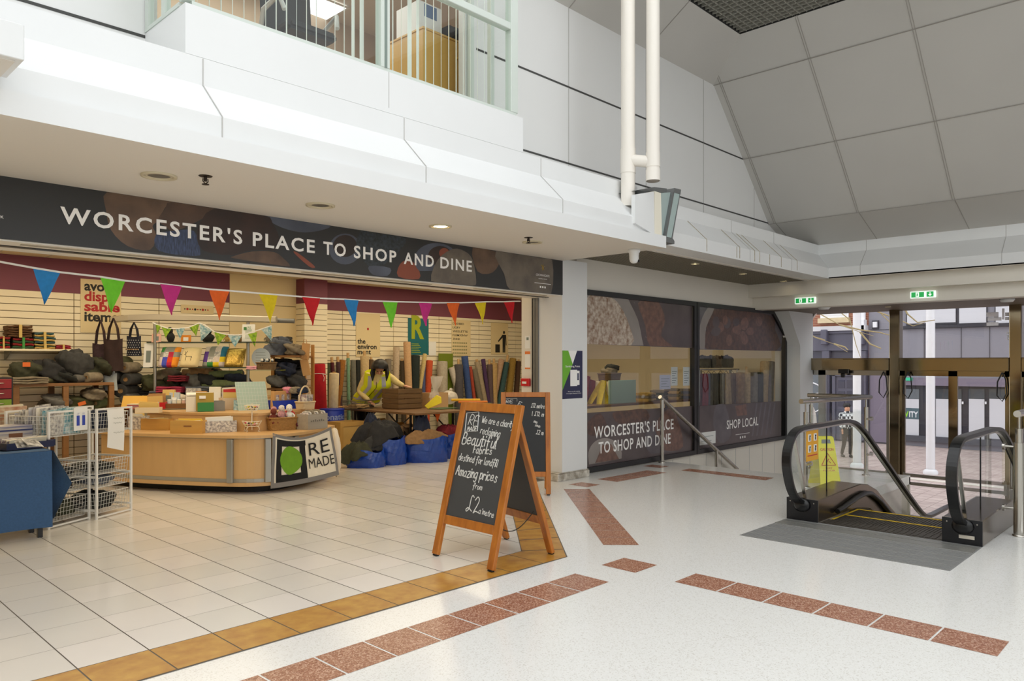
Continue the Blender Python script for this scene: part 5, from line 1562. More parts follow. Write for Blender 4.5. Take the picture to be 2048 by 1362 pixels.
for nm, z, r_ in (('lower_basket', .07, .12), ('upper_basket', .27, .095)):
    m = MB()
    for k, (zz, rr) in enumerate(((0, .7), (.03, .85), (.065, 1.0))): m.tube([(r_ * rr * math.cos(a_ * .314), r_ * rr * math.sin(a_ * .314), z + zz) for a_ in range(20)], .004, 6, 0, True)
    for a_ in range(14): m.tube([(r_ * .0, 0, z), (r_ * .7 * math.cos(a_ * .449), r_ * .7 * math.sin(a_ * .449), z), (r_ * math.cos(a_ * .449), r_ * math.sin(a_ * .449), z + .065)], .0028, 5)
    bk_ = obj(nm, m, WIRE, t, world=False)
    rr2 = random.Random(z)
    tr = MB()
    for a_ in range(26): tr.blob((rr2.uniform(-.7, .7) * r_ * .8, rr2.uniform(-.7, .7) * r_ * .8, z + rr2.uniform(.015, .05)), (.018, .014, .012), a_, .1, 7, 4, (0, 0, a_), a_ % 4)
    obj('trinkets', tr, [M('trinket_pink', (214, 40, 110), .5), M('trinket_black', (30, 30, 34), .5), M('trinket_white', (236, 232, 220), .5), M('trinket_mix', (196, 190, 70) if z < .2 else (226, 60, 60), .5)], bk_, world=False)
for a_ in range(4):
    c_, s_ = math.cos(a_ * 1.57 + .5), math.sin(a_ * 1.57 + .5)
    obj('foot', MB().tube([(.05 * c_, .05 * s_, .07), (.1 * c_, .1 * s_, .06), (.11 * c_, .11 * s_, .03), (.09 * c_, .09 * s_, .006), (.12 * c_, .12 * s_, .005)], .005, 6), WIRE, t, world=False)
WICK = M('wicker', (184, 140, 78), .7, var=.4, scale=40, bump=.6, stretch=(1, 1, 4))


def basket(name, label, p, rx, ry, h, rz, mat, flare=1.12, cat='basket', handle=False):
    t = thing(name, label, cat, p, rz)
    m = MB(); n_ = 28

    def ring(k, z):
        out = []
        for i in range(n_):
            a_ = 2 * math.pi * i / n_; c_, s_ = math.cos(a_), math.sin(a_); g_ = lambda x: math.copysign(abs(x) ** .4, x)
            out.append((rx * k * g_(c_), ry * k * g_(s_), z))
        return out
    rows = 9
    for j in range(rows):
        k0, k1 = 1 / flare + (1 - 1 / flare) * j / rows, 1 / flare + (1 - 1 / flare) * (j + 1) / rows
        zz0, zz1 = h * j / rows, h * (j + 1) / rows
        a_, b_, c_ = ring(k0, zz0), ring(k1 + .02, (zz0 + zz1) / 2), ring(k1, zz1)
        v = a_ + b_ + c_
        m.add(v, [(q * n_ + i, q * n_ + (i + 1) % n_, (q + 1) * n_ + (i + 1) % n_, (q + 1) * n_ + i) for q in (0, 1) for i in range(n_)], 0, True)
    obj('weave', m, mat, t, world=False)
    obj('floor', MB().add(ring(1 / flare, .004), [list(range(n_))]), mat, t, world=False)
    obj('rim', MB().tube(ring(1.02, h), .011, 6, 0, True), mat, t, world=False)
    if handle: obj('handle', MB().tube([(rx * math.cos(a_), 0, h + .22 * math.sin(a_)) for a_ in [k * .349 for k in range(10)]], .011, 8), mat, t, world=False)
    return t


pb = local(566, 861, ZT) + Vector((.05, .13, .001))
t = basket('toy_basket', 'wicker basket heaped with small soft toys on the counter', pb, .2, .13, .16, -.1, WICK)
TOYM = [cloth('toy%d' % i, c, .3, 40) for i, c in enumerate(((120, 52, 40), (236, 226, 216), (206, 150, 150), (90, 100, 140), (240, 238, 230), (200, 60, 60)))]
rt_ = random.Random(12)
TN = ['rust haired', 'cream', 'pink dressed', 'blue jacketed', 'white', 'red scarfed']


def doll(p, s, m1, m2, label, group=None, rot=0, name='soft_toy'):
    t = thing(name, label, 'soft toy', p, rot, group)
    obj('body', MB().blob((0, 0, s * .3), (s * .22, s * .17, s * .3), 2, .06, 12, 8), m1, t, world=False)
    h = obj('head', MB().blob((0, -.02 * s, s * .72), (s * .19, s * .17, s * .19), 3, .04, 12, 8), m2, t, world=False)
    for x in (-.07, .07): obj('eye', MB().blob((x * s, -.185 * s, s * .75), (.02 * s,) * 3, 0, 0, 6, 4), BLACK, h, world=False)
    for sgn in (-1, 1):
        obj('arm', MB().tube([(sgn * .17 * s, 0, .48 * s), (sgn * .3 * s, -.06 * s, .34 * s), (sgn * .27 * s, -.14 * s, .22 * s)], .055 * s, 7), m1, t, world=False)
        obj('leg', MB().tube([(sgn * .1 * s, -.04 * s, .1 * s), (sgn * .14 * s, -.2 * s, .05 * s), (sgn * .15 * s, -.3 * s, .07 * s)], .06 * s, 7), m1, t, world=False)
    return t


for i in range(6):
    x, y = -.14 + .056 * i, (-.05, .05)[i % 2]
    doll(Vector(pb) + Vector((x, y, .09 + .02 * (i % 3))), .215, TOYM[i], TOYM[(0, 2, 1, 4, 1, 4)[i]], '%s soft toy heaped in the wicker basket' % TN[i], 'soft toys in the wicker basket', rt_.uniform(-.5, .5))
p = local(600, 859, ZT) + Vector((.02, .05, .001))
t = doll(p, .2, cloth('doll_maroon', (88, 22, 36), .2), TOYM[1], 'maroon knitted doll sitting beside the wicker basket', None, .2)
GWOOD = M('grey_crate', (164, 156, 142), .6, var=.15, scale=8, stretch=(.4, 3, 3))
p = local(640, 857, ZT)
t = cbox('grey_crate', 'grey wooden crate packed with folded fabric at the counter end', 636, 858, .36, .2, .2, .25, GWOOD)
m = MB()
for k in range(7): m.box(-.13 + .037 * k, -.108 + .037 * k, -.1015, -.1002, .10, .118 + .006 * (k % 3))
obj('print', m, M('faded_print', (110, 104, 96), .7), t, world=False)
for i in range(8):
    o_ = obj('cloth_fold', folded_mb(.034, .16, .2 + .02 * (i % 3), 1, i), [MULTI, FLOR, cm['stone']][i % 3], t, world=False); o_.location = (-.15 + .043 * i, 0, .012)

# ---------------------------------------------------------------- rear tier (z=.95)
Z2 = ZU + .001
ENV = M('manila', (228, 178, 76), .6)
def sheets(name, label, u, v, w, d, h, rz, mats, z=Z2, lean=0, cat='stack of paper', n=4):
    p = at(u, max(v, 817), Z=z); t = thing(name, label, cat, p, rz)
    for i in range(n):
        obj('sheet', MB().obox((.006 * math.sin(i * 3), .005 * math.cos(i * 2), h * (i + .5) / n), (w, d, h / n * .9), (0, 0, .05 * math.sin(i * 5))), mats[i % len(mats)], t, world=False)
    return t


def easel(name, label, u, v, w, h, rz, tilt, mat, z=Z2, cat='card', extra=None, edge_=None):
    p = at(u, max(v, 817), Z=z); t = thing(name, label, cat, p, rz)
    E_ = Euler((-tilt, 0, 0)).to_matrix()
    pts = [E_ @ Vector((x, 0, zz)) for x, zz in ((-w / 2, 0), (w / 2, 0), (w / 2, h), (-w / 2, h))]
    off = E_ @ Vector((0, .01, 0))
    obj('sheet', MB().slab(pts, off), mat, t, world=False)
    obj('stand', MB().slab([E_ @ Vector((-w * .2, .01, h * .6)), E_ @ Vector((w * .2, .01, h * .6)), Vector((w * .2, .01 + h * .35, 0)), Vector((-w * .2, .01 + h * .35, 0))], (0, .004, 0)), mat, t, world=False)
    if extra: extra(t, E_, w, h)
    return t


easel('envelope_stack', 'manila envelopes leaning on the rear tier of the counter', 268, 815, .36, .2, -.7, .5, ENV, cat='envelopes')
sheets('paper_stack', 'stack of red and cream sheets behind the manila envelopes', 285, 811, .34, .26, .07, -.6, [M('paper_red', (190, 50, 44), .6), PC[1], M('paper_red', (190, 50, 44), .6), PC[3]], n=6)
t = cbox('red_basket', 'small red plastic basket of kraft cards', 309, 818, .27, .2, .09, -.6, M('red_plastic', (206, 30, 34), .4), Z2, 'basket')
cardrow(t, .24, .16, .19, 6, [M('kraft', (196, 150, 96), .7), PC[2], PC[0]], 4, .012)
t = cbox('jar_tray', 'wooden tray of clear bags and little jars on rear tier', 352, 817, .28, .2, .07, -.5, WOODT, Z2, 'tray')
for i in range(4):
    o_ = obj('jar', MB().lathe([(0, 0), (.028, 0), (.03, .01), (.03, .09), (.022, .1)], (-.1 + .065 * i, 0, .012), 14), [PC[3], M('clear_jar', (226, 226, 216), .15), PC[1], PC[4]][i], t, world=False)
    obj('lid', MB().lathe([(.026, .1), (.026, .115), (0, .115)], (-.1 + .065 * i, 0, .012), 14), NOTE, o_, world=False)
o_ = tag(obj('cellophane_pack', MB().blob(at(360, 797, Z=Z2 + .12), (.12, .08, .07), 4, .2, 14, 8), M('cellophane', (226, 214, 196), .2)), 'crumpled cellophane pack above the jar tray', 'bag')
t = cbox('white_box', 'white card box with olive folder and green book on rear tier', 400, 823, .34, .26, .2, -.4, M('box_white', (232, 226, 210), .6), Z2)
obj('folder', MB().obox((.06, -.15, .13), (.22, .012, .24), (-.15, 0, 0)), M('folder_olive', (170, 140, 44), .5), t, world=False)
obj('folder_label', MB().obox((.03, -.165, .19), (.08, .004, .04), (-.15, 0, 0)), NOTE, t, world=False)
obj('book', MB().obox((.07, -.18, .06), (.2, .02, .12), (-.2, 0, 0)), M('book_green', (40, 122, 50), .5), t, world=False)
obj('booklet', MB().obox((0, -.02, .23), (.33, .2, .012), (.1, 0, 0)), PC[6], t, world=False)
easel('sign_card', 'white price card standing behind the white box', 430, 812, .16, .24, -.3, .3, NOTE, Z2)
t = cbox('card_tub', 'cream plastic tub of greeting cards on the rear tier', 463, 819, .24, .18, .16, -.15, M('tub_cream', (226, 204, 176), .4), Z2, 'tub')
cardrow(t, .21, .14, .27, 8, [PC[1], PC[2], PC[0], PC[5]], 14, .012, lean=.05)
t = cbox('grey_letter_tray', 'grey plastic letter tray left of the card tub', 434, 822, .2, .2, .13, -.3, M('tray_grey', (128, 128, 122), .5), Z2, 'tray')
MINT = M('cutting_mat', (170, 194, 182), .5)


def matgrid(t, E_, w, h):
    m = MB()
    for i in range(11): m.slab([E_ @ Vector((x, -.001, zz)) for x, zz in ((-w / 2 + w * i / 10 - .001, .01), (-w / 2 + w * i / 10 + .001, .01), (-w / 2 + w * i / 10 + .001, h - .01), (-w / 2 + w * i / 10 - .001, h - .01))], (0, -.0005, 0))
    for i in range(9): m.slab([E_ @ Vector((x, -.001, zz)) for x, zz in ((-w / 2, h * i / 8), (w / 2, h * i / 8), (w / 2, h * i / 8 + .002), (-w / 2, h * i / 8 + .002))], (0, -.0005, 0))
    obj('grid_print', m, NOTE, t, world=False)


easel('cutting_mat', 'large pale green cutting mat leaning upright on the counter', 508, 820, .43, .40, -.05, .3, MINT, cat='cutting mat', extra=matgrid)
o_ = tag(obj('bag_of_buttons', MB().blob(at(512, 806, Z=Z2 + .09), (.13, .05, .11), 6, .15, 16, 9, (-.3, 0, 0)), MULTI), 'clear bag of coloured buttons against the cutting mat', 'bag')
easel('craft_pack', 'pale blue craft pack leaning before the cutting mat', 484, 820, .22, .16, -.5, .6, FLOB, cat='craft pack')
BLUEP = M('blue_plastic', (28, 56, 176), .35)
t = cbox('blue_crate', 'blue plastic crate of kraft gift bags on the counter', 573, 818, .33, .24, .12, .1, BLUEP, Z2, 'crate')
for i in range(3):
    kb = obj('kraft_bag', MB().obox((-.1 + .1 * i, -.02 + .02 * i, .13), (.13 - .03 * (i == 2), .07, .24), (0, .03, .1)), M('kraft', (196, 150, 96), .7), t, world=False)
    obj('button_print', MB().box(-.13 + .1 * i, -.08 + .1 * i, -.062 + .02 * i, -.06 + .02 * i, .12, .2), MULTI, kb, world=False)
t = basket('wire_basket', 'wicker handled basket of grey magazines behind the blue crate', at(612, 818, Z=Z2) + Vector((.0, .02, 0)), .12, .1, .1, .3, M('pale_wicker', (206, 186, 150), .7), handle=True)
for i in range(5): obj('magazine', MB().obox((-.06 + .03 * i, 0, .11), (.012, .15, .18), (0, .1, 0)), [MULTI, FLOR][i % 2], t, world=False)

# ---------------------------------------------------------------- glass shelf display rack behind the counter
T0 = 11.25


def dp(u, v, dt=0.0): return at(u, v, t=T0 + dt)


dr = thing('display_rack', 'steel display rack with glass shelves and silver curved pelmet', 'display rack', dp(400, 900))
SILV = M('silver_pelmet', (206, 198, 182), .3, .5)
pel = [dp(u, v, dt) for u, v, dt in ((226, 639, .15), (260, 636, .02), (300, 635, 0), (400, 636, 0), (553, 639, 0))]
obj('pelmet', MB().strip(pel, .07, .10, 0, side=(0, 0, 1)).tube(pel, .05, 8), SILV, dr)
obj('lamp_bar', MB().cyl(dp(548, 641, .1), dp(589, 642, .1), .035, n=14), GREYM, dr)
for u in (310, 496):
    b_ = dp(u, 700); obj('upright', MB().cyl((b_.x, b_.y, .0), (b_.x, b_.y, dp(u, 645).z), .024, n=12), ALU, dr)
SG = glass('shelf_glass', (.86, .92, .9), .07)
sh = []
for v0, ua, ub in ((683, 300, 545), (733, 288, 548)):
    a_, b_ = dp(ua, v0, .12), dp(ub, v0 + 4, -.12); z_ = dp(400, v0 + 2).z
    a_.z = b_.z = z_; sd_ = _d * .34
    pts = [a_ - _d * .1, b_ - _d * .1, b_ + sd_, a_ + sd_]
    obj('glass_shelf', MB().slab(pts, (0, 0, -.012)), SG, dr); obj('shelf_edge', MB().beam(a_ - _d * .105, b_ - _d * .105, .006, .016), M('glass_edge_dark', (46, 60, 54), .3), dr)
    sh.append(z_)
# base shelves of the rack holding fabric
a_, b_ = dp(286, 800, .1), dp(545, 800, -.1)
for z_ in (.35, dp(400, 792).z): obj('base_shelf', MB().slab([Vector((p.x, p.y, z_)) for p in (a_ - _d * .15, b_ - _d * .15, b_ + _d * .35, a_ + _d * .35)], (0, 0, -.03)), MAPLE, dr)
ZB_ = dp(400, 792).z


def ons(u, z_, dt=0.0):
    p = at(u, 700, t=T0 + dt); p.z = z_
    return p


# upper shelf goods
e = .001
RZC = YAW - R(90)
def stand_card(u, w, h, label, mat, z_, dt=0, name='display_card', cat='card', pr=None):
    t = thing(name, label, cat, ons(u, z_ + e, dt), RZC)
    obj('sheet', MB().obox((0, 0, h / 2), (w, .008, h), (-.12, 0, 0)), mat, t, world=False)
    obj('print', MB().obox((0, -.006, h * .45), (w * .5, .003, h * .5), (-.12, 0, 0)), pr or NINK, t, world=False)
    obj('strut', MB().obox((0, .03, h * .3), (w * .2, .004, h * .6), (.25, 0, 0)), mat, t, world=False)
    return t


U0, U1 = sh
stand_card(313, .14, .13, 'pink animal print card on the upper glass shelf', M('card_pink', (228, 178, 160), .6), U0)
stand_card(372, .15, .11, 'orange gift box on the upper glass shelf', M('gift_orange', (216, 132, 28), .6), U0, pr=NOTE)
t = stand_card(497, .19, .27, 'tall white RE MADE price list on the upper glass shelf', NOTE, U0 + .0, -.05, pr=M('ink_green_pale', (206, 212, 204), .6))
obj('lettering', MB().text('RE', (.0, -.034, .2), XA, ZA, .035, 0, width=.05).text('MADE', (.0, -.037, .175), XA, ZA, .018, 0, width=.06).box(-.06, -.015, -.036, -.034, .18, .225), M('ink_green', (70, 130, 70), .6), t, world=False)
for u, w, h, lab in ((341, .11, .22, 'small black plush bear on upper glass shelf'), (415, .2, .2, 'wide black plush on the upper glass shelf')):
    t = thing('plush_toy', lab, 'soft toy', ons(u, U0 + e), RZC)
    obj('body', MB().blob((0, 0, h * .36), (w * .5, .08, h * .37), 5, .15, 14, 8), cm['black'], t, world=False)
    obj('head', MB().blob((0, -.02, h * .8), (w * .34, .07, h * .24), 6, .08, 12, 8), cm['black'], t, world=False)
for u, c, lab in ((454, 'straw', 'straw doll on the upper glass shelf'), (481, 'tan', 'little tan figure right of the price list'), (535, 'stone', 'small stone coloured figure at right end of upper shelf')):
    doll(ons(u, U0 + e), .15, cm[c], cm['sand'], lab, None, RZC)
# cushions on the lower shelf


def cushion(u, w, h, mats, label, z_, dt=0, pat=None, name='cushion'):
    t = thing(name, label, 'cushion', ons(u, z_ + e, dt), RZC)

    def f(a_, b_, s_):
        x, zz = a_ * 2 - 1, b_ * 2 - 1; th = (max(0, (1 - x ** 4) * (1 - zz ** 4))) ** .5
        sq_ = 1 - .06 * (x * x) * (zz * zz)
        return Vector((x * w / 2 * (1 - .05 * zz * zz), s_ * .07 * th - .05 + .16 * (b_), h / 2 + zz * h / 2 * (1 - .05 * x * x)))
    m = MB()
    if pat:
        N = 4
        for i in range(N):
            for j in range(N):
                m.surf(lambda a_, b_: f((i + a_) / N, (j + b_) / N, -1), 4, 4, pat[j][i])
    else: m.surf(lambda a_, b_: f(a_, b_, -1), 14, 14, 0)
    m.surf(lambda a_, b_: f(1 - a_, b_, 1), 14, 14, 0)
    obj('cover', m, mats, t, world=False)
    return t, f


pm = [cloth('patch%d' % i, c, .15, 20) for i, c in enumerate(((220, 204, 196), (72, 84, 190), (222, 66, 30), (240, 150, 40), (96, 60, 150), (60, 140, 70), (236, 204, 40), (150, 150, 140), (190, 40, 70), (40, 110, 140)))] + [FLOR]
cushion(338, .30, .31, pm, 'patchwork cushion with red and orange squares on the lower glass shelf', U1, 0, [[0, 1, 8, 3], [0, 1, 2, 3], [7, 10, 8, 7], [5, 7, 7, 3]])
t, f_ = cushion(380, .29, .30, [cloth('calico', (222, 202, 154), .08)], 'cream cushion with stag drawing on the lower glass shelf', U1, -.06)
m = MB(); P_ = lambda a_, b_: f_(a_, b_, -1) + Vector((0, -.004, 0))
for pts in (((.35, .35), (.35, .55), (.62, .55), (.62, .35)), ((.35, .55), (.3, .68), (.24, .64)), ((.3, .68), (.26, .8)), ((.3, .68), (.36, .82)), ((.62, .55), (.66, .5))): m.tube([P_(*q_) for q_ in pts], .003, 5)
obj('stag_drawing', m, INK, t, world=False)
cushion(430, .36, .32, pm, 'patchwork cushion with green and yellow patches on the lower glass shelf', U1, .05, [[7, 5, 6, 0], [4, 10, 0, 6], [4, 7, 10, 9], [0, 7, 0, 9]])
cushion(469, .29, .29, [M('gold_sequin', (206, 172, 84), .3, .7, rgb2=(120, 96, 40), scale=60)], 'gold sequin cushion on the lower glass shelf', U1, -.03)
stand_card(297, .14, .36, 'tall white card left of the patchwork cushions', NOTE, U1, .02)
t = thing('oval_sign', 'pale oval handwritten sign at right of the lower shelf', 'sign', ons(522, U1 + e, .05), RZC)
m = MB().slab([Vector((.14 * math.cos(k * .262), 0, .15 + .14 * math.sin(k * .262))) for k in range(24)], (0, .006, 0))
obj('sheet', m, PC[3], t, world=False)
m = MB()
for i in range(4): m.box(-.08, .06 + .01 * i, -.002, 0, .22 - i * .04, .225 - i * .04)
obj('handwriting', m, NINK, t, world=False)
obj('foot', MB().box(-.05, .05, -.03, .05, 0, .012), MAPLE, t, world=False)
pbk = ons(533, U1 - .03 + e, -.28)
obj('side_tray', MB().obox(pbk + Vector((0, .03, -.008)), (.5, .28, .014), (0, 0, RZC)), SG, dr)
t = basket('sheep_basket', 'brown basket of black and white toy sheep at rack end', pbk, .13, .1, .1, RZC, M('dark_wicker', (120, 92, 56), .7, var=.3, scale=40))
for i in range(5): doll(Vector(pbk) + Vector((-.08 + .04 * i, -.02 + .03 * (i % 2), .06)), .11, cm['black'], (TOYM[4], cm['black'])[i % 2], '%s toy sheep in the brown basket' % ('far left', 'second', 'middle', 'fourth', 'far right')[i], 'toy sheep in the brown basket', RZC)
folded(ons(505, U1 - .03 + e, -.3) + Vector((-.0, 0, 0)), .16, .12, .05, 2, [cloth('pale_pink', (232, 168, 180), .15)], 'pale pink folded cloth beside the sheep basket', None, RZC, 4)
# fabric on the rack's base shelf
for i, (u, v, w, h, c, lab, dt) in enumerate(((330, 790, .46, .07, 'slate', 'flat slate fabric at left of rack base', 0), (345, 779, .5, .09, 'rose', 'rose pink fabric fold on the rack base', -.05), (362, 757, .34, .09, 'wine', 'wine red fabric fold on top of the rose one', 0), (405, 790, .5, .14, 'slate', 'slate grey fabric pile mid rack base', -.02), (440, 768, .52, .12, 'sage', 'sage green rolled fabric low on the rack', .05), (452, 748, .5, .1, 'sage', 'pale sage rolled fabric under the gold cushion', .1), (385, 745, .3, .1, 'tan', 'striped tan roll under the cream cushion', .1), (437, 788, .2, .13, 'charcoal', 'charcoal fabric twist at the rack base', -.1), (470, 790, .3, .16, 'dgrey', 'dark grey fabric fold right of rack base', -.03))):
    p = dp(u, v, dt + .1)
    if c == 'sage' or c == 'tan':
        ax = _r * (w / 2)
        roll(p - ax, p + ax, h / 2 * 1.05, cm[c], lab, 'fabric lying on the display rack base')
    else: folded(Vector((p.x, p.y, max(p.z - h / 2, ZB_ + e))), w * .8, .3, h, max(2, int(h / .03)), [cm[c]], lab, 'fabric lying on the display rack base', RZC, i)
# patterned bunting on the rack
SB = [(305, 645), (318, 651), (337, 657), (356, 657), (377, 655), (398, 646), (410, 650), (428, 663), (448, 668), (470, 670), (492, 668), (517, 660), (543, 651)]
t = thing('patterned_bunting', 'small floral fabric bunting draped on the display rack', 'bunting', dp(420, 660, -.2))
obj('cord', MB().strip([dp(u, v, -.2) for u, v in SB], .004, .014, 0, side=tuple(_d)), NOTE, t)
for i, (ua, va, ub, vb, ut, vt) in enumerate(((323, 653, 343, 658, 331, 676), (350, 657, 370, 657, 360, 679), (378, 655, 398, 648, 392, 672), (399, 647, 424, 660, 402, 682), (429, 664, 452, 670, 436, 690), (456, 670, 484, 671, 470, 694), (496, 668, 515, 664, 510, 694), (522, 659, 544, 652, 543, 682), (310, 648, 322, 652, 314, 668))):
    A_, B_, C_ = dp(ua, va, -.2), dp(ub, vb, -.2), dp(ut, vt, -.19)
    obj('flag', MB().surf(lambda s_, h_: A_.lerp(B_, s_).lerp(C_, h_) + _d * .01 * math.sin(5 * s_ + i), 4, 6).surf(lambda s_, h_: A_.lerp(B_, 1 - s_).lerp(C_, h_) + _d * (.01 * math.sin(5 * (1 - s_) + i) + .002), 4, 6), FLOB if i % 2 else FLOG, t)
# bags hanging at the rack's left end


def tote(u, v0, v1, w, mat, label, dt=0, strap=.3, name='tote_bag'):
    a_, b_ = at(u, v0, t=T0 + dt), at(u, v1, t=T0 + dt); h = a_.z - b_.z
    t = thing(name, label, 'bag', b_, RZC)
    bh = h - strap

    def f(s_, h_, sg):
        x = (s_ - .5) * w * (1 - .08 * h_); bul = .07 * math.sin(math.pi * s_) ** .6 * (1 - h_ * .75)
        return Vector((x, sg * bul + .008 * math.sin(8 * s_ + 5 * h_), h_ * bh + .02 * math.sin(math.pi * s_) * -h_))
    m = MB().surf(lambda s_, h_: f(s_, h_, -1), 12, 8).surf(lambda s_, h_: f(1 - s_, h_, 1), 12, 8)
    obj('bag_body', m, mat, t, world=False)
    for sg in (-1, 1): obj('strap', MB().strip([(-w * .28, sg * .02, bh - .03), (-w * .2, sg * .02, bh + strap * .5), (0, sg * .005, h), (w * .2, sg * .02, bh + strap * .5), (w * .28, sg * .02, bh - .03)], .03, .006, 0, side=(0, 1, .01)), mat, t, world=False)
    return t


tote(227, 636, 742, .29, cloth('choc', (52, 34, 32), .2), 'dark brown tote bag hanging from the rack pelmet', -.25, .3)
tote(201, 640, 740, .25, cloth('plaid', (70, 50, 56), .45, 24), 'plaid brown tote bag behind the dark brown one', -.1, .34)
t = tote(268, 645, 712, .23, M('polka', (34, 36, 50), .8), 'navy polka dot backpack hanging at the rack', .15, .2, 'backpack')
m = MB()
for i in range(7):
    for j in range(7): m.blob((-.1 + .033 * i + .016 * (j % 2), -.05 - .03 * math.sin(math.pi * (.07 + i / 7.5)), .02 + .036 * j), (.006, .004, .006), 0, 0, 6, 4)
obj('dots', m, NOTE, t, world=False)
obj('tan_trim', MB().strip([(-.1, -.055, .1), (0, -.085, .1), (.1, -.055, .1)], .02, .004), cm['tan'], t, world=False)
tote(220, 738, 781, .22, cloth('ice', (196, 206, 210), .12), 'pale blue cloth bag hanging below the brown tote', -.2, .06, 'cloth_bag')
# bundles behind the bags
for i, (u, v, r_, c, lab) in enumerate(((255, 725, .12, 'olive', 'olive roll stacked behind the totes'), (275, 735, .1, 'stone', 'stone roll stacked right of the totes'), (250, 752, .12, 'grey', 'grey roll stacked under the olive one'), (278, 758, .11, 'dgrey', 'dark grey roll stacked low by the rack'), (246, 777, .12, 'charcoal', 'charcoal roll lowest by the rack'), (268, 780, .13, 'dgrey', 'second dark roll at the foot of the rack stack'), (276, 795, .1, 'grey', 'grey roll at the foot of the stack below the totes'))):
    p = at(u, v, t=11.5); roll(p, p - _d * .4, r_ * .8, cm[c], lab, 'fabric rolls stacked between bench and rack')
st_ = thing('stacking_trestle', 'dark trestle carrying the stacked rolls behind the totes', 'trestle', (at(262, 900, t=11.35).x, at(262, 900, t=11.35).y, 0))
q0, q1 = at(234, 800, t=11.35), at(290, 800, t=11.35); zq = at(250, 797, t=11.35).z
obj('shelf', MB().slab([Vector((p.x, p.y, zq - .09)) for p in (q0 - _d * .3, q1 - _d * .3, q1 + _d * .35, q0 + _d * .35)], (0, 0, -.03)), WOODT, st_)
for p in (q0 - _d * .25, q1 - _d * .25, q0 + _d * .3, q1 + _d * .3): obj('leg', MB().box(p.x - .03, p.x + .03, p.y - .03, p.y + .03, 0, zq - .12), WOODT, st_)

# ---------------------------------------------------------------- open shelving with stacked grey cloth (right of the rack)
sx0, sx1 = at(546, 700, t=12.2), at(609, 700, t=12.2)
us = thing('cloth_shelving', 'wooden post shelving packed with grey folded cloth', 'shelving', (sx0.x, sx0.y, 0))
for p in (sx0, sx1):
    for o_ in (0, .5): obj('post', MB().obox((p.x + _d.x * o_, p.y + _d.y * o_, .95), (.05, .05, 1.9), (0, 0, RZC)), M('shelf_post', (190, 136, 70), .5), us)
lev = []
for v in (711, 775, 830):
    z_ = at(575, v, t=12.2).z; lev.append(z_)
    obj('shelf', MB().slab([Vector((p.x, p.y, z_)) for p in (sx0 - _d * .3, sx1 - _d * .3, sx1 + _d * .55, sx0 + _d * .55)], (0, 0, -.03)), WOODT, us)
cc = ('grey', 'dgrey', 'slate', 'charcoal', 'stone', 'navy')
LABS = {0: 'top', 1: 'middle', 2: 'bottom'}
for li, (z_, zt) in enumerate(zip(lev, (at(570, 672, t=12.2).z, lev[0] - .04, lev[1] - .04))):
    h = (zt - z_)
    for k, (us_, wd) in enumerate(((561, .24), (590, .22))):
        hk = h if k == 0 else h * (.55 if li == 0 else .95)
        p = at(us_, 700, t=12.3); n_ = max(3, int(hk / .05))
        folded(Vector((p.x, p.y, z_ + .001)) + _d * .1, wd, .34, hk - .01, n_, [cm[cc[(li * 2 + k) % 6]], cm[cc[(li + k + 1) % 6]], cm['dgrey']], '%s stack of folded cloth on the %s shelf of the wooden shelving' % (('left', 'right')[k], LABS[li]), 'folded cloth on the wooden shelving', RZC, li * 5 + k, name='cloth_stack')
for i, (u, v, lab) in enumerate(((611, 703, 'upper kraft paper bag hooked on the shelving post'), (611, 735, 'lower kraft paper bag hooked on the shelving post'))):
    p = at(u, v, t=12.05); t = thing('kraft_bag', lab, 'bag', p, RZC)
    obj('bag_body', MB().obox((0, 0, 0), (.12, .05, .26), (0, -.2 if i else .1, 0)), MATS['kraft'], t, world=False)
    obj('handle', MB().tube([(-.03, -.03, .12), (-.02, -.03, .19), (.02, -.03, .19), (.03, -.03, .12)], .005, 6), MATS['kraft'], t, world=False)
# ================================================================ BLUE TABLE, WIRE BASKET RACKS, CHALKBOARDS
BLUEC = M('blue_tablecloth', (58, 92, 132), .85, var=.15, scale=60, bump=.15)
bx1, by0, by1, bz = 2.05, 7.80, 8.24, .797
bt = thing('display_table', 'table under a plain blue cloth at the left edge', 'table', (1.2, 8.0, 0))
obj('tabletop', MB().box(-.2, bx1 - .02, by0 + .02, by1 - .02, .755, .793), WOODT, bt)
for x, y in ((1.98, 7.88), (1.98, 8.16), (.0, 7.88), (.0, 8.16)): obj('leg', MB().box(x - .02, x + .02, y - .02, y + .02, 0, .755), BLACK, bt)
tc = thing('tablecloth', 'blue tablecloth hanging low over the display table', 'tablecloth', (1.2, 8.0, .79))
m = MB()
m.surf(lambda a, b: Vector((-.2 + (bx1 + .2) * a, by0 + (by1 - by0) * b, bz + .004 * math.sin(9 * a) * math.sin(7 * b))), 12, 6)
m.surf(lambda a, b: Vector((-.2 + (bx1 + .2) * a, by0 - .015 - .02 * b + .02 * b * math.sin(a * 16) + (.0 if a < .97 else -.01), bz - .69 * b)), 40, 10)


def fl_(a, b):
    """right-hand drop with the flared corner fold"""
    k = max(0, 1 - a * 2.2)
    return Vector((bx1 + .012 + .15 * min(b * 2, 2 - b * 2, 1) * k + .02 * math.sin(a * 9) * b, by0 - .03 + (by1 - by0 + .03) * a - .0 * k, bz - (.66 - .04 * k) * b))


m.surf(fl_, 20, 14)
obj('cloth', m, BLUEC, tc)
# odds and ends on it
SAND = M('striped_box', (226, 214, 190), .6, rgb2=(70, 80, 130), scale=5, stretch=(.5, .5, 7))
p = at(18, 898, Z=bz + .006)


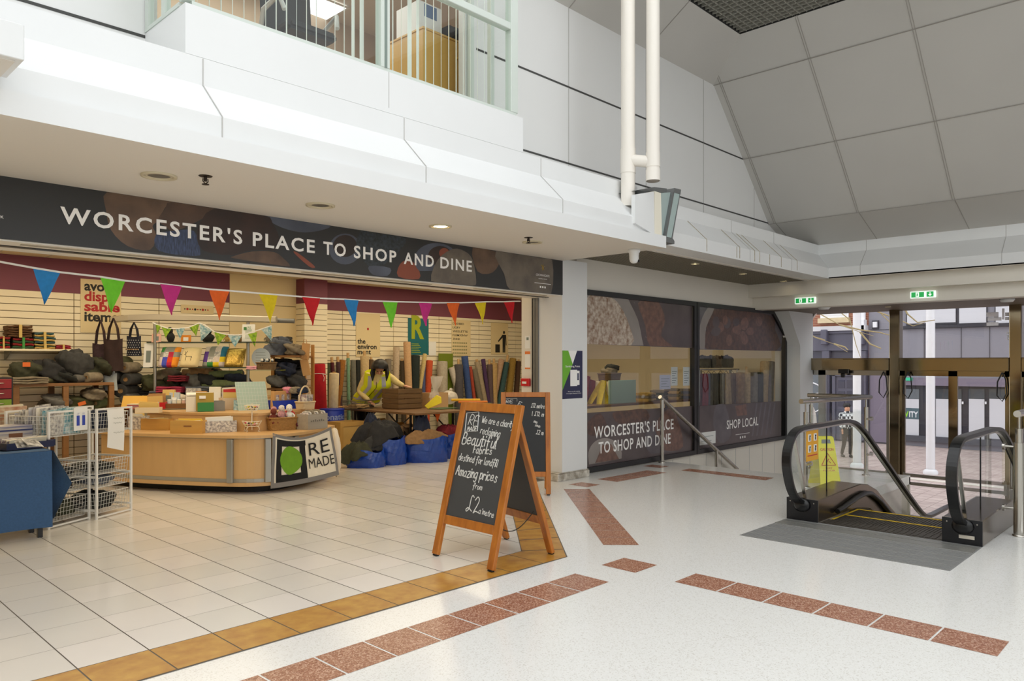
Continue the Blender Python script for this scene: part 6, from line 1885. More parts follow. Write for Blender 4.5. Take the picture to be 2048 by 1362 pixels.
def tabox(name, label, u, v, w, d, h, rz, mat, cat='box', tilt=0):
    p = at(u, v, Z=bz + .006); t = thing(name, label, cat, p, rz)
    E_ = Euler((tilt, 0, 0)).to_matrix()
    obj('body', MB().obox(E_ @ Vector((0, 0, h / 2)), (w, d, h), (tilt, 0, 0)), mat, t, bev=.004, world=False)
    return t


t = tabox('striped_case', 'beige and blue striped case on the blue table', 12, 893, .36, .24, .2, .2, SAND, 'case')
obj('motif', MB().box(-.03, .09, -.1225, -.121, .05, .13), M('motif_brown', (120, 78, 50), .6), t, world=False)
obj('lid_band', MB().box(-.182, .182, -.122, .122, .15, .165), M('band_navy', (44, 54, 104), .5), t, world=False)
t = cbox('navy_tray', 'navy tray of pattern sheets on the blue table', 62, 897, .42, .3, .06, .25, M('tray_navy', (22, 30, 66), .4), bz + .008, 'tray')
cardrow(t, .36, .24, .08, 6, [PC[0], PC[1], MULTI], 6, .012, lean=.5)
t = cbox('navy_tray', 'second navy tray at the right corner of the blue table', 88, 893, .22, .2, .06, .3, MATS['tray_navy'], bz + .008, 'tray')
cardrow(t, .18, .15, .09, 4, [PC[0], MULTI], 9, .012, lean=.4)
t = thing('spotted_cards', 'spotted black and white cards fanned on the blue table', 'cards', at(52, 899, Z=bz + .07))
SPOT = M('spotted_card', (226, 222, 212), .6, rgb2=(50, 46, 46), scale=22)
for i in range(3): obj('card', MB().obox((.02 * i, -.01 * i, .05 + .004 * i), (.15, .11, .003), (.5, .1 * i, .2 * i)), SPOT, t, world=False)

# ---------------------------------------------------------------- wire basket racks
RW = M('rack_white', (232, 230, 224), .35)
RC = M('rack_cream', (206, 196, 172), .4)


def wirebasket(t, x0, x1, y0, y1, z0, h, mat, name='wire_basket', step=.035):
    m = MB(); g = .0022; tp = .02
    nx, ny = int((x1 - x0) / step), int((y1 - y0) / step); nz = max(2, int(h / step))
    for k in range(nz + 1):
        z = z0 + h * k / nz; s_ = tp * (1 - k / nz)
        m.tube([(x0 + s_, y0 + s_, z), (x1 - s_, y0 + s_, z), (x1 - s_, y1 - s_, z), (x0 + s_, y1 - s_, z)], g if k < nz else .005, 4, 0, True)
    for i in range(nx + 1):
        x = x0 + (x1 - x0) * i / nx
        m.tube([(x, y0, z0 + h), (x, y0 + tp, z0), (x, y1 - tp, z0), (x, y1, z0 + h)], g, 4)
    for i in range(ny + 1):
        y = y0 + (y1 - y0) * i / ny
        m.tube([(x0, y, z0 + h), (x0 + tp, y, z0), (x1 - tp, y, z0), (x1, y, z0 + h)], g, 4)
    return obj(name, m, mat, t, world=False)


def baskrack(label, p, rz, w, d, H, mat, group='white wire basket racks'):
    t = thing('basket_rack', label, 'rack', p, rz, group)
    for y in (0, d):
        fr_ = MB()
        for x in (0, w): fr_.box(x - .011, x + .011, y - .009, y + .009, 0, H, 0)
        fr_.box(0, w, y - .008, y + .008, .015, .03, 0); fr_.box(0, w, y - .008, y + .008, H - .018, H, 0)
        obj('end_frame', fr_, mat, t, world=False)
    for z in (H - .24, H * .53, H * .38, H * .08):
        for x in (.012, w - .012): obj('runner', MB().box(x - .008, x + .008, 0, d, z - .01, z + .01), mat, t, world=False)
    bs = [wirebasket(t, .02, w - .02, .02, d - .02, z, h, mat) for z, h in ((H - .25, .2), (H * .40, .15), (H * .28, .1), (H * .05, .2))]
    return t, bs


A0, A1 = at(97, 1060, Z=0), at(178, 1039, Z=0)
rz1 = math.atan2(A1.y - A0.y, A1.x - A0.x); wd = (A1 - A0).length; HR = 1.13
t1, _b = baskrack('white wire basket rack of pattern packets, left one of the pair', A0, rz1, wd, .50, HR, RW)
B0, B1 = at(193, 1040, Z=0), at(262, 1022, Z=0)
rz2 = math.atan2(B1.y - B0.y, B1.x - B0.x)
t2, _b = baskrack('white wire basket rack with hanging paper sign, right one of the pair', B0, rz2, (B1 - B0).length, .50, HR, RW)
C0 = at(20, 1010, Z=0); C0 = Vector((1.66, 8.86, 0))
t3, _b = baskrack('cream wire basket rack of paper packets behind the blue table', C0, .12, .60, .45, 1.10, RC)


def inrack(p, rz, x, y, z): return Vector(p) + Vector((x * math.cos(rz) - y * math.sin(rz), x * math.sin(rz) + y * math.cos(rz), z))


def packets(p, rz, w, d, z0, h, n, seed, label, cols, group):
    t = thing('pattern_packets', label, 'packets', inrack(p, rz, w / 2, d / 2, z0), rz, group)
    cardrow(t, w * .9, d * .85, h, n, cols, seed, .006, 'packet', .05, rows=2)


PP = [PC[0], PC[6], FLOR, FLOB, M('packet_white', (228, 230, 228), .6, rgb2=(150, 140, 150), scale=14), M('packet_beige', (222, 208, 180), .6, rgb2=(180, 120, 90), scale=12)]
packets(A0, rz1, wd, .5, HR - .245, .26, 20, 3, 'paper pattern packets filed in the left white rack', PP, 'packets in the basket racks')
packets(C0, .12, .6, .45, 1.10 - .245, .27, 24, 5, 'paper packets filed in the cream rack', [PP[5], PC[1], PP[4], FLOR], 'packets in the basket racks')
t = thing('folded_sign', 'folded white card label above the cream rack', 'sign', inrack(C0, .12, .16, .3, 1.12), .1)
obj('sheet', MB().slab([(-.12, 0, 0), (.17, 0, .0), (.15, .0, .17), (-.14, .0, .09)], (0, .004, 0)), NOTE, t, world=False)
obj('handwriting', MB().box(-.05, .08, -.002, 0, .065, .075), NINK, t, world=False)
p_ = inrack(A0, rz1, wd * .72, .0, HR - .15)
t = thing('pattern_packet', 'white pattern packet with blue figures at the front of the left rack', 'packet', p_, rz1)
obj('sheet', MB().box(-.07, .10, -.018, -.012, -.06, .17), NOTE, t, world=False)
m = MB()
for x in (-.02, .05): m.box(x - .018, x + .018, -.02, -.018, -.01, .09); m.lathe([(0, -.001), (.014, 0)], (x, -.02, .11), 8)
obj('blue_figures', m, M('figure_blue', (50, 70, 170), .6), t, world=False)
DKF = (cm['charcoal'], cm['black'], cm['dgrey'])
for (P_, rz, w, z, c, lab) in ((B0, rz2, .43, HR - .23, 'navy', 'dark cloth heaped in top basket of the right rack'), (A0, rz1, .5, HR * .41, 'charcoal', 'charcoal cloth in second basket of the left rack'), (B0, rz2, .43, HR * .41, 'black', 'black cloth in second basket of the right rack'), (A0, rz1, .5, HR * .29, 'dgrey', 'dark grey cloth in third basket of the left rack'), (B0, rz2, .43, HR * .29, 'slate', 'pale blue grey cloth spilling from third basket of right rack'), (A0, rz1, .5, HR * .06, 'dolive', 'olive cloth in the bottom basket of the left rack'), (B0, rz2, .43, HR * .06, 'black', 'black cloth in the bottom basket of the right rack')):
    hh_ = .1 if z > .5 or z < .2 else .05
    o_ = obj('cloth_heap', MB().blob((0, 0, 0), (w * .4, .19, hh_), int(z * 100) + int(w * 100), .22, 20, 10, (0, 0, 0), 0, .75, 2.6), cm[c])
    o_.location = inrack(P_, rz, w / 2 + .005, .25, z + hh_ * .78 + .006); o_.rotation_euler = (0, 0, rz); tag(o_, lab, 'fabric', 'cloth in the wire baskets')
s0 = inrack(B0, rz2, .12, -.016, HR - .01)
t = thing('paper_sign', 'white handwritten paper sign hanging on the right wire rack', 'sign', s0, rz2)
m = MB().surf(lambda a, b: Vector((.23 * a + .02 * (1 - b) * 0, -.004 - .02 * math.sin(b * 2) * (1 - b), -.005 - .42 * b - .05 * a * 0 + .06 * (a - .5) * b * -1)), 6, 8)
m.surf(lambda a, b: Vector((.23 * (1 - a), -.003 - .02 * math.sin(b * 2) * (1 - b), -.005 - .42 * b + .06 * ((1 - a) - .5) * b * -1)), 6, 8)
obj('sheet', m, NOTE, t, world=False)
m = MB()
for zz_, w_ in ((-.10, .12), (-.15, .11), (-.25, .14)): m.tube([(.06 + w_ * k / 24, -.03, zz_ + .006 * math.sin(k * 1.9) + .004 * math.sin(k * .8)) for k in range(25)], .0011, 5)
obj('handwriting', m, NINK, t, world=False)

# ---------------------------------------------------------------- chalkboards
FRW = M('frame_wood', (192, 118, 40), .38, rgb2=(160, 92, 30), scale=7, stretch=(3, 3, .35), detail=4)
CHK = M('chalkboard', (66, 68, 70), .6, var=.1, scale=3)
CHKB = M('chalkboard_dark', (34, 36, 38), .55)
CHALK = M('chalk', (232, 232, 228), .8)


# single-stroke handwriting: each glyph is strokes of (x, y) tenths; x-height 5.5, caps 10, descender -4
GLY = dict(zip('WwearchitylmngBufFbdosAzpEMRDCvk', (
    '0,10 2,0 4,7 6,0 8,10', '0,5 1,0 3,4 4,0 6,5', '0,3 4,3 4,5 2,6 0,4 0,1 2,0 5,1', '4,5 2,6 0,4 0,1 2,0 4,2 4,6 4,1 5,0', '0,6 0,0|0,3 2,6 4,5', '4,5 2,6 0,4 0,1 2,0 4,1', '0,10 0,0|0,3 2,6 4,4 4,0',
    '0,6 0,0|0,8 0,9', '1,9 1,1 3,0|-1,6 3,6', '0,6 1,2 3,1|4,6 2,-2 0,-4', '0,10 0,1 1,0', '0,6 0,0|0,4 2,6 3,4 3,0|3,4 5,6 6,4 6,0', '0,6 0,0|0,3 2,6 4,4 4,0', '4,5 2,6 0,4 0,1 2,0 4,2|4,6 4,-2 2,-4 0,-3',
    '0,10 0,0 4,0 5,2 4,5 0,5|0,10 3,10 4,8 3,5', '0,6 0,1 2,0 4,2|4,6 4,0', '5,8 5,10 3,10 2,8 2,-3|0,5 4,5', '0,10 0,0|0,10 4,10|0,5 3,5', '0,10 0,0 3,0 4,3 3,5 0,4', '4,10 4,0|4,4 2,6 0,4 0,1 2,0 4,2', '2,6 0,4 0,1 2,0 4,2 4,4 2,6', '4,5 2,6 1,4 3,3 4,1 2,0 0,1',
    '0,0 3,10 6,0|1,4 5,4', '0,6 4,6 0,0 4,0', '0,6 0,-4|0,4 2,6 4,4 4,1 2,0 0,1', '4,10 0,10 0,0 4,0|0,5 3,5', '0,0 1,10 3,4 5,10 6,0', '0,0 0,10 3,10 4,8 3,5 0,5 4,0', '0,0 0,10 3,9 5,5 3,1 0,0', '5,9 3,10 0,7 0,3 3,0 5,1', '0,6 2,0 4,6', '0,10 0,0|4,6 0,3 4,0')))
GLY.update({'£': '6,9 4,10 3,8 3,2 1,0 0,1 2,2 6,0', '2': '0,8 2,10 4,8 3,5 0,0 2,1 5,0', '1': '0,8 2,10 2,0', '8': '2,5 0,8 2,10 4,8 2,5 0,2 2,0 4,2 2,5', '9': '4,7 2,5 0,7 2,10 4,8 4,0', "'": '0,10 1,8', 'T': '0,10 6,10|3,10 3,0', 'L': '0,10 0,0 4,0', 'O': '3,10 0,6 1,1 4,0 6,5 4,10 3,10'})


def hand_text(s, seed=0):
    """polylines of a handwritten line, x in tenths of cap height, starting at 0"""
    rnd = random.Random(seed); x = 0; out = []
    for c in s:
        if c == ' ': x += 4; continue
        sl = rnd.uniform(.06, .16); dy = rnd.uniform(-.5, .5); mx = 0
        for st in GLY.get(c, '0,5 3,5').split('|'):
            pts = [tuple(float(q) for q in p.split(',')) for p in st.split()]
            mx = max([mx] + [p[0] for p in pts])
            pts = [Vector((x + a + sl * b + rnd.uniform(-.15, .15), b + dy + rnd.uniform(-.15, .15))) for a, b in pts]
            out.append(smooth(pts, 3) if len(pts) > 2 else pts)
        x += mx + 2.1
    return out, x - 2.1


def chalk_line(t, s, P, xv, yv, nv, h, width, thick, seed=0):
    """one handwritten line as its own part: P baseline start, h cap height, width total"""
    ls, w = hand_text(s, seed); m = MB(); kx = width / w; ky = h / 10
    for l in ls:
        m.strip([P + xv * (p.x * kx) + yv * (p.y * ky) for p in l], thick, .0016, 0, side=tuple(nv)) if False else None
        pts = [P + xv * (p.x * kx) + yv * (p.y * ky) for p in l]
        for i in range(len(pts) - 1):
            d = (pts[i + 1] - pts[i]); 
            if d.length < 1e-5: continue
            d.normalize(); sd = d.cross(nv).normalized() * thick / 2; e_ = d * thick * .3
            m.slab([pts[i] - sd - e_, pts[i + 1] - sd + e_, pts[i + 1] + sd + e_, pts[i] + sd - e_], nv * .0012)
    return obj('chalk_line', m, CHALK, t)


def panel(P, xd, yd, nd, w, h, leg, parent_name, t, fw=.072, th=.035, board=CHK, side_name='side_rail'):
    """board leaf: P bottom-left of the leg, xd across, yd up the leaf, nd outward normal; leg = bare leg length below the bottom rail"""
    def bx(x0, x1, y0, y1, z0, z1): return [P + xd * x + yd * y + nd * z for z in (z0, z1) for y in (y0, y1) for x in (x0, x1)]
    fc = [(0, 2, 3, 1), (4, 5, 7, 6), (0, 1, 5, 4), (2, 6, 7, 3), (0, 4, 6, 2), (1, 3, 7, 5)]
    for x0 in (0, w - fw): obj('side_rail', MB().add(bx(x0, x0 + fw, .012, h, 0, th), fc), FRW, t, bev=.004)
    obj('top_rail', MB().add(bx(fw, w - fw, h - fw, h, .0, th), fc), FRW, t, bev=.003)
    obj('bottom_rail', MB().add(bx(fw, w - fw, leg, leg + fw, .0, th), fc), FRW, t, bev=.003)
    obj('writing_board', MB().add(bx(fw - .008, w - fw + .008, leg + fw - .008, h - fw + .008, .010, .022), fc), board, t)
    for x0 in (.012, w - fw + .012): obj('foot_pad', MB().add(bx(x0, x0 + fw - .024, 0, .013, .004, th - .004), fc), BLACK, t)


f0, f1 = at(869, 1110, Z=0), at(983, 1143, Z=0)
b1, b0 = at(1108, 1112, Z=0), at(1003, 1077, Z=0)
ax_ = Vector((4.385, 0, 0)); HT = 1.255
xd = (f1 - f0); wA = xd.length + .045; xd.normalize()
f0 = f0 - xd * .0
top = Vector((4.40, (f0.y + b0.y) / 2, HT)); 
cen_f = (f0 + f1) / 2; apex = Vector((4.385, cen_f.y - .03, HT))
yd = (apex + xd * -(apex - cen_f).dot(xd) - cen_f); hA = yd.length; yd.normalize()
nd = yd.cross(xd).normalized()
if nd.x > 0: nd = -nd
ab = thing('chalkboard', 'large wooden A-frame chalkboard reading We are a charity reclaiming beautiful fabrics', 'chalkboard', (4.4, 4.43, 0))
panel(f0 - nd * .0, xd, yd, nd, wA, hA, .27, 'front', ab)
# back leaf
xb_ = (b1 - b0); wB = wA - .02; xb_.normalize()
cen_b = (b0 + b1) / 2; apb = Vector((4.41, cen_b.y - .0, HT - .01))
ydb = apb - cen_b; ydb = ydb - xb_ * ydb.dot(xb_); hB = ydb.length; ydb.normalize(); ndb = xb_.cross(ydb).normalized()
if ndb.x < 0: ndb = -ndb
panel(cen_b - xb_ * wB / 2, xb_, ydb, ndb, wB, hB, .27, 'back', ab)
P_ = f0 + nd * .0
ch = MB()


def ub(u, v):
    """pixel to leaf coordinates (x across, y up)"""
    n_ = nd; q_ = _d + _r * ((u - 1024) / F) + Vector((0, 0, (HV - v) / F)); o_ = P_ + nd * .0245
    k = (o_ - Vector((0, 0, EYE))).dot(n_) / q_.dot(n_); w_ = Vector((0, 0, EYE)) + q_ * k - P_
    return w_.dot(xd), w_.dot(yd)


# (string, baseline start px, baseline end px, cap-height px)
for s, u0, v0, u1, v1, hp_, bo in (('RE', 936, 850, 953, 852, 20, .0), ('MADE', 934, 861, 952, 862, 8, .0), ('We are a charity', 963, 845, 1026, 856, 13, 0), ('reclaiming', 960, 866, 998, 875, 14, 0), ('Beautiful', 924, 886, 991, 897, 22, .008), ('Fabrics', 946, 905, 982, 909, 15, .004), ('destined for landfill', 917, 920, 994, 934, 14, 0), ('Amazing prices', 911, 949, 992, 964, 19, .006), ('from', 945, 976, 963, 980, 11, 0), ('£2', 931, 1023, 956, 1025, 32, .004), ("a'metre", 957, 1026, 986, 1036, 12, 0)):
    x0, y0 = ub(u0, v0); x1, y1 = ub(u1, v1); _, yt = ub(u0, v0 - hp_)
    dv = (xd * (x1 - x0) + yd * (y1 - y0)); L_ = dv.length; dv.normalize(); uv = nd.cross(dv).normalized()
    if uv.dot(yd) < 0: uv = -uv
    chalk_line(ab, s, P_ + xd * x0 + yd * y0 + nd * .0235, dv, uv, nd, (yt - y0), L_, .006 + bo * .5, len(s))
pts = [ub(*q_) for q_ in ((934, 826), (958, 824), (955, 862), (930, 863))]
for a, b in zip(pts, pts[1:] + pts[:1]): ch.beam(P_ + xd * a[0] + yd * a[1] + nd * .0245, P_ + xd * b[0] + yd * b[1] + nd * .0245, .002, .009, 0, up=nd)
obj('chalk_frame', ch, CHALK, ab)
m = MB()
for yy in (f0.y - .1, f1.y + .1):
    a, b = Vector((4.14, yy, .36)), Vector((4.64, yy, .36))
    m.tube([a.lerp(b, k / 14) - ZA * .12 * math.sin(math.pi * k / 14) for k in range(15)], .004, 6)
obj('chain', m, M('dark_chain', (60, 58, 54), .5, .6), ab)
m = MB()
for yy in (f0.y - .04, f1.y + .04): m.box(4.36, 4.43, yy - .02, yy + .02, HT - .045, HT - .035)
obj('hinge', m, GREYM, ab)
# second board by the pillar
t2b = at(1051, 785, t=9.3)
bw = 98 * 9.3 / F; hx_ = t2b.z
cdir = (_r * 1.0 + _d * -.03).normalized(); P2_ = Vector((t2b.x, t2b.y, 0)) - cdir * bw / 2 - _d * .22
yd2 = (Vector((t2b.x, t2b.y, hx_)) - cdir * bw / 2 - P2_); h2 = yd2.length; yd2.normalize(); nd2 = -(cdir.cross(yd2)).normalized()
if nd2.dot(_d) > 0: nd2 = -nd2
cb_ = thing('chalkboard', 'smaller wooden A-frame chalkboard with prices, beside the white pillar', 'chalkboard', (t2b.x, t2b.y, 0))
panel(P2_, cdir, yd2, nd2, bw, h2, .22, 'front', cb_, fw=.06, board=CHKB)
Pb = P2_ + _d * .42; yb2 = (Vector((t2b.x, t2b.y, hx_ - .02)) - cdir * bw / 2 + _d * .03 - Pb); hb2 = yb2.length; yb2.normalize(); nb2 = cdir.cross(yb2).normalized()
if nb2.dot(_d) < 0: nb2 = -nb2
panel(Pb, cdir, yb2, nb2, bw, hb2, .22, 'back', cb_, fw=.06, board=CHKB)
m = MB(); o_ = P2_ + nd2 * .0245


def u2(u, v):
    q_ = _d + _r * ((u - 1024) / F) + Vector((0, 0, (HV - v) / F)); k = (o_ - Vector((0, 0, EYE))).dot(nd2) / q_.dot(nd2)
    return Vector((0, 0, EYE)) + q_ * k


for s, u0, v0, u1, hp_ in (('F', 1035, 811, 1040, 9), ('£12 metre', 1062, 815, 1089, 9), ('l £12 m', 1064, 831, 1087, 9), ('me', 1067, 845, 1074, 6), ('me', 1070, 853, 1080, 6), ('£2 m', 1072, 868, 1086, 9)):
    a, b = u2(u0, v0), u2(u1, v0 + 2); dv = (b - a).normalized(); chalk_line(cb_, s, a, dv, nd2.cross(dv) if nd2.cross(dv).dot(yd2) > 0 else -nd2.cross(dv), nd2, hp_ * 9.1 / F, (b - a).length, .006, len(s))
for a, b in (((1007, 797), (1034, 797)), ((1034, 797), (1034, 803)), ((1007, 797), (1006, 812))): m.beam(u2(*a), u2(*b), .002, .008, 0, up=nd2)
obj('chalk_frame', m, CHALK, cb_)
chalk_line(cb_, 'RE', u2(1012, 806), cdir, yd2, nd2, .035, .08, .005, 1)
# ================================================================ WORK TABLE, PERSON, SACKS
A_, B_, C_ = Vector((7.60, 9.42, 0)), Vector((8.72, 9.42, 0)), Vector((7.60, 11.48, 0))
TBZ = .79
lx = (B_ - A_); ly = (C_ - A_); W1, L1 = lx.length, ly.length; lx.normalize(); ly = Vector((-lx.y, lx.x, 0))


def TP(x, y, z=TBZ): return A_ + lx * x + ly * y + ZA * z


TOPB = M('table_brown', (120, 88, 56), .45, var=.15, scale=5)
rzT = math.atan2(lx.y, lx.x)
t = thing('folding_table', 'brown folding work table with black steel legs', 'table', TP(W1 / 2, L1 / 2, 0), rzT)
obj('tabletop', MB().slab([TP(0, 0, TBZ - .035), TP(W1, 0, TBZ - .035), TP(W1, L1, TBZ - .035), TP(0, L1, TBZ - .035)], (0, 0, .035)), TOPB, t, bev=.004)
for y in (.25, L1 - .25):
    for x in (.1, W1 - .1): obj('leg', MB().beam(TP(x, y, 0), TP(x, y, TBZ - .035), .03, .03), BLACK, t)
    obj('cross_bar', MB().beam(TP(.1, y, .12), TP(W1 - .1, y, .12), .02, .02).beam(TP(.1, y, .42), TP(W1 - .1, y, .42), .02, .02), BLACK, t)
for x in (.1, W1 - .1): obj('brace', MB().beam(TP(x, .25, .35), TP(x, .85, TBZ - .04), .018, .018).beam(TP(x, L1 - .25, .35), TP(x, L1 - .85, TBZ - .04), .018, .018), BLACK, t)
# wooden slatted crate
CRW = M('crate_slats', (120, 92, 58), .7, var=.3, scale=9, stretch=(.4, .4, 3))
k0 = at(797, 819, Z=TBZ + .001)
t = thing('slatted_crate', 'brown slatted wooden apple crate on the work table', 'crate', k0)
cw, cd, chh = .53, .46, .35
for i in range(4):
    z = .01 + i * .087
    obj('slat', MB().box(k0.x, k0.x + cw, k0.y, k0.y + .012, k0.z + z, k0.z + z + .075), CRW, t, bev=.002)
    obj('slat', MB().box(k0.x, k0.x + .012, k0.y + .012, k0.y + cd, k0.z + z, k0.z + z + .075), CRW, t, bev=.002)
    obj('slat', MB().box(k0.x, k0.x + cw, k0.y + cd, k0.y + cd + .012, k0.z + z, k0.z + z + .075), CRW, t)
    obj('slat', MB().box(k0.x + cw - .012, k0.x + cw, k0.y + .012, k0.y + cd, k0.z + z, k0.z + z + .075), CRW, t)
for x in (.014, cw - .05):
    for y in (.014, cd - .036): obj('corner_post', MB().box(k0.x + x, k0.x + x + .036, k0.y + y, k0.y + y + .036, k0.z, k0.z + chh), CRW, t)
obj('crate_floor', MB().box(k0.x + .012, k0.x + cw - .012, k0.y + .012, k0.y + cd, k0.z + .002, k0.z + .012), CRW, t)
# wire basket
BW = M('dark_wire', (116, 112, 102), .4, .7)
p = at(742, 817.5, Z=TBZ + .001)
t = thing('wire_basket', 'grey wire basket the woman reaches into', 'basket', p + Vector((-.15, .02, 0)), .1)
wirebasket(t, -.2, .22, -.02, .32, .003, .14, BW, 'mesh', .03)
folded(p + Vector((-.12, .18, .012)), .3, .24, .06, 2, [cm['sand']], 'sand coloured cloth in the wire basket', None, .1, 3)
KR = M('carton', (196, 158, 112), .7)
p = at(868, 815, Z=TBZ + .001)
t = thing('open_carton', 'open cardboard carton with printed pink side beside the crate', 'box', p)
openbox_ = openbox(MB(), p.x - .1, p.x + .34, p.y, p.y + .3, p.z, p.z + .26)
obj('body', openbox_, KR, t)
obj('printed_side', MB().box(p.x - .1, p.x + .12, p.y - .003, p.y, p.z + .06, p.z + .25), M('print_peach', (226, 186, 150), .6, var=.2, scale=9), t)
o_ = tag(obj('yellow_packet', MB().slab(PX([(849, 812), (873, 790), (882, 794), (883, 806), (856, 818)], t=12.45), _d * .05), M('packet_yellow', (240, 220, 20), .3, var=.1, scale=9), bev=.006), 'bright yellow plastic packet leaning on the carton', 'packet')
CLR = glass('clear_plastic', (.9, .9, .88), .1, .15)
pc = at(868, 781, t=12.75)
t = thing('plastic_bag', 'crumpled clear plastic bag standing above the carton', 'bag', pc)
rb = random.Random(5); m = MB()
def pb_(a, b):
    an = 2 * math.pi * a; z = -.12 + .36 * b; r_ = (.09 if b < .3 else .05) + .11 * max(0, b - .4) ** .8 + .012 * math.sin(5 * an + 9 * b)
    return pc + Vector((r_ * math.cos(an), r_ * math.sin(an) * .7, z)) + _r * (.06 * b)
m.surf(pb_, 18, 10)
PLB = M('cloudy_plastic', (226, 220, 210), .2, alpha=.45)
obj('film', m, PLB, t)
pw = at(907, 809, Z=TBZ + .001)
t = thing('plastic_bag', 'cloudy white plastic bag lying near the end of the work table', 'bag', pw)
obj('film', MB().blob(pw + Vector((0, .12, .13)), (.17, .15, .135), 8, .16, 20, 12, (0, 0, 0), 0, .95), M('cloudy_white', (206, 198, 186), .25, var=.15, scale=12, bump=.4), t)
obj('knot', MB().blob(pw + Vector((.02, .1, .27)), (.04, .03, .04), 2, .3), MATS['cloudy_white'], t)
for i, (u, v, w, mm, lab) in enumerate(((895, 818, .5, M('mat_green', (58, 84, 40), .7), 'green cutting mat lying on the end of the work table'), (690, 814, .3, M('kraft', (196, 150, 96), .7), 'kraft paper lying at the far end of the work table'))):
    p = at(u, v, Z=TBZ + .001); o_ = obj('flat_sheet', MB().obox((0, 0, .006), (w, .3, .01), (0, 0, .2)), mm); o_.location = p + Vector((0, .12 if i == 0 else 0, 0)); tag(o_, lab, 'sheet')
for i, (u, c) in enumerate(((935, 'yellow'), (950, 'orange'), (958, 'green'))):
    p = at(u, 800, t=13.0)
    t = roll(p - _r * .28 - ZA * .03 * i - _d * .1 * i, p + _r * .22 - ZA * .03 * i - _d * .1 * i, .022, M('stick_' + c, dict(yellow=(226, 180, 40), orange=(216, 120, 40), green=(64, 90, 40))[c], .6), '%s wrapped stick on the side table by the rolls' % c, 'wrapped sticks on the side table', name='wrapped_stick')
sa, sb = at(925, 830, t=13.1), at(975, 830, t=13.1)
t = thing('side_table', 'small green topped table between work table and rolls', 'table', (sa.x, sa.y, 0))
zz = at(945, 806, t=13.0).z - .075
obj('tabletop', MB().slab([Vector((p.x, p.y, zz)) for p in (sa - _d * .3, sb - _d * .3, sb + _d * .2, sa + _d * .2)], (0, 0, -.03)), MATS['mat_green'], t)
for p in (sa - _d * .25, sb - _d * .25, sa + _d * .15, sb + _d * .15): obj('leg', MB().box(p.x - .02, p.x + .02, p.y - .02, p.y + .02, 0, zz - .03), BLACK, t)

# ---------------------------------------------------------------- the woman in the hi-vis vest
BS = 1.08


def skin_body(name, chains, mat, parent, sub=2, root=0):
    """chains: list of [(pos, radius), ...]; first point of later chains joins nearest vertex of the first"""
    verts, edges, rad = [], [], []
    chains = [[(p, r_ * BS if not isinstance(r_, tuple) else r_) for p, r_ in c] for c in chains]
    for ci, chn in enumerate(chains):
        prev = None
        for pi, (p, r_) in enumerate(chn):
            p = Vector(p); idx = None
            if ci and pi == 0:
                idx = min(range(len(verts)), key=lambda i: (verts[i] - p).length)
            if idx is None:
                verts.append(p); rad.append(r_); idx = len(verts) - 1
            if prev is not None: edges.append((prev, idx))
            prev = idx
    me = bpy.data.meshes.new(name); me.from_pydata([tuple(v) for v in verts], edges, []); me.materials.append(mat)
    o = bpy.data.objects.new(name, me); COL.objects.link(o)
    sk = o.modifiers.new('skin', 'SKIN'); sk.use_smooth_shade = True
    for i, v in enumerate(me.skin_vertices[0].data):
        rr = rad[i]; v.radius = rr if isinstance(rr, tuple) else (rr, rr); v.use_root = (i == root)
    o.modifiers.new('sub', 'SUBSURF').levels = sub; o.modifiers['sub'].render_levels = sub
    dg = bpy.context.evaluated_depsgraph_get(); dg.update()
    m2 = bpy.data.meshes.new_from_object(o.evaluated_get(dg)); m2.materials.clear(); m2.materials.append(mat)
    for p in m2.polygons: p.use_smooth = True
    bpy.data.objects.remove(o); bpy.data.meshes.remove(me)
    m2.name = name; o = bpy.data.objects.new(name, m2); COL.objects.link(o)
    if parent is not None:
        o.parent = parent; o.matrix_local = WM[parent.name].inverted()
    WM[o.name] = Matrix()
    return o


tw = 13.72        # distance of the woman from the viewpoint


def pw_(u, v, dt=0): return at(u, v, t=tw + dt)


hip = pw_(729, 806, .14); foot_z = .03
person = thing('person', 'dark-haired person in yellow hi-vis vest bending over the work table', 'person', (hip.x, hip.y, 0))
SKIN = M('skin', (214, 160, 130), .5); KNIT = cloth('cream_knit', (226, 206, 146), .12, 30); TROU = cloth('trousers', (28, 28, 30), .15)
HAIR = M('dark_hair', (20, 14, 12), .45, var=.4, scale=30, stretch=(1, 1, .2)); VEST = M('hi_vis', (226, 236, 24), .55, var=.1, scale=18, emit=0); REFL = M('reflective_tape', (176, 178, 190), .35)
neck, head = pw_(758, 745, -.26), pw_(760, 733, -.36)
shR, shL = pw_(733, 750, -.08), pw_(779, 752, -.10)     # as seen: left / right of picture
chest = pw_(755, 770, -.14); waist = pw_(736, 791, .04)
elR, wrR = pw_(718, 783, -.06), pw_(738, 801, -.28); haR = pw_(744, 806, -.33)
elL, wrL = pw_(795, 766, -.16), pw_(808, 772, -.24); haL = pw_(816, 773, -.27)
kneeA, kneeB = Vector((hip.x - .1, hip.y - .06, .48)), Vector((hip.x + .12, hip.y + .02, .48))
ankA, ankB = Vector((hip.x - .1, hip.y + .04, .09)), Vector((hip.x + .13, hip.y + .1, .09))
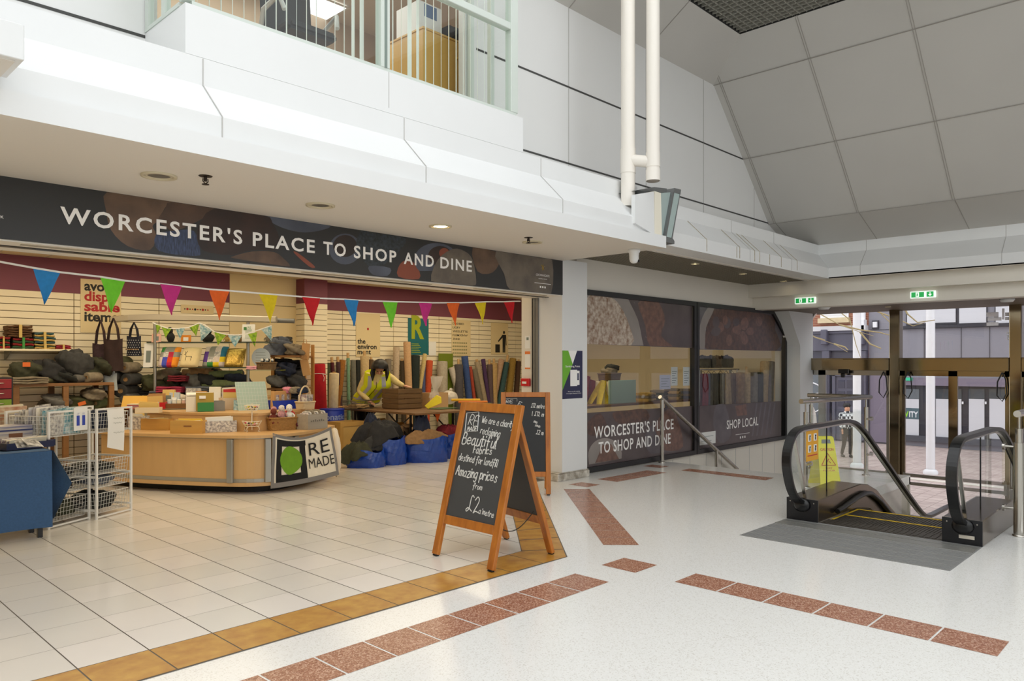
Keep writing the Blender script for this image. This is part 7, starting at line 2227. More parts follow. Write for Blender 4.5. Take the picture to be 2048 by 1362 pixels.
body = skin_body('body', [
    [(hip, .15), (waist, .135), (chest, .15), (pw_(757, 755, -.2), .10), (neck, .055), (pw_(759, 739, -.32), .07), (head, .095), (pw_(760, 725, -.36), .075)],
    [(pw_(757, 755, -.2), .1), (shR.lerp(chest, .25), .085), (shR, .07), (elR, .055), (wrR, .04)],
    [(pw_(757, 755, -.2), .1), (shL.lerp(chest, .25), .085), (shL, .07), (elL, .055), (wrL, .04)],
    [(hip, .15), (kneeA + (Vector((hip.x - .09, hip.y, hip.z)) - kneeA) * .75, .095), (kneeA, .07), (ankA, .045)],
    [(hip, .15), (kneeB + (Vector((hip.x + .1, hip.y, hip.z)) - kneeB) * .75, .095), (kneeB, .07), (ankB, .045)]], SKIN, person)
body.data.materials.clear()
for m_ in (SKIN, KNIT, TROU): body.data.materials.append(m_)
for pl_ in body.data.polygons:
    c_ = pl_.center
    if (c_ - head).length < .17 and c_.z > neck.z - .03 and (c_ - neck).length > .03: k = 0
    elif c_.z < hip.z + .05: k = 2
    else: k = 1
    pl_.material_index = k


def hand(wr, ha, name='hand', up=Vector((0, 0, 1)), curl=.5, thumb=1):
    dr_ = (ha - wr).normalized(); sd = dr_.cross(up).normalized(); un = sd.cross(dr_)
    ch_ = [[(wr, .027), (wr.lerp(ha, .5), (.036, .022)), (ha, (.04, .02))]]
    for i, (o_, L) in enumerate(((-.03, .062), (-.01, .072), (.01, .068), (.03, .055))):
        b_ = ha + sd * o_; ch_.append([(b_ - dr_ * .012, .011), (b_ + dr_ * L * .35 - un * .005, .0105), (b_ + dr_ * L * .75 - un * L * .25 * curl, .0098), (b_ + dr_ * L * .95 - un * L * .6 * curl, .0085)])
    tb_ = wr.lerp(ha, .35) + sd * .032 * thumb
    ch_.append([(tb_ - sd * .01 * thumb, .013), (tb_ + sd * .028 * thumb + dr_ * .02, .012), (tb_ + sd * .03 * thumb + dr_ * .05 - un * .015, .0105)])
    # each chain rooted inside the palm
    base = skin_body(name, [ch_[0]], SKIN, person, 2)
    for c_ in ch_[1:]: skin_body('finger' if c_ is not ch_[-1] else 'thumb', [c_], SKIN, person, 1)
    return base


hand(wrR, haR, thumb=1); hand(wrL, haL, thumb=-1)
# face turned down
fd = Vector((-_d.x * .45, -_d.y * .45, -.85)).normalized(); fs = _r
fu = fs.cross(fd).normalized()
if fu.z < 0: fu = -fu
hc = head - ZA * .01
obj('nose', MB().blob(hc + fd * .106 - fu * .012, (.014, .016, .022), 1, 0, 8, 6), SKIN, person)
for s_ in (-1, 1):
    obj('eye', MB().blob(hc + fd * .095 + fs * .032 * s_ + fu * .012, (.013, .01, .008), 1, 0, 8, 6), BLACK, person)
    obj('ear', MB().blob(hc + fs * .106 * s_, (.012, .02, .03), 1, 0, 8, 6), SKIN, person)
obj('mouth', MB().blob(hc + fd * .097 - fu * .05, (.024, .01, .007), 1, 0, 8, 6), M('lips', (176, 96, 90), .5), person)
hm = MB()


def hf(a, b):
    th = 2 * math.pi * a; ph = math.pi * (b * .62)
    dirv = fs * math.cos(th) * math.sin(ph) + (-fd * .55 + ZA * .85).normalized() * math.cos(ph) + (fs.cross((-fd * .55 + ZA * .85).normalized())) * math.sin(th) * math.sin(ph)
    r_ = .122 + .006 * math.sin(th * 9) * math.sin(ph)
    return hc + dirv * r_ * 1.2


hm.surf(hf, 26, 10)
for s_ in (-1, 1):                                              # locks hanging by the cheeks
    for k in range(5):
        b_ = hc + fs * s_ * (.105 + .006 * k) - fd * .05 + fd * .03 * k + ZA * .03
        hm.tube([b_, b_ + fs * s_ * .018 - ZA * .06 + fd * .012, b_ - ZA * .13 + fd * .02, b_ - ZA * .19 + fd * .03 - fs * s_ * .01], [.022, .026, .022, .006], 7)
obj('hair', hm, HAIR, person)
# vest: front panels, back hump, tape
vm = MB()
ax = (shR + shL) / 2; sd_ = (shL - shR).normalized()


def spine(b):
    pts = [pw_(755, 744, -.14), chest, waist, pw_(731, 804, .1)]
    f_ = b * 3; i = min(2, int(f_)); return pts[i].lerp(pts[i + 1], f_ - i)


def vf(a, b):
    th = 2 * math.pi * a; c_ = spine(b); w_ = (.205, .2, .185, .19)[min(3, int(b * 3.01))]; dp_ = .178
    w_ = .23 + .03 * math.sin(b * 2.4); fw = Vector((-_d.x, -_d.y, -.3)).normalized()
    n_ = sd_.cross(fw)
    return c_ + sd_ * w_ * math.cos(th) * (1 + .02 * math.sin(7 * th)) + fw * dp_ * math.sin(th) * (.9 if math.sin(th) > 0 else 1.1)


vm.surf(vf, 28, 12)
vest = obj('vest', vm, VEST, person)
tm = MB()
for b in (.70, .93): tm.surf(lambda a_, b_: vf(a_, b + .075 * b_) + (vf(a_, b) - spine(b)).normalized() * .006, 28, 2)
for a0 in (.13, .30): tm.surf(lambda a_, b_: vf(a0 + .055 * a_, .05 + .66 * b_) + (vf(a0 + .055 * a_, .05 + .66 * b_) - spine(.05 + .66 * b_)).normalized() * .006, 2, 10)
obj('reflective_tape', tm, REFL, vest)
zp = MB().tube([vf(.245, .12 + .8 * k / 8) + (vf(.245, .12 + .8 * k / 8) - spine(.12 + .8 * k / 8)).normalized() * .008 for k in range(9)], .005, 6)
obj('zip', zp, BLACK, vest)
for ax_k, ank in ((kneeA, ankA), (kneeB, ankB)): obj('shoe', MB().blob((ank.x - .04, ank.y - .05, .045), (.055, .12, .045), 2, .03, 14, 8, (0, 0, .5), 0, .95), BLACK, person)

BS = 1.0
# ---------------------------------------------------------------- plywood crate, blue drum, blue sacks
PLY = M('plywood', (214, 176, 104), .6, var=.12, scale=5)
kx, ky = 7.06, 10.72
t = thing('plywood_crate', 'pale plywood crate with green print beside the blue sacks', 'crate', (kx + .25, ky + .2, 0))
m = openbox(MB(), kx, kx + .5, ky, ky + .4, .0, .60, .015)
obj('body', m, PLY, t)
fr = MB()
for z0_, z1_ in ((0, .07), (.53, .605)): fr.box(kx - .012, kx + .512, ky - .014, ky, z0_, z1_); fr.box(kx - .014, kx, ky, ky + .4, z0_, z1_)
for x in (kx - .012, kx + .452): fr.box(x, x + .06, ky - .014, ky, .07, .53)
for y in (ky, ky + .34): fr.box(kx - .014, kx, y, y + .06, .07, .53)
obj('frame_batten', fr, M('batten', (204, 160, 86), .6, var=.12, scale=6), t)
obj('print', MB().text('MAX', (kx - .003, ky + .34, .25), -YA, ZA, .11, 0, width=.26, bold=.03), M('print_green', (96, 120, 40), .6), t)
dq = Vector((7.36, 11.5, 0))
dq = at(664, 837, t=13.1); dq.z = 0
t = thing('blue_drum', 'blue drum lettered Donation behind the plywood crate', 'drum', dq)
obj('drum_body', MB().lathe([(0, .001), (.2, .0), (.21, .02), (.21, .78), (.2, .80), (0, .80)], n=28), BLUEP, t, world=False)
obj('rim', MB().lathe([(.212, .77), (.222, .785), (.212, .80)], n=28), BLUEP, t, world=False)
tmp = MB().text('Donation', (0, 0, 0), XA, ZA, .10, 0, width=.56, align='CENTER', bold=.02); m = MB()
a0 = math.atan2(-dq.y, -dq.x) + .28
m.add([Vector((.213 * math.cos(a0 + v.x / .213), .213 * math.sin(a0 + v.x / .213), .62 + v.z)) for v in tmp.v], tmp.f)
obj('lettering', m, M('drum_letter', (150, 170, 220), .5), t, world=False)
def crumple(rx, ry, h, seed):
    """heaped loose cloth: a domed sheet with radiating and crossing folds and a drooping ragged hem"""
    rnd = random.Random(seed); q = [rnd.uniform(0, 6.28) for _ in range(8)]; n1, n2 = rnd.randint(5, 8), rnd.randint(9, 13)
    rid = lambda x: 1 - abs(math.sin(x))

    def f(a, b):
        th = 2 * math.pi * a; r_ = b * (1 + .16 * math.sin(3 * th + q[0]) + .12 * math.sin(5 * th + q[1]))
        x, y = r_ * math.cos(th), r_ * math.sin(th)
        fold = .34 * rid(n1 * th / 2 + 2.2 * b + q[2]) * min(1, b * 2) + .22 * rid(4 * x + 3 * y + q[3]) + .16 * rid(n2 * th / 2 - 5 * b + q[4]) * b + .12 * rid(9 * y - 4 * x + q[5])
        z = h * ((1 - min(1, b) ** 2.2) * .75 + (fold - .3) * .62 * (1 - .4 * b)) - (h * .45 * max(0, b - .75) * 4 * (.5 + .5 * math.sin(2 * th + q[6])))
        return Vector((rx * x, ry * y, z))
    m = MB().surf(f, 96, 26)
    m.surf(lambda a, b: f(1 - a, b) - ZA * .012, 96, 26)
    return m


BSK = M('blue_sack', (22, 66, 160), .25, var=.15, scale=12, bump=.5)
SACKS = [(727, 937, .27, .2, .26, 'low blue sack slumped open by the banner', 1), (772, 931, .27, .22, .42, 'blue sack heaped with charcoal cloth', 2), (843, 926, .37, .24, .40, 'broad blue sack filled with tan cloth under the table', 3), (899, 918, .2, .22, .42, 'narrow blue sack half hidden by the big chalkboard', 4)]
SP = []
for u, v, rx, ry, h, lab, sd in SACKS:
    p = at(u, v, Z=0); p = p + _d * ry; SP.append(p)
    t = thing('blue_sack', lab, 'sack', p, RZC)
    rnd = random.Random(sd); n_ = 30

    def sk_(a, b, rx=rx, ry=ry, h=h, sd=sd):
        th = 2 * math.pi * a; g_ = lambda x: math.copysign(abs(x) ** .65, x)
        w_ = 1 + .05 * math.sin(5 * th + sd + 3 * b) + .04 * abs(math.sin(8 * th + b * 7)) + .02 * math.sin(17 * th - 9 * b) + .07 * math.sin(math.pi * b) - .04 * b
        return Vector((rx * w_ * g_(math.cos(th)), ry * w_ * g_(math.sin(th)), max(0, h * b + .03 * math.sin(3 * th + sd) * b)))
    obj('sack_body', MB().surf(sk_, 64, 16), BSK, t, world=False)
    obj('handle', MB().strip([sk_(.70, .9) + Vector((0, -.006, 0)), sk_(.72, .55) + Vector((0, -.02, 0)), sk_(.78, .5) + Vector((0, -.02, 0)), sk_(.80, .9) + Vector((0, -.006, 0))], .03, .004, 0, side=(1, 0, .01)), BSK, t, world=False)
CL = [(0, 'dolive', .22, .17, 'dark olive cloth tumbling out of the low blue sack', (-.10, -.06, .20), 31, .15), (1, 'charcoal', .34, .2, 'charcoal cloth heap on top of the second sack', (-.12, .0, .44), 32, .2), (1, 'dgrey', .2, .1, 'dark grey cloth hanging over front of the second sack', (-.14, -.18, .34), 33, .12), (1, 'navy', .1, .09, 'navy cloth corner sticking up above the charcoal heap', (-.28, .02, .62), 36, .14), (2, 'tan', .3, .18, 'tan cloth in the broad blue sack', (0, .0, .39), 34, .1), (2, 'navy', .13, .1, 'navy striped tube poking out of the broad blue sack', (-.05, .05, .5), 35, .2), (3, 'wine', .18, .15, 'wine red cloth in the narrow blue sack', (-.05, 0, .43), 37, .1)]
for si, c, rx, ry, lab, off, sd, rz_ in CL:
    o_ = obj('loose_cloth', crumple(rx * 1.25, ry * 1.25, rz_ * 1.7, sd), cm[c])
    o_.location = SP[si] + _r * off[0] + _d * off[1] + ZA * off[2]; tag(o_, lab, 'fabric', 'cloth in the blue sacks')
q = SP[2] + ZA * .40
roll(q + _d * .05, q + ZA * .34 + _d * .12, .06, M('tube_silver', (170, 166, 150), .4), 'silver wrapped tube standing in the broad blue sack', None, name='wrapped_tube')
o_ = tag(obj('orange_flag', MB().slab(PX([(868, 823), (882, 823), (875, 845)], t=12.6), _d * .004), M('flag_orange', BC['orange'], .75)), 'small orange pennant hanging under the work table edge', 'flag')
tag(obj('padded_board', MB().box(7.75, 8.2, 11.0, 11.05, .0, .6), M('ochre_board', (190, 140, 40), .6), bev=.01), 'ochre board leaning under the work table', 'board')

# ================================================================ BEHIND THE GRAPHIC WINDOWS
def inside(u, v, Y): return at(u, v, Y=Y)


Yi = 7.9
a, b = at(1183, 830, Y=Yi), at(1380, 826, Y=Yi)
t = thing('window_table', 'long cloth-covered table inside behind the left graphic window', 'table', ((a.x + b.x) / 2, 8.3, 0))
obj('tabletop', MB().box(a.x - .6, b.x + .4, Yi, 8.7, .82, .86), TOPB, t)
for x in (a.x - .5, b.x + .3):
    for y in (Yi + .06, 8.64): obj('leg', MB().box(x - .025, x + .025, y - .025, y + .025, 0, .82), BLACK, t)
p0, p1 = at(1219, 761, Y=Yi + .1), at(1272, 824, Y=Yi + .1)
o_ = tag(obj('glass_green_board', MB().box(p0.x, p1.x, Yi + .1, Yi + .13, .862, p0.z), M('pale_green_board', (170, 196, 176), .4), bev=.004), 'pale green board standing inside the left graphic window', 'board')
for i, (u, v, w, d_, h, c, lab) in enumerate(((1193, 812, .35, .3, .5, 'wine', 'wine red fabric mound at left inside the window'), (1205, 805, .42, .3, .42, 'mustard_', 'yellow fabric draped inside the left window'), (1290, 812, .4, .3, .16, 'straw', 'straw coloured fabric pile mid left window'), (1318, 815, .36, .3, .2, 'olive', 'olive fabric pile beside the lilac notice'), (1345, 812, .3, .3, .22, 'sand', 'sand fabric pile under the tall notices'), (1370, 812, .3, .3, .2, 'slate', 'slate fabric pile next to the window mullion'))):
    p = at(u, 800, Y=Yi + .25)
    c_ = cloth('window_yellow', (226, 196, 46), .2) if c == 'mustard_' else cm[c]
    if i < 2:
        o_ = obj('fabric_mound', MB().surf(lambda a, b: Vector((p.x - w * .75 + w * (.75 * a + .75 * b) + .03 * math.sin(9 * a), p.y + (.22 if i == 0 else .0) - .1 * (1 - b) + .03 * math.sin(11 * a + 3 * b), .865 + h * b * (1 - .25 * a))), 14, 10).surf(lambda a, b: Vector((p.x - w * .75 + w * (.75 * (1 - a) + .75 * b) + .03 * math.sin(9 * (1 - a)), p.y + .08 * (1 - b) + .03 + (.22 if i == 0 else .0) + .03 * math.sin(11 * (1 - a) + 3 * b), .865 + h * b * (1 - .25 * (1 - a)))), 14, 10), c_); tag(o_, lab, 'fabric')
    else: folded((p.x, p.y, .861), w, d_, h, max(2, int(h / .05)), [c_, cm['stone']], lab, 'fabric piles inside the left window', .1 * i, i, 'fabric_pile')
p = at(1235, 757, Y=Yi + .12)
t = basket('felt_basket', 'brown basket with hats on top of the pale green board', Vector((p.x, Yi + .3, p0.z - .02)), .22, .14, .14, 0, MATS['dark_wicker'])
tag(obj('basket_stand', MB().box(p.x - .2, p.x + .2, Yi + .15, Yi + .45, .862, p0.z - .022), CREAM, bev=.004), 'cream plinth under the brown hat basket', 'stand')
bundle((p.x, Yi + .3, p0.z + .14), (.17, .12, .08), cm['stone'], 'stone coloured hat in the brown basket', None, 3, name='felt_hat', cat='hat')
bundle((p.x + .08, Yi + .3, p0.z + .22), (.15, .11, .06), cm['black'], 'black hat topmost in the brown basket', None, 4, name='felt_hat', cat='hat')
# clothes rail inside the right window
Yr = 7.35
r0, r1 = at(1403, 739, Y=Yr), at(1470, 739, Y=Yr); zr_ = r0.z
t = thing('clothes_rail', 'steel clothes rail inside the right graphic window', 'clothes rail', ((r0.x + r1.x) / 2, Yr, 0))
obj('rail', MB().cyl((r0.x - .1, Yr, zr_), (r1.x + .1, Yr, zr_), .015), STEEL, t)
for x in (r0.x - .08, r1.x + .08):
    obj('upright', MB().cyl((x, Yr, .03), (x, Yr, zr_), .015), STEEL, t); obj('foot_bar', MB().box(x - .02, x + .02, Yr - .25, Yr + .25, 0, .03), STEEL, t)
for i, (f_, c, lab) in enumerate(((.04, 'red', 'red garment first on the rail inside the right window'), (.2, 'dgrey', 'dark grey coat second on the rail'), (.36, 'charcoal', 'charcoal coat third on the rail'), (.55, 'stone', 'stone trousers mid rail inside the right window'), (.72, 'sand', 'sand trousers on the rail inside the right window'), (.9, 'tan', 'tan trousers last on the rail'))):
    x = r0.x + (r1.x - r0.x) * f_; t = thing('hanging_garment', lab, 'clothing', (x, Yr, zr_ - .1), 0, 'garments on the clothes rail')

    def gf(a, b, x=x, i=i):
        return Vector((x - .11 + .22 * a + .02 * math.sin(b * 5 + i), Yr - .05 - .03 * math.sin(a * 9 + i) * b, zr_ - .08 - .85 * b))
    obj('cloth', MB().surf(gf, 8, 8).surf(lambda a, b: gf(1 - a, b) + YA * .09, 8, 8), cm[c], t)
    obj('hanger', MB().tube([(x - .1, Yr, zr_ - .09), (x, Yr, zr_ - .03), (x + .1, Yr, zr_ - .09)], .006, 6).tube([(x, Yr, zr_ - .03), (x, Yr, zr_ + .02)], .005, 6), STEEL, t)
o_ = tag(obj('red_card', MB().box(at(1399, 800, Y=7.5).x, at(1409, 800, Y=7.5).x, 7.5, 7.53, .0, at(1399, 789, Y=7.5).z), M('red_card', (186, 20, 50), .5)), 'tall red card low inside the right graphic window', 'card')
for i, (u, c, w, lab) in enumerate(((1484, 'tan', .1, 'tan bolt standing inside window right of the rail'), (1497, 'sand', .09, 'sand bolt second right of the rail inside window'), (1510, 'stone', .11, 'stone bolt third right of the rail inside window'), (1522, 'dolive', .1, 'olive bolt inside window before the leaning bolts'), (1533, 'sand', .11, 'sand bolt leaning near the right window frame'), (1545, 'stone', .1, 'stone bolt leaning at the right window frame'))):
    p = at(u, 745 - 22 * (i > 3), Y=7.12); q = at(u - 6 * (i > 3), 900, Y=7.05)
    roll((q.x, 7.08, .004), (p.x, 7.16, p.z), w * .85, cm[c], lab, 'fabric bolts inside the right window', .12 if i in (1,) else 0)
a, b = at(1400, 738, Y=8.0), at(1462, 738, Y=8.0)
t = thing('bag_shelf', 'shelf of dark bags far inside the right window', 'shelf', ((a.x + b.x) / 2, 8.0, 0))
obj('board', MB().box(a.x, b.x, 7.8, 8.2, a.z - .03, a.z), GREYM, t)
for x in (a.x + .03, b.x - .03): obj('upright', MB().box(x - .02, x + .02, 7.98, 8.02, 0, a.z - .03), GREYM, t)
for i in range(5):
    x = a.x + (b.x - a.x) * (.1 + .2 * i); bundle((x, 8.0, a.z + .13), (.15, .1, .14), (cm['black'], cm['charcoal'], cm['brown'], cm['black'], cm['dgrey'])[i], '%s dark bag on the far shelf inside the right window' % ('leftmost', 'second', 'middle', 'fourth', 'rightmost')[i], 'dark bags on the far shelf', i, name='dark_bag', cat='bag')
# ================================================================ STREET BEYOND THE EXIT
PAVE = M('street_paving', (200, 182, 176), .8, rgb2=(170, 150, 146), scale=3)
gr = MB(); gr.box(16.05, 40, -25, 30, -1.74, -1.545, 0)
for i in range(40): gr.box(17 + i * .35, 17.012 + i * .35, -6, 18, -1.546, -1.544, 1)
for i in range(80): gr.box(16.2, 31, -6 + i * .3, -5.988 + i * .3, -1.546, -1.544, 1)
gr.box(22.0, 22.3, -25, 30, -1.56, -1.53, 2)
struct('ground', gr, [PAVE, M('paving_joint', (150, 134, 128), .9), M('kerb_stone', (214, 206, 196), .8)])
XS = 31.0
BRICK = M('red_brick', (160, 96, 76), .8, rgb2=(134, 76, 60), scale=9)
STONE = M('sand_stone', (214, 196, 160), .8, var=.1); SLATE = M('slate_paint', (86, 84, 100), .5, var=.06)
SLATD = M('slate_dark', (62, 60, 76), .5); CLAD = M('grey_cladding', (136, 134, 144), .5, var=.04); SHOPG = M('shop_glass_dark', (70, 76, 84), .08, spec=.8); FROSTW = M('frosted_white', (206, 206, 212), .4)
PURP = M('mauve_fascia', (120, 110, 126), .5); DKF_ = M('dark_shop_frame', (44, 42, 52), .4); UPVC = M('white_window', (236, 236, 240), .4)


def yv(u): return at(u, 700, X=XS).y


def zv(v, u=1800): return at(u, v, X=XS).z


GZ = -1.545


def sbox(mb, u0, u1, v0, v1, x0=0.0, x1=.05, mi=0):
    """box on the facade across the street between two pixel columns and rows"""
    ym = (u0 + u1) / 2
    return mb.box(XS - x1, XS - x0, yv(u1), yv(u0), zv(v1, ym), zv(v0, ym), mi)


ob = thing('brick_building', 'brick terrace with slate painted shopfront across the street', 'building', (XS, yv(1670), GZ))
ye = yv(1737)
m = MB().box(XS, XS + 6, ye, 26, GZ, 9, 0)
obj('wall', m, BRICK, ob)
m = MB()
for i in range(60): m.box(XS - .004, XS, ye, 16, zv(660, 1650) + i * .075, zv(660, 1650) + i * .075 + .01)
obj('mortar_courses', m, STONE, ob)
for (u0, u1) in ((1540, 1613), (1642, 1698)):
    w_ = obj('upper_window', sbox(sbox(MB(), u0, u1, 560, 636, .0, .08, 0), u0 + 4, u1 - 4, 560, 632, .08, .09, 1), [UPVC, M('net_curtain', (226, 226, 228), .6)], ob)
    obj('sill', sbox(MB(), u0 - 3, u1 + 3, 636, 646, 0, .2), STONE, w_)
obj('cornice', sbox(MB(), 1480, 1737, 655, 664, 0, .35), M('pale_cornice', (206, 204, 208), .7), ob)
obj('fascia_board', sbox(sbox(MB(), 1480, 1737, 664, 702, 0, .2), 1480, 1737, 664, 669, .2, .28), SLATE, ob)
obj('shopfront_infill', sbox(MB(), 1480, 1737, 702, 882, 0, .06), SLATD, ob)
for u0, u1 in ((1649, 1663), (1719, 1736)):
    pl_ = obj('pilaster', sbox(MB(), u0, u1, 702, 880, .06, .26), SLATE, ob)
    obj('bracket', sbox(MB(), u0 + 1, u1 - 1, 660, 690, .2, .5), SLATE, pl_, bev=.03)
    m = MB()
    for i in range(4): sbox(m, u0 + 1.5 + i * 3.2, u0 + 2.5 + i * 3.2, 740, 870, .26, .28)
    obj('fluting', m, SLATD, pl_)
do = obj('door', sbox(MB(), 1674, 1713, 752, 880, .06, .12), SLATE, ob)
m = MB()
for i in (0, 1):
    for v0, v1 in ((760, 776), (782, 812), (822, 852)): sbox(m, 1679 + 17 * i, 1692 + 17 * i, v0, v1, .12, .14)
obj('door_panel', m, SLATD, do)
obj('doorcase', sbox(sbox(MB(), 1668, 1674, 742, 880, .06, .2), 1668, 1716, 740, 752, .06, .2), SLATE, ob)
lg_ = obj('shop_window', sbox(MB(), 1500, 1647, 742, 868, .06, .09), SHOPG, ob)
m = MB(); cy_, cz_ = yv(1622), zv(795, 1622); rr = .62
m.tube([(XS - .1, cy_ + rr * math.cos(k * .2618), cz_ + rr * 1.0 * math.sin(k * .2618)) for k in range(24)], .03, 5, 0, True)
m.text('DIG', (XS - .11, cy_, cz_ - .16), -YA, ZA, .36, 0, width=.95, align='CENTER', bold=.04)
obj('round_logo', m, UPVC, lg_)
nb = thing('grey_building', 'modern grey clad building with glazed shopfront across the street', 'building', (XS, yv(1950), GZ))
obj('wall', MB().box(XS + .02, XS + 6, -18, ye, GZ, 9), CLAD, nb)
m = MB()
for u in (1848, 1922, 1979): sbox(m, u, u + .6, 652, 722, -.02, .005)
sbox(m, 1740, 2200, 653, 654, -.02, .005)
obj('cladding_joint', m, DKF_, nb)
for u0, u1 in ((1813, 1914), (1917, 1975), (1990, 2120)):
    w_ = obj('upper_window', sbox(MB(), u0, u1, 560, 650, -.02, .05), DKF_, nb)
    obj('pane', sbox(MB(), u0 + 2, u1 - 2, 564, 646, .05, .055), FROSTW, w_)
obj('string_course', sbox(MB(), 1808, 2160, 647, 653, -.02, .12), DKF_, nb)
obj('fascia_strip', sbox(MB(), 1780, 2160, 757, 773, -.02, .25), PURP, nb)
obj('pier', sbox(MB(), 1742, 1786, 722, 884, -.02, .1), PURP, nb)
obj('recess', sbox(MB(), 1786, 2160, 773, 880, -.02, .02), DKF_, nb)
obj('plinth', sbox(MB(), 1786, 2160, 879, 891, -.02, .15), M('plinth_grey', (74, 74, 82), .6), nb)
for u0, u1 in ((1809, 1839), (1872, 1906), (1909, 1924), (1938, 1970), (1979, 2020), (2026, 2080)):
    d_ = obj('glazed_door', sbox(MB(), u0, u1, 778, 880, .02, .05), SHOPG, nb)
    obj('frosted_panel', sbox(MB(), u0 + .5, u1 - .5, 798, 878, .05, .056), FROSTW, d_)
    if u0 == 1809:
        obj('name_band', sbox(MB(), u0, u1, 816, 838, .056, .06), M('band_teal_grey', (74, 96, 104), .5), d_)
        y1_, y2_ = yv(1812.5), yv(1837.5); lt_ = MB()
        lt_.text('ITY', (XS - .066, yv(1819.5), zv(834, 1825)), -YA, ZA, .22, 0, width=abs(yv(1837) - yv(1819.5)), bold=.02)
        lt_.text('V', (XS - .066, yv(1810.5), zv(834, 1825)), -YA, ZA, .22, 1, width=abs(yv(1818) - yv(1810.5)), bold=.03)
        obj('lettering', lt_, [UPVC, M('lime_letter', (150, 220, 40), .5)], d_)
    else: obj('handle', sbox(MB(), u1 + 1, u1 + 4, 803, 808, .05, .1), UPVC, d_)
t = tag(obj('exit_sign', sbox(MB(), 1811, 1829, 755, 761, .26, .30), M('street_exit_green', (40, 160, 120), .4, emit=.4)), 'small teal exit sign above the door across the street', 'exit sign')
t = thing('wall_lamp', 'white square wall light on the grey building corner', 'wall lamp', (XS, yv(1750), zv(650, 1750)))
obj('backplate', sbox(MB(), 1745, 1758, 641, 658, -.02, .06), DKF_, t); obj('diffuser', sbox(MB(), 1748, 1756, 644, 655, .06, .16), UPVC, t)
t = thing('drain_pipe', 'white drainpipe at the end of the brick building', 'pipe', (XS - .2, yv(1728), zv(655)))
obj('pipe', MB().cyl((XS - .15, yv(1729), zv(640)), (XS - .15, yv(1729), 8.5), .09, n=12), UPVC, t); obj('hopper', sbox(MB(), 1724, 1734, 640, 660, .02, .35), UPVC, t)
# two white canopy columns outside the doors
for u, lab in ((1714, 'white street column outside the left doors'), (1861, 'white street column outside the right doors')):
    p = at(u, 800, X=23.5); t = thing('street_column', lab, 'column', (p.x, p.y, GZ))
    obj('shaft', MB().cyl((0, 0, .12), (0, 0, 7), .115, n=20), UPVC, t, world=False); obj('base', MB().lathe([(.19, 0), (.19, .08), (.13, .14)], (0, 0, 0), 20), UPVC, t, world=False)
obj_c = thing('street_canopy', 'white canopy beam over the street columns', 'canopy', (23.5, 7, 6.9))
obj('beam', MB().box(23.3, 23.7, -5, 16, 6.95 - 1.54 + .06, 7.2 - 1.54), UPVC, obj_c)
# bare tree reaching in from the left
TWG = M('twig_bark', (176, 158, 116), .8, var=.2, scale=20)
tx = 21.5
tb0 = Vector((tx, at(1560, 700, X=tx).y + .6, GZ))
t = thing('street_tree', 'bare yellowish tree whose twigs reach across the left glazing', 'tree', tb0)
obj('trunk', MB().tube([tb0, tb0 + Vector((.05, -.05, 2.2)), tb0 + Vector((.0, .1, 4.2)), tb0 + Vector((.1, 0, 6))], [.16, .13, .10, .06], 10), TWG, t)
BR = [[(1560, 560), (1640, 628), (1680, 650), (1720, 664), (1747, 672)], [(1560, 590), (1600, 650), (1630, 675), (1668, 688), (1695, 704)], [(1640, 560), (1760, 625), (1785, 650), (1790, 660)], [(1600, 560), (1700, 640), (1712, 690), (1722, 718)], [(1560, 600), (1610, 668), (1650, 680)], [(1700, 600), (1752, 622), (1800, 640), (1826, 652), (1850, 645)], [(1680, 650), (1722, 660), (1760, 665), (1785, 672)], [(1668, 688), (1690, 694), (1696, 700)], [(1720, 664), (1740, 688), (1762, 697)], [(1780, 560), (1815, 628), (1835, 645), (1870, 640)]]
for i, b in enumerate(BR):
    pts = [at(u, v, X=tx + .25 * (i % 4)) for u, v in b]
    if b[0][0] < 1650: pts = [tb0 + Vector((.05, 0, 4.0 + .2 * i))] + pts
    obj('branch', MB().tube(pts, [max(.007, .026 - .005 * k) for k in range(len(pts))], 6), TWG, t)
# passer-by in a checked shirt
tp = 25.0
px_ = lambda u, v: at(u, v, t=tp)
f0_ = at(1694, 800, t=tp); base = Vector((f0_.x, f0_.y, GZ))
pp = thing('person', 'passer-by in black and white checked shirt seen through the doors', 'person', base)
b_ = base; sd = _r
bd = skin_body('body', [
    [(b_ + ZA * .95, .14), (b_ + ZA * 1.15, .14), (b_ + ZA * 1.35, .15), (b_ + ZA * 1.5, .06), (b_ + ZA * 1.64 - _d * .03, .10), (b_ + ZA * 1.74, .07)],
    [(b_ + ZA * 1.35, .15), (b_ + ZA * 1.42 + sd * .18, .075), (b_ + ZA * 1.14 + sd * .25, .055), (b_ + ZA * .92 + sd * .24 - _d * .06, .042)],
    [(b_ + ZA * 1.35, .15), (b_ + ZA * 1.42 - sd * .18, .075), (b_ + ZA * 1.14 - sd * .26, .055), (b_ + ZA * .95 - sd * .2 - _d * .1, .042)],
    [(b_ + ZA * .95, .14), (b_ + ZA * .8 + sd * .09, .1), (b_ + ZA * .48 + sd * .1 - _d * .06, .07), (b_ + ZA * .08 + sd * .1, .05)],
    [(b_ + ZA * .95, .14), (b_ + ZA * .8 - sd * .09, .1), (b_ + ZA * .48 - sd * .1 - _d * .02, .07), (b_ + ZA * .08 - sd * .11 + _d * .15, .05)]], SKIN, pp)
CK = bpy.data.materials.new('checked_shirt'); CK.use_nodes = True
nt = CK.node_tree; ck = nt.nodes.new('ShaderNodeTexChecker'); ck.inputs['Scale'].default_value = 11
ck.inputs['Color1'].default_value = (.85, .85, .87, 1); ck.inputs['Color2'].default_value = (.03, .03, .04, 1)
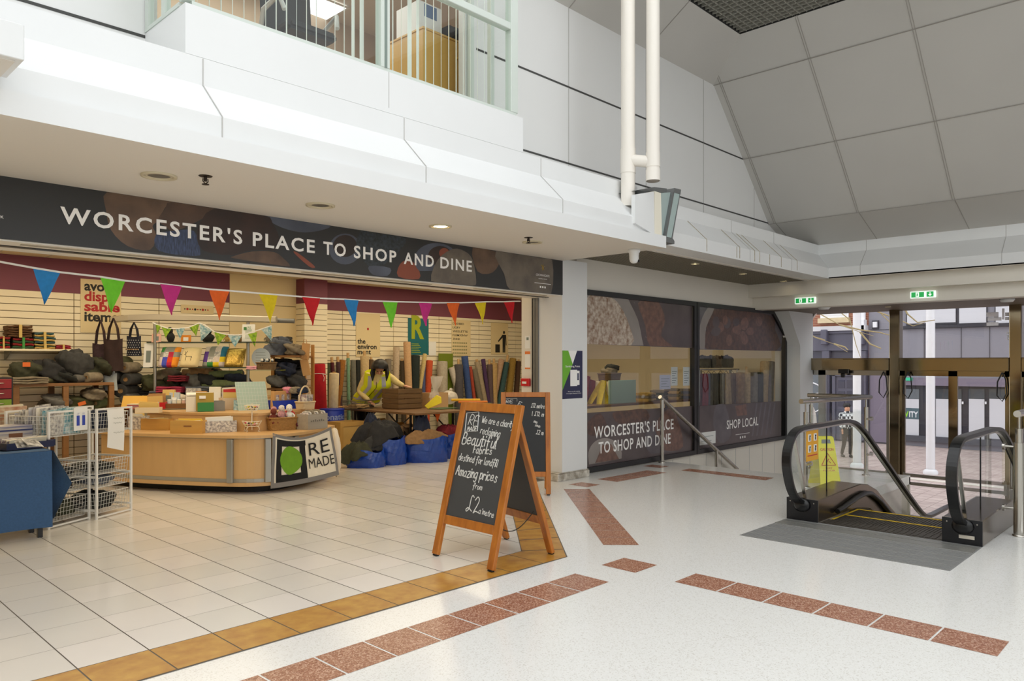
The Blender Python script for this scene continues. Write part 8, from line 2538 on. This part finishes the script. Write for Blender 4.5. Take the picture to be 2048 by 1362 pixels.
tc = nt.nodes.new('ShaderNodeTexCoord'); nt.links.new(tc.outputs['Object'], ck.inputs['Vector']); nt.links.new(ck.outputs['Color'], nt.nodes['Principled BSDF'].inputs['Base Color'])
bd.data.materials.clear()
for m_ in (SKIN, CK, TROU): bd.data.materials.append(m_)
for pl_ in bd.data.polygons:
    z = pl_.center.z - GZ; pl_.material_index = 0 if z > 1.53 else (1 if z > .98 or (z > .88 and (pl_.center - b_).dot(sd) ** 2 > .04) else 2)
hc = b_ + ZA * 1.67
obj('hair', MB().blob(hc + ZA * .04 + _d * .01, (.115, .12, .10), 3, .04, 14, 8), HAIR, pp)
for s_ in (-1, 1):
    obj('eye', MB().blob(hc - _d * .12 + sd * .035 * s_ - ZA * .01, (.012, .01, .008), 1, 0, 6, 4), BLACK, pp)
    wr = b_ + ZA * (.92 if s_ > 0 else .95) + sd * (.24 if s_ > 0 else -.2) - _d * (.06 if s_ > 0 else .1)
    hb_ = skin_body('hand', [[(wr, .03), (wr - ZA * .08, .036), (wr - ZA * .1, .03)]], SKIN, pp, 1)
    for k in range(4): skin_body('finger', [[(wr - ZA * .1 + sd * (.012 * (k - 1.5)), .009), (wr - ZA * .15 - _d * .01 + sd * (.013 * (k - 1.5)), .009), (wr - ZA * (.17 + .006 * (k in (1, 2))) - _d * .025 + sd * (.012 * (k - 1.5)), .008)]], SKIN, pp, 1)
    skin_body('thumb', [[(wr - ZA * .04 - _d * .03, .011), (wr - ZA * .09 - _d * .055, .0105), (wr - ZA * .12 - _d * .055, .009)]], SKIN, pp, 1)
    an_ = b_ + sd * (.1 if s_ > 0 else -.11) + (_d * .15 if s_ < 0 else _d * 0)
    obj('shoe', MB().blob(an_ + ZA * .05 - _d * .05, (.055, .055, .05), 2, .03, 12, 8).blob(an_ + ZA * .04 - _d * .13, (.05, .09, .04), 2, .03, 12, 8, (0, 0, RZC)), BLACK, pp)
# pale oval pavement sign
p = at(1621, 830, t=23.0); q0_ = Vector((p.x, p.y, GZ))
t = thing('pavement_sign', 'pale rounded pavement sign in front of the slate shop window', 'sign', q0_, RZC)
obj('panel', MB().slab([Vector((.19 * math.cos(k * .2618) * (1 if k < 13 else 1.05), 0, 1.3 + .55 * math.sin(k * .2618))) for k in range(24)], (0, .04, 0)), M('sign_pale', (196, 192, 186), .6), t, world=False)
obj('base', MB().obox((0, .02, .06), (.5, .45, .12), (0, 0, 0), 0, .7), SLATD, t, world=False); obj('post', MB().cyl((0, .02, .1), (0, .02, .8), .03), SLATD, t, world=False)
# tall red and white bollard
p = at(1781, 850, t=21.0); t = thing('bollard', 'slim white bollard with red band by the middle column', 'bollard', (p.x, p.y, GZ))
obj('post', MB().cyl((0, 0, 0), (0, 0, 1.95), .06, n=14), UPVC, t, world=False); obj('red_band', MB().cyl((0, 0, 1.0), (0, 0, 1.35), .063, n=14), RED2, t, world=False)

# ================================================================ FURTHER GOODS ON COUNTER, RACK AND SHELVES
def rearp(u, dv=0): return at(u, 817.5 + dv, Z=Z2)


t = cbox('leaflet_box', 'small white patterned leaflet box left of the pine boxes', 270, 859, .2, .16, .17, RZ, FLOR)
cardrow(t, .17, .12, .2, 5, PC[:3], 31, .013)
t = cbox('cream_box', 'cream card box on the rear tier behind the left pine box', 294, 826, .3, .12, .07, -.7, M('cream_card', (232, 216, 184), .6), Z2)
cardrow(t, .26, .09, .12, 4, PC[:4], 33, .012)
for i, (u, w, h, c, lab) in enumerate(((326, .17, .26, PC[2], 'tall yellow pack of cards behind the red basket'), (338, .14, .22, PC[3], 'pale blue pack of cards right of the yellow pack'), (376, .2, .28, FLOR, 'floral gift pack behind the jar tray'), (392, .15, .24, M('kraft', (196, 150, 96), .7), 'kraft gift pack left of the white card box'), (420, .16, .30, PC[0], 'tall white pack behind the white card box'), (446, .13, .26, PC[1], 'cream pack standing behind the card tub'))):
    p = rearp(u) + _d * .18
    t = thing('gift_pack', lab, 'pack', p, RZC + .1 * (i % 3))
    obj('pack_body', MB().obox((0, 0, h / 2), (w, .05, h), (-.1, 0, 0)), c, t, bev=.004, world=False)
    obj('label_print', MB().obox((0, -.028, h * .55), (w * .5, .003, h * .3), (-.1, 0, 0)), NOTE if i % 2 else NINK, t, world=False)
for i, (u, v, s_, c, lab) in enumerate(((548, 822, .09, 'rose', 'rose scrap bundle left of the blue crate'), (586, 785, .09, 'stone', 'stone cloth scrap on top of the kraft bags'), (600, 783, .08, 'navy', 'navy cloth scrap on top of the kraft bags'), (572, 783, .08, 'pink', 'pink cloth scrap on top of the kraft bags'))):
    p = rearp(u) + ZA * (.02 if i == 0 else .25) + _d * .12
    bundle(p, (s_, s_ * .8, s_ * .55), cm[c], lab, None, 60 + i, name='cloth_scrap', amp=.4)
# fuller fabric on the rack's base shelf, in a second row
for i, (u, v, w, h, c, lab) in enumerate(((318, 772, .26, .13, 'olive', 'olive bundle behind the rose fabric on rack base'), (352, 770, .22, .12, 'dolive', 'dark olive bundle behind the wine fabric'), (398, 768, .26, .13, 'grey', 'grey bundle mid rack base behind the slate pile'), (424, 760, .22, .15, 'charcoal', 'charcoal bundle behind the sage rolls'), (470, 766, .26, .14, 'navy', 'navy bundle right of the sage rolls'), (488, 785, .2, .15, 'black', 'black bundle at right end of the rack base'), (336, 750, .2, .09, 'stone', 'stone bundle under the first patchwork cushion'), (410, 748, .22, .1, 'tan', 'tan bundle under the stag cushion'))):
    p = dp(u, v, .32)
    bundle(p, (w, .17, h), cm[c], lab, 'bundles behind the display rack goods', 70 + i, (.2 * math.sin(i), .2, .3 * i), amp=.42)
bk_ = thing('rear_ledge', 'dark ledge behind the rack carrying fabric bundles', 'ledge', dp(400, 900, .35))
zl_ = dp(400, 790, .35).z
a_, b_ = dp(300, 800, .22), dp(505, 800, .22)
obj('ledge_board', MB().slab([Vector((p.x, p.y, zl_)) for p in (a_, b_, b_ + _d * .4, a_ + _d * .4)], (0, 0, -.03)), WOODT, bk_)
for p in (a_ + _d * .05, b_ + _d * .05, a_ + _d * .35, b_ + _d * .35): obj('leg', MB().box(p.x - .025, p.x + .025, p.y - .025, p.y + .025, 0, zl_ - .03), WOODT, bk_)
for i, (u, v) in enumerate(((300, 796), (372, 792), (440, 800))):
    p = dp(u, v, .3); folded(Vector((p.x, p.y, zl_ + .001)), .4, .25, .12, 4, [cm[('charcoal', 'olive', 'dgrey')[i]]], '%s folded pile on the ledge behind the rack' % ('left', 'middle', 'right')[i], 'folded piles on the rear ledge', RZC, 40 + i)
# crumpled cloth stuffed on the wooden shelving
for i, (u, L_, up, w, h, c, lab) in enumerate(((558, 0, 0, .2, .14, 'slate', 'slate cloth crumpled on top of the wooden shelving'), (590, 0, 0, .16, .09, 'stone', 'stone cloth crumpled right of the top shelf heap'), (560, 1, 0, .2, .11, 'grey', 'grey cloth crumpled low on the middle shelf'), (593, 1, 0, .17, .12, 'dgrey', 'dark cloth crumpled at right of the middle shelf'), (574, 1, .2, .2, .1, 'navy', 'navy cloth crumpled on the middle shelf heap'), (578, 2, 0, .26, .14, 'charcoal', 'charcoal cloth crumpled on the bottom shelf of the wooden shelving'))):
    p = at(u, 700, t=12.05); p.z = lev[L_] + h * .82 + up
    bundle(p, (w, .13, h), cm[c], lab, 'crumpled cloth on the wooden shelving', 80 + i, (0, .1 * math.sin(i), .2 * i), amp=.4)
# cartons under the work table
for i, (x, y, w, d_, h, c, lab) in enumerate(((7.95, 10.3, .5, .4, .42, KR, 'brown carton under the work table'), (8.15, 10.9, .45, .35, .5, M('ochre_board', (190, 140, 40), .6), 'ochre carton deep under the work table'), (7.75, 10.0, .25, .3, .55, cm['tan'], 'tan padded roll bag under the work table'))):
    t = thing('carton', lab, 'box', (x, y, 0), .1 * i)
    obj('body', MB().box(-w / 2, w / 2, -d_ / 2, d_ / 2, .001, h), c, t, bev=.012, world=False)
    obj('flap', MB().obox((0, -d_ / 2 - .03, h + .01), (w * .96, .1, .006), (.5, 0, 0)), c, t, world=False)
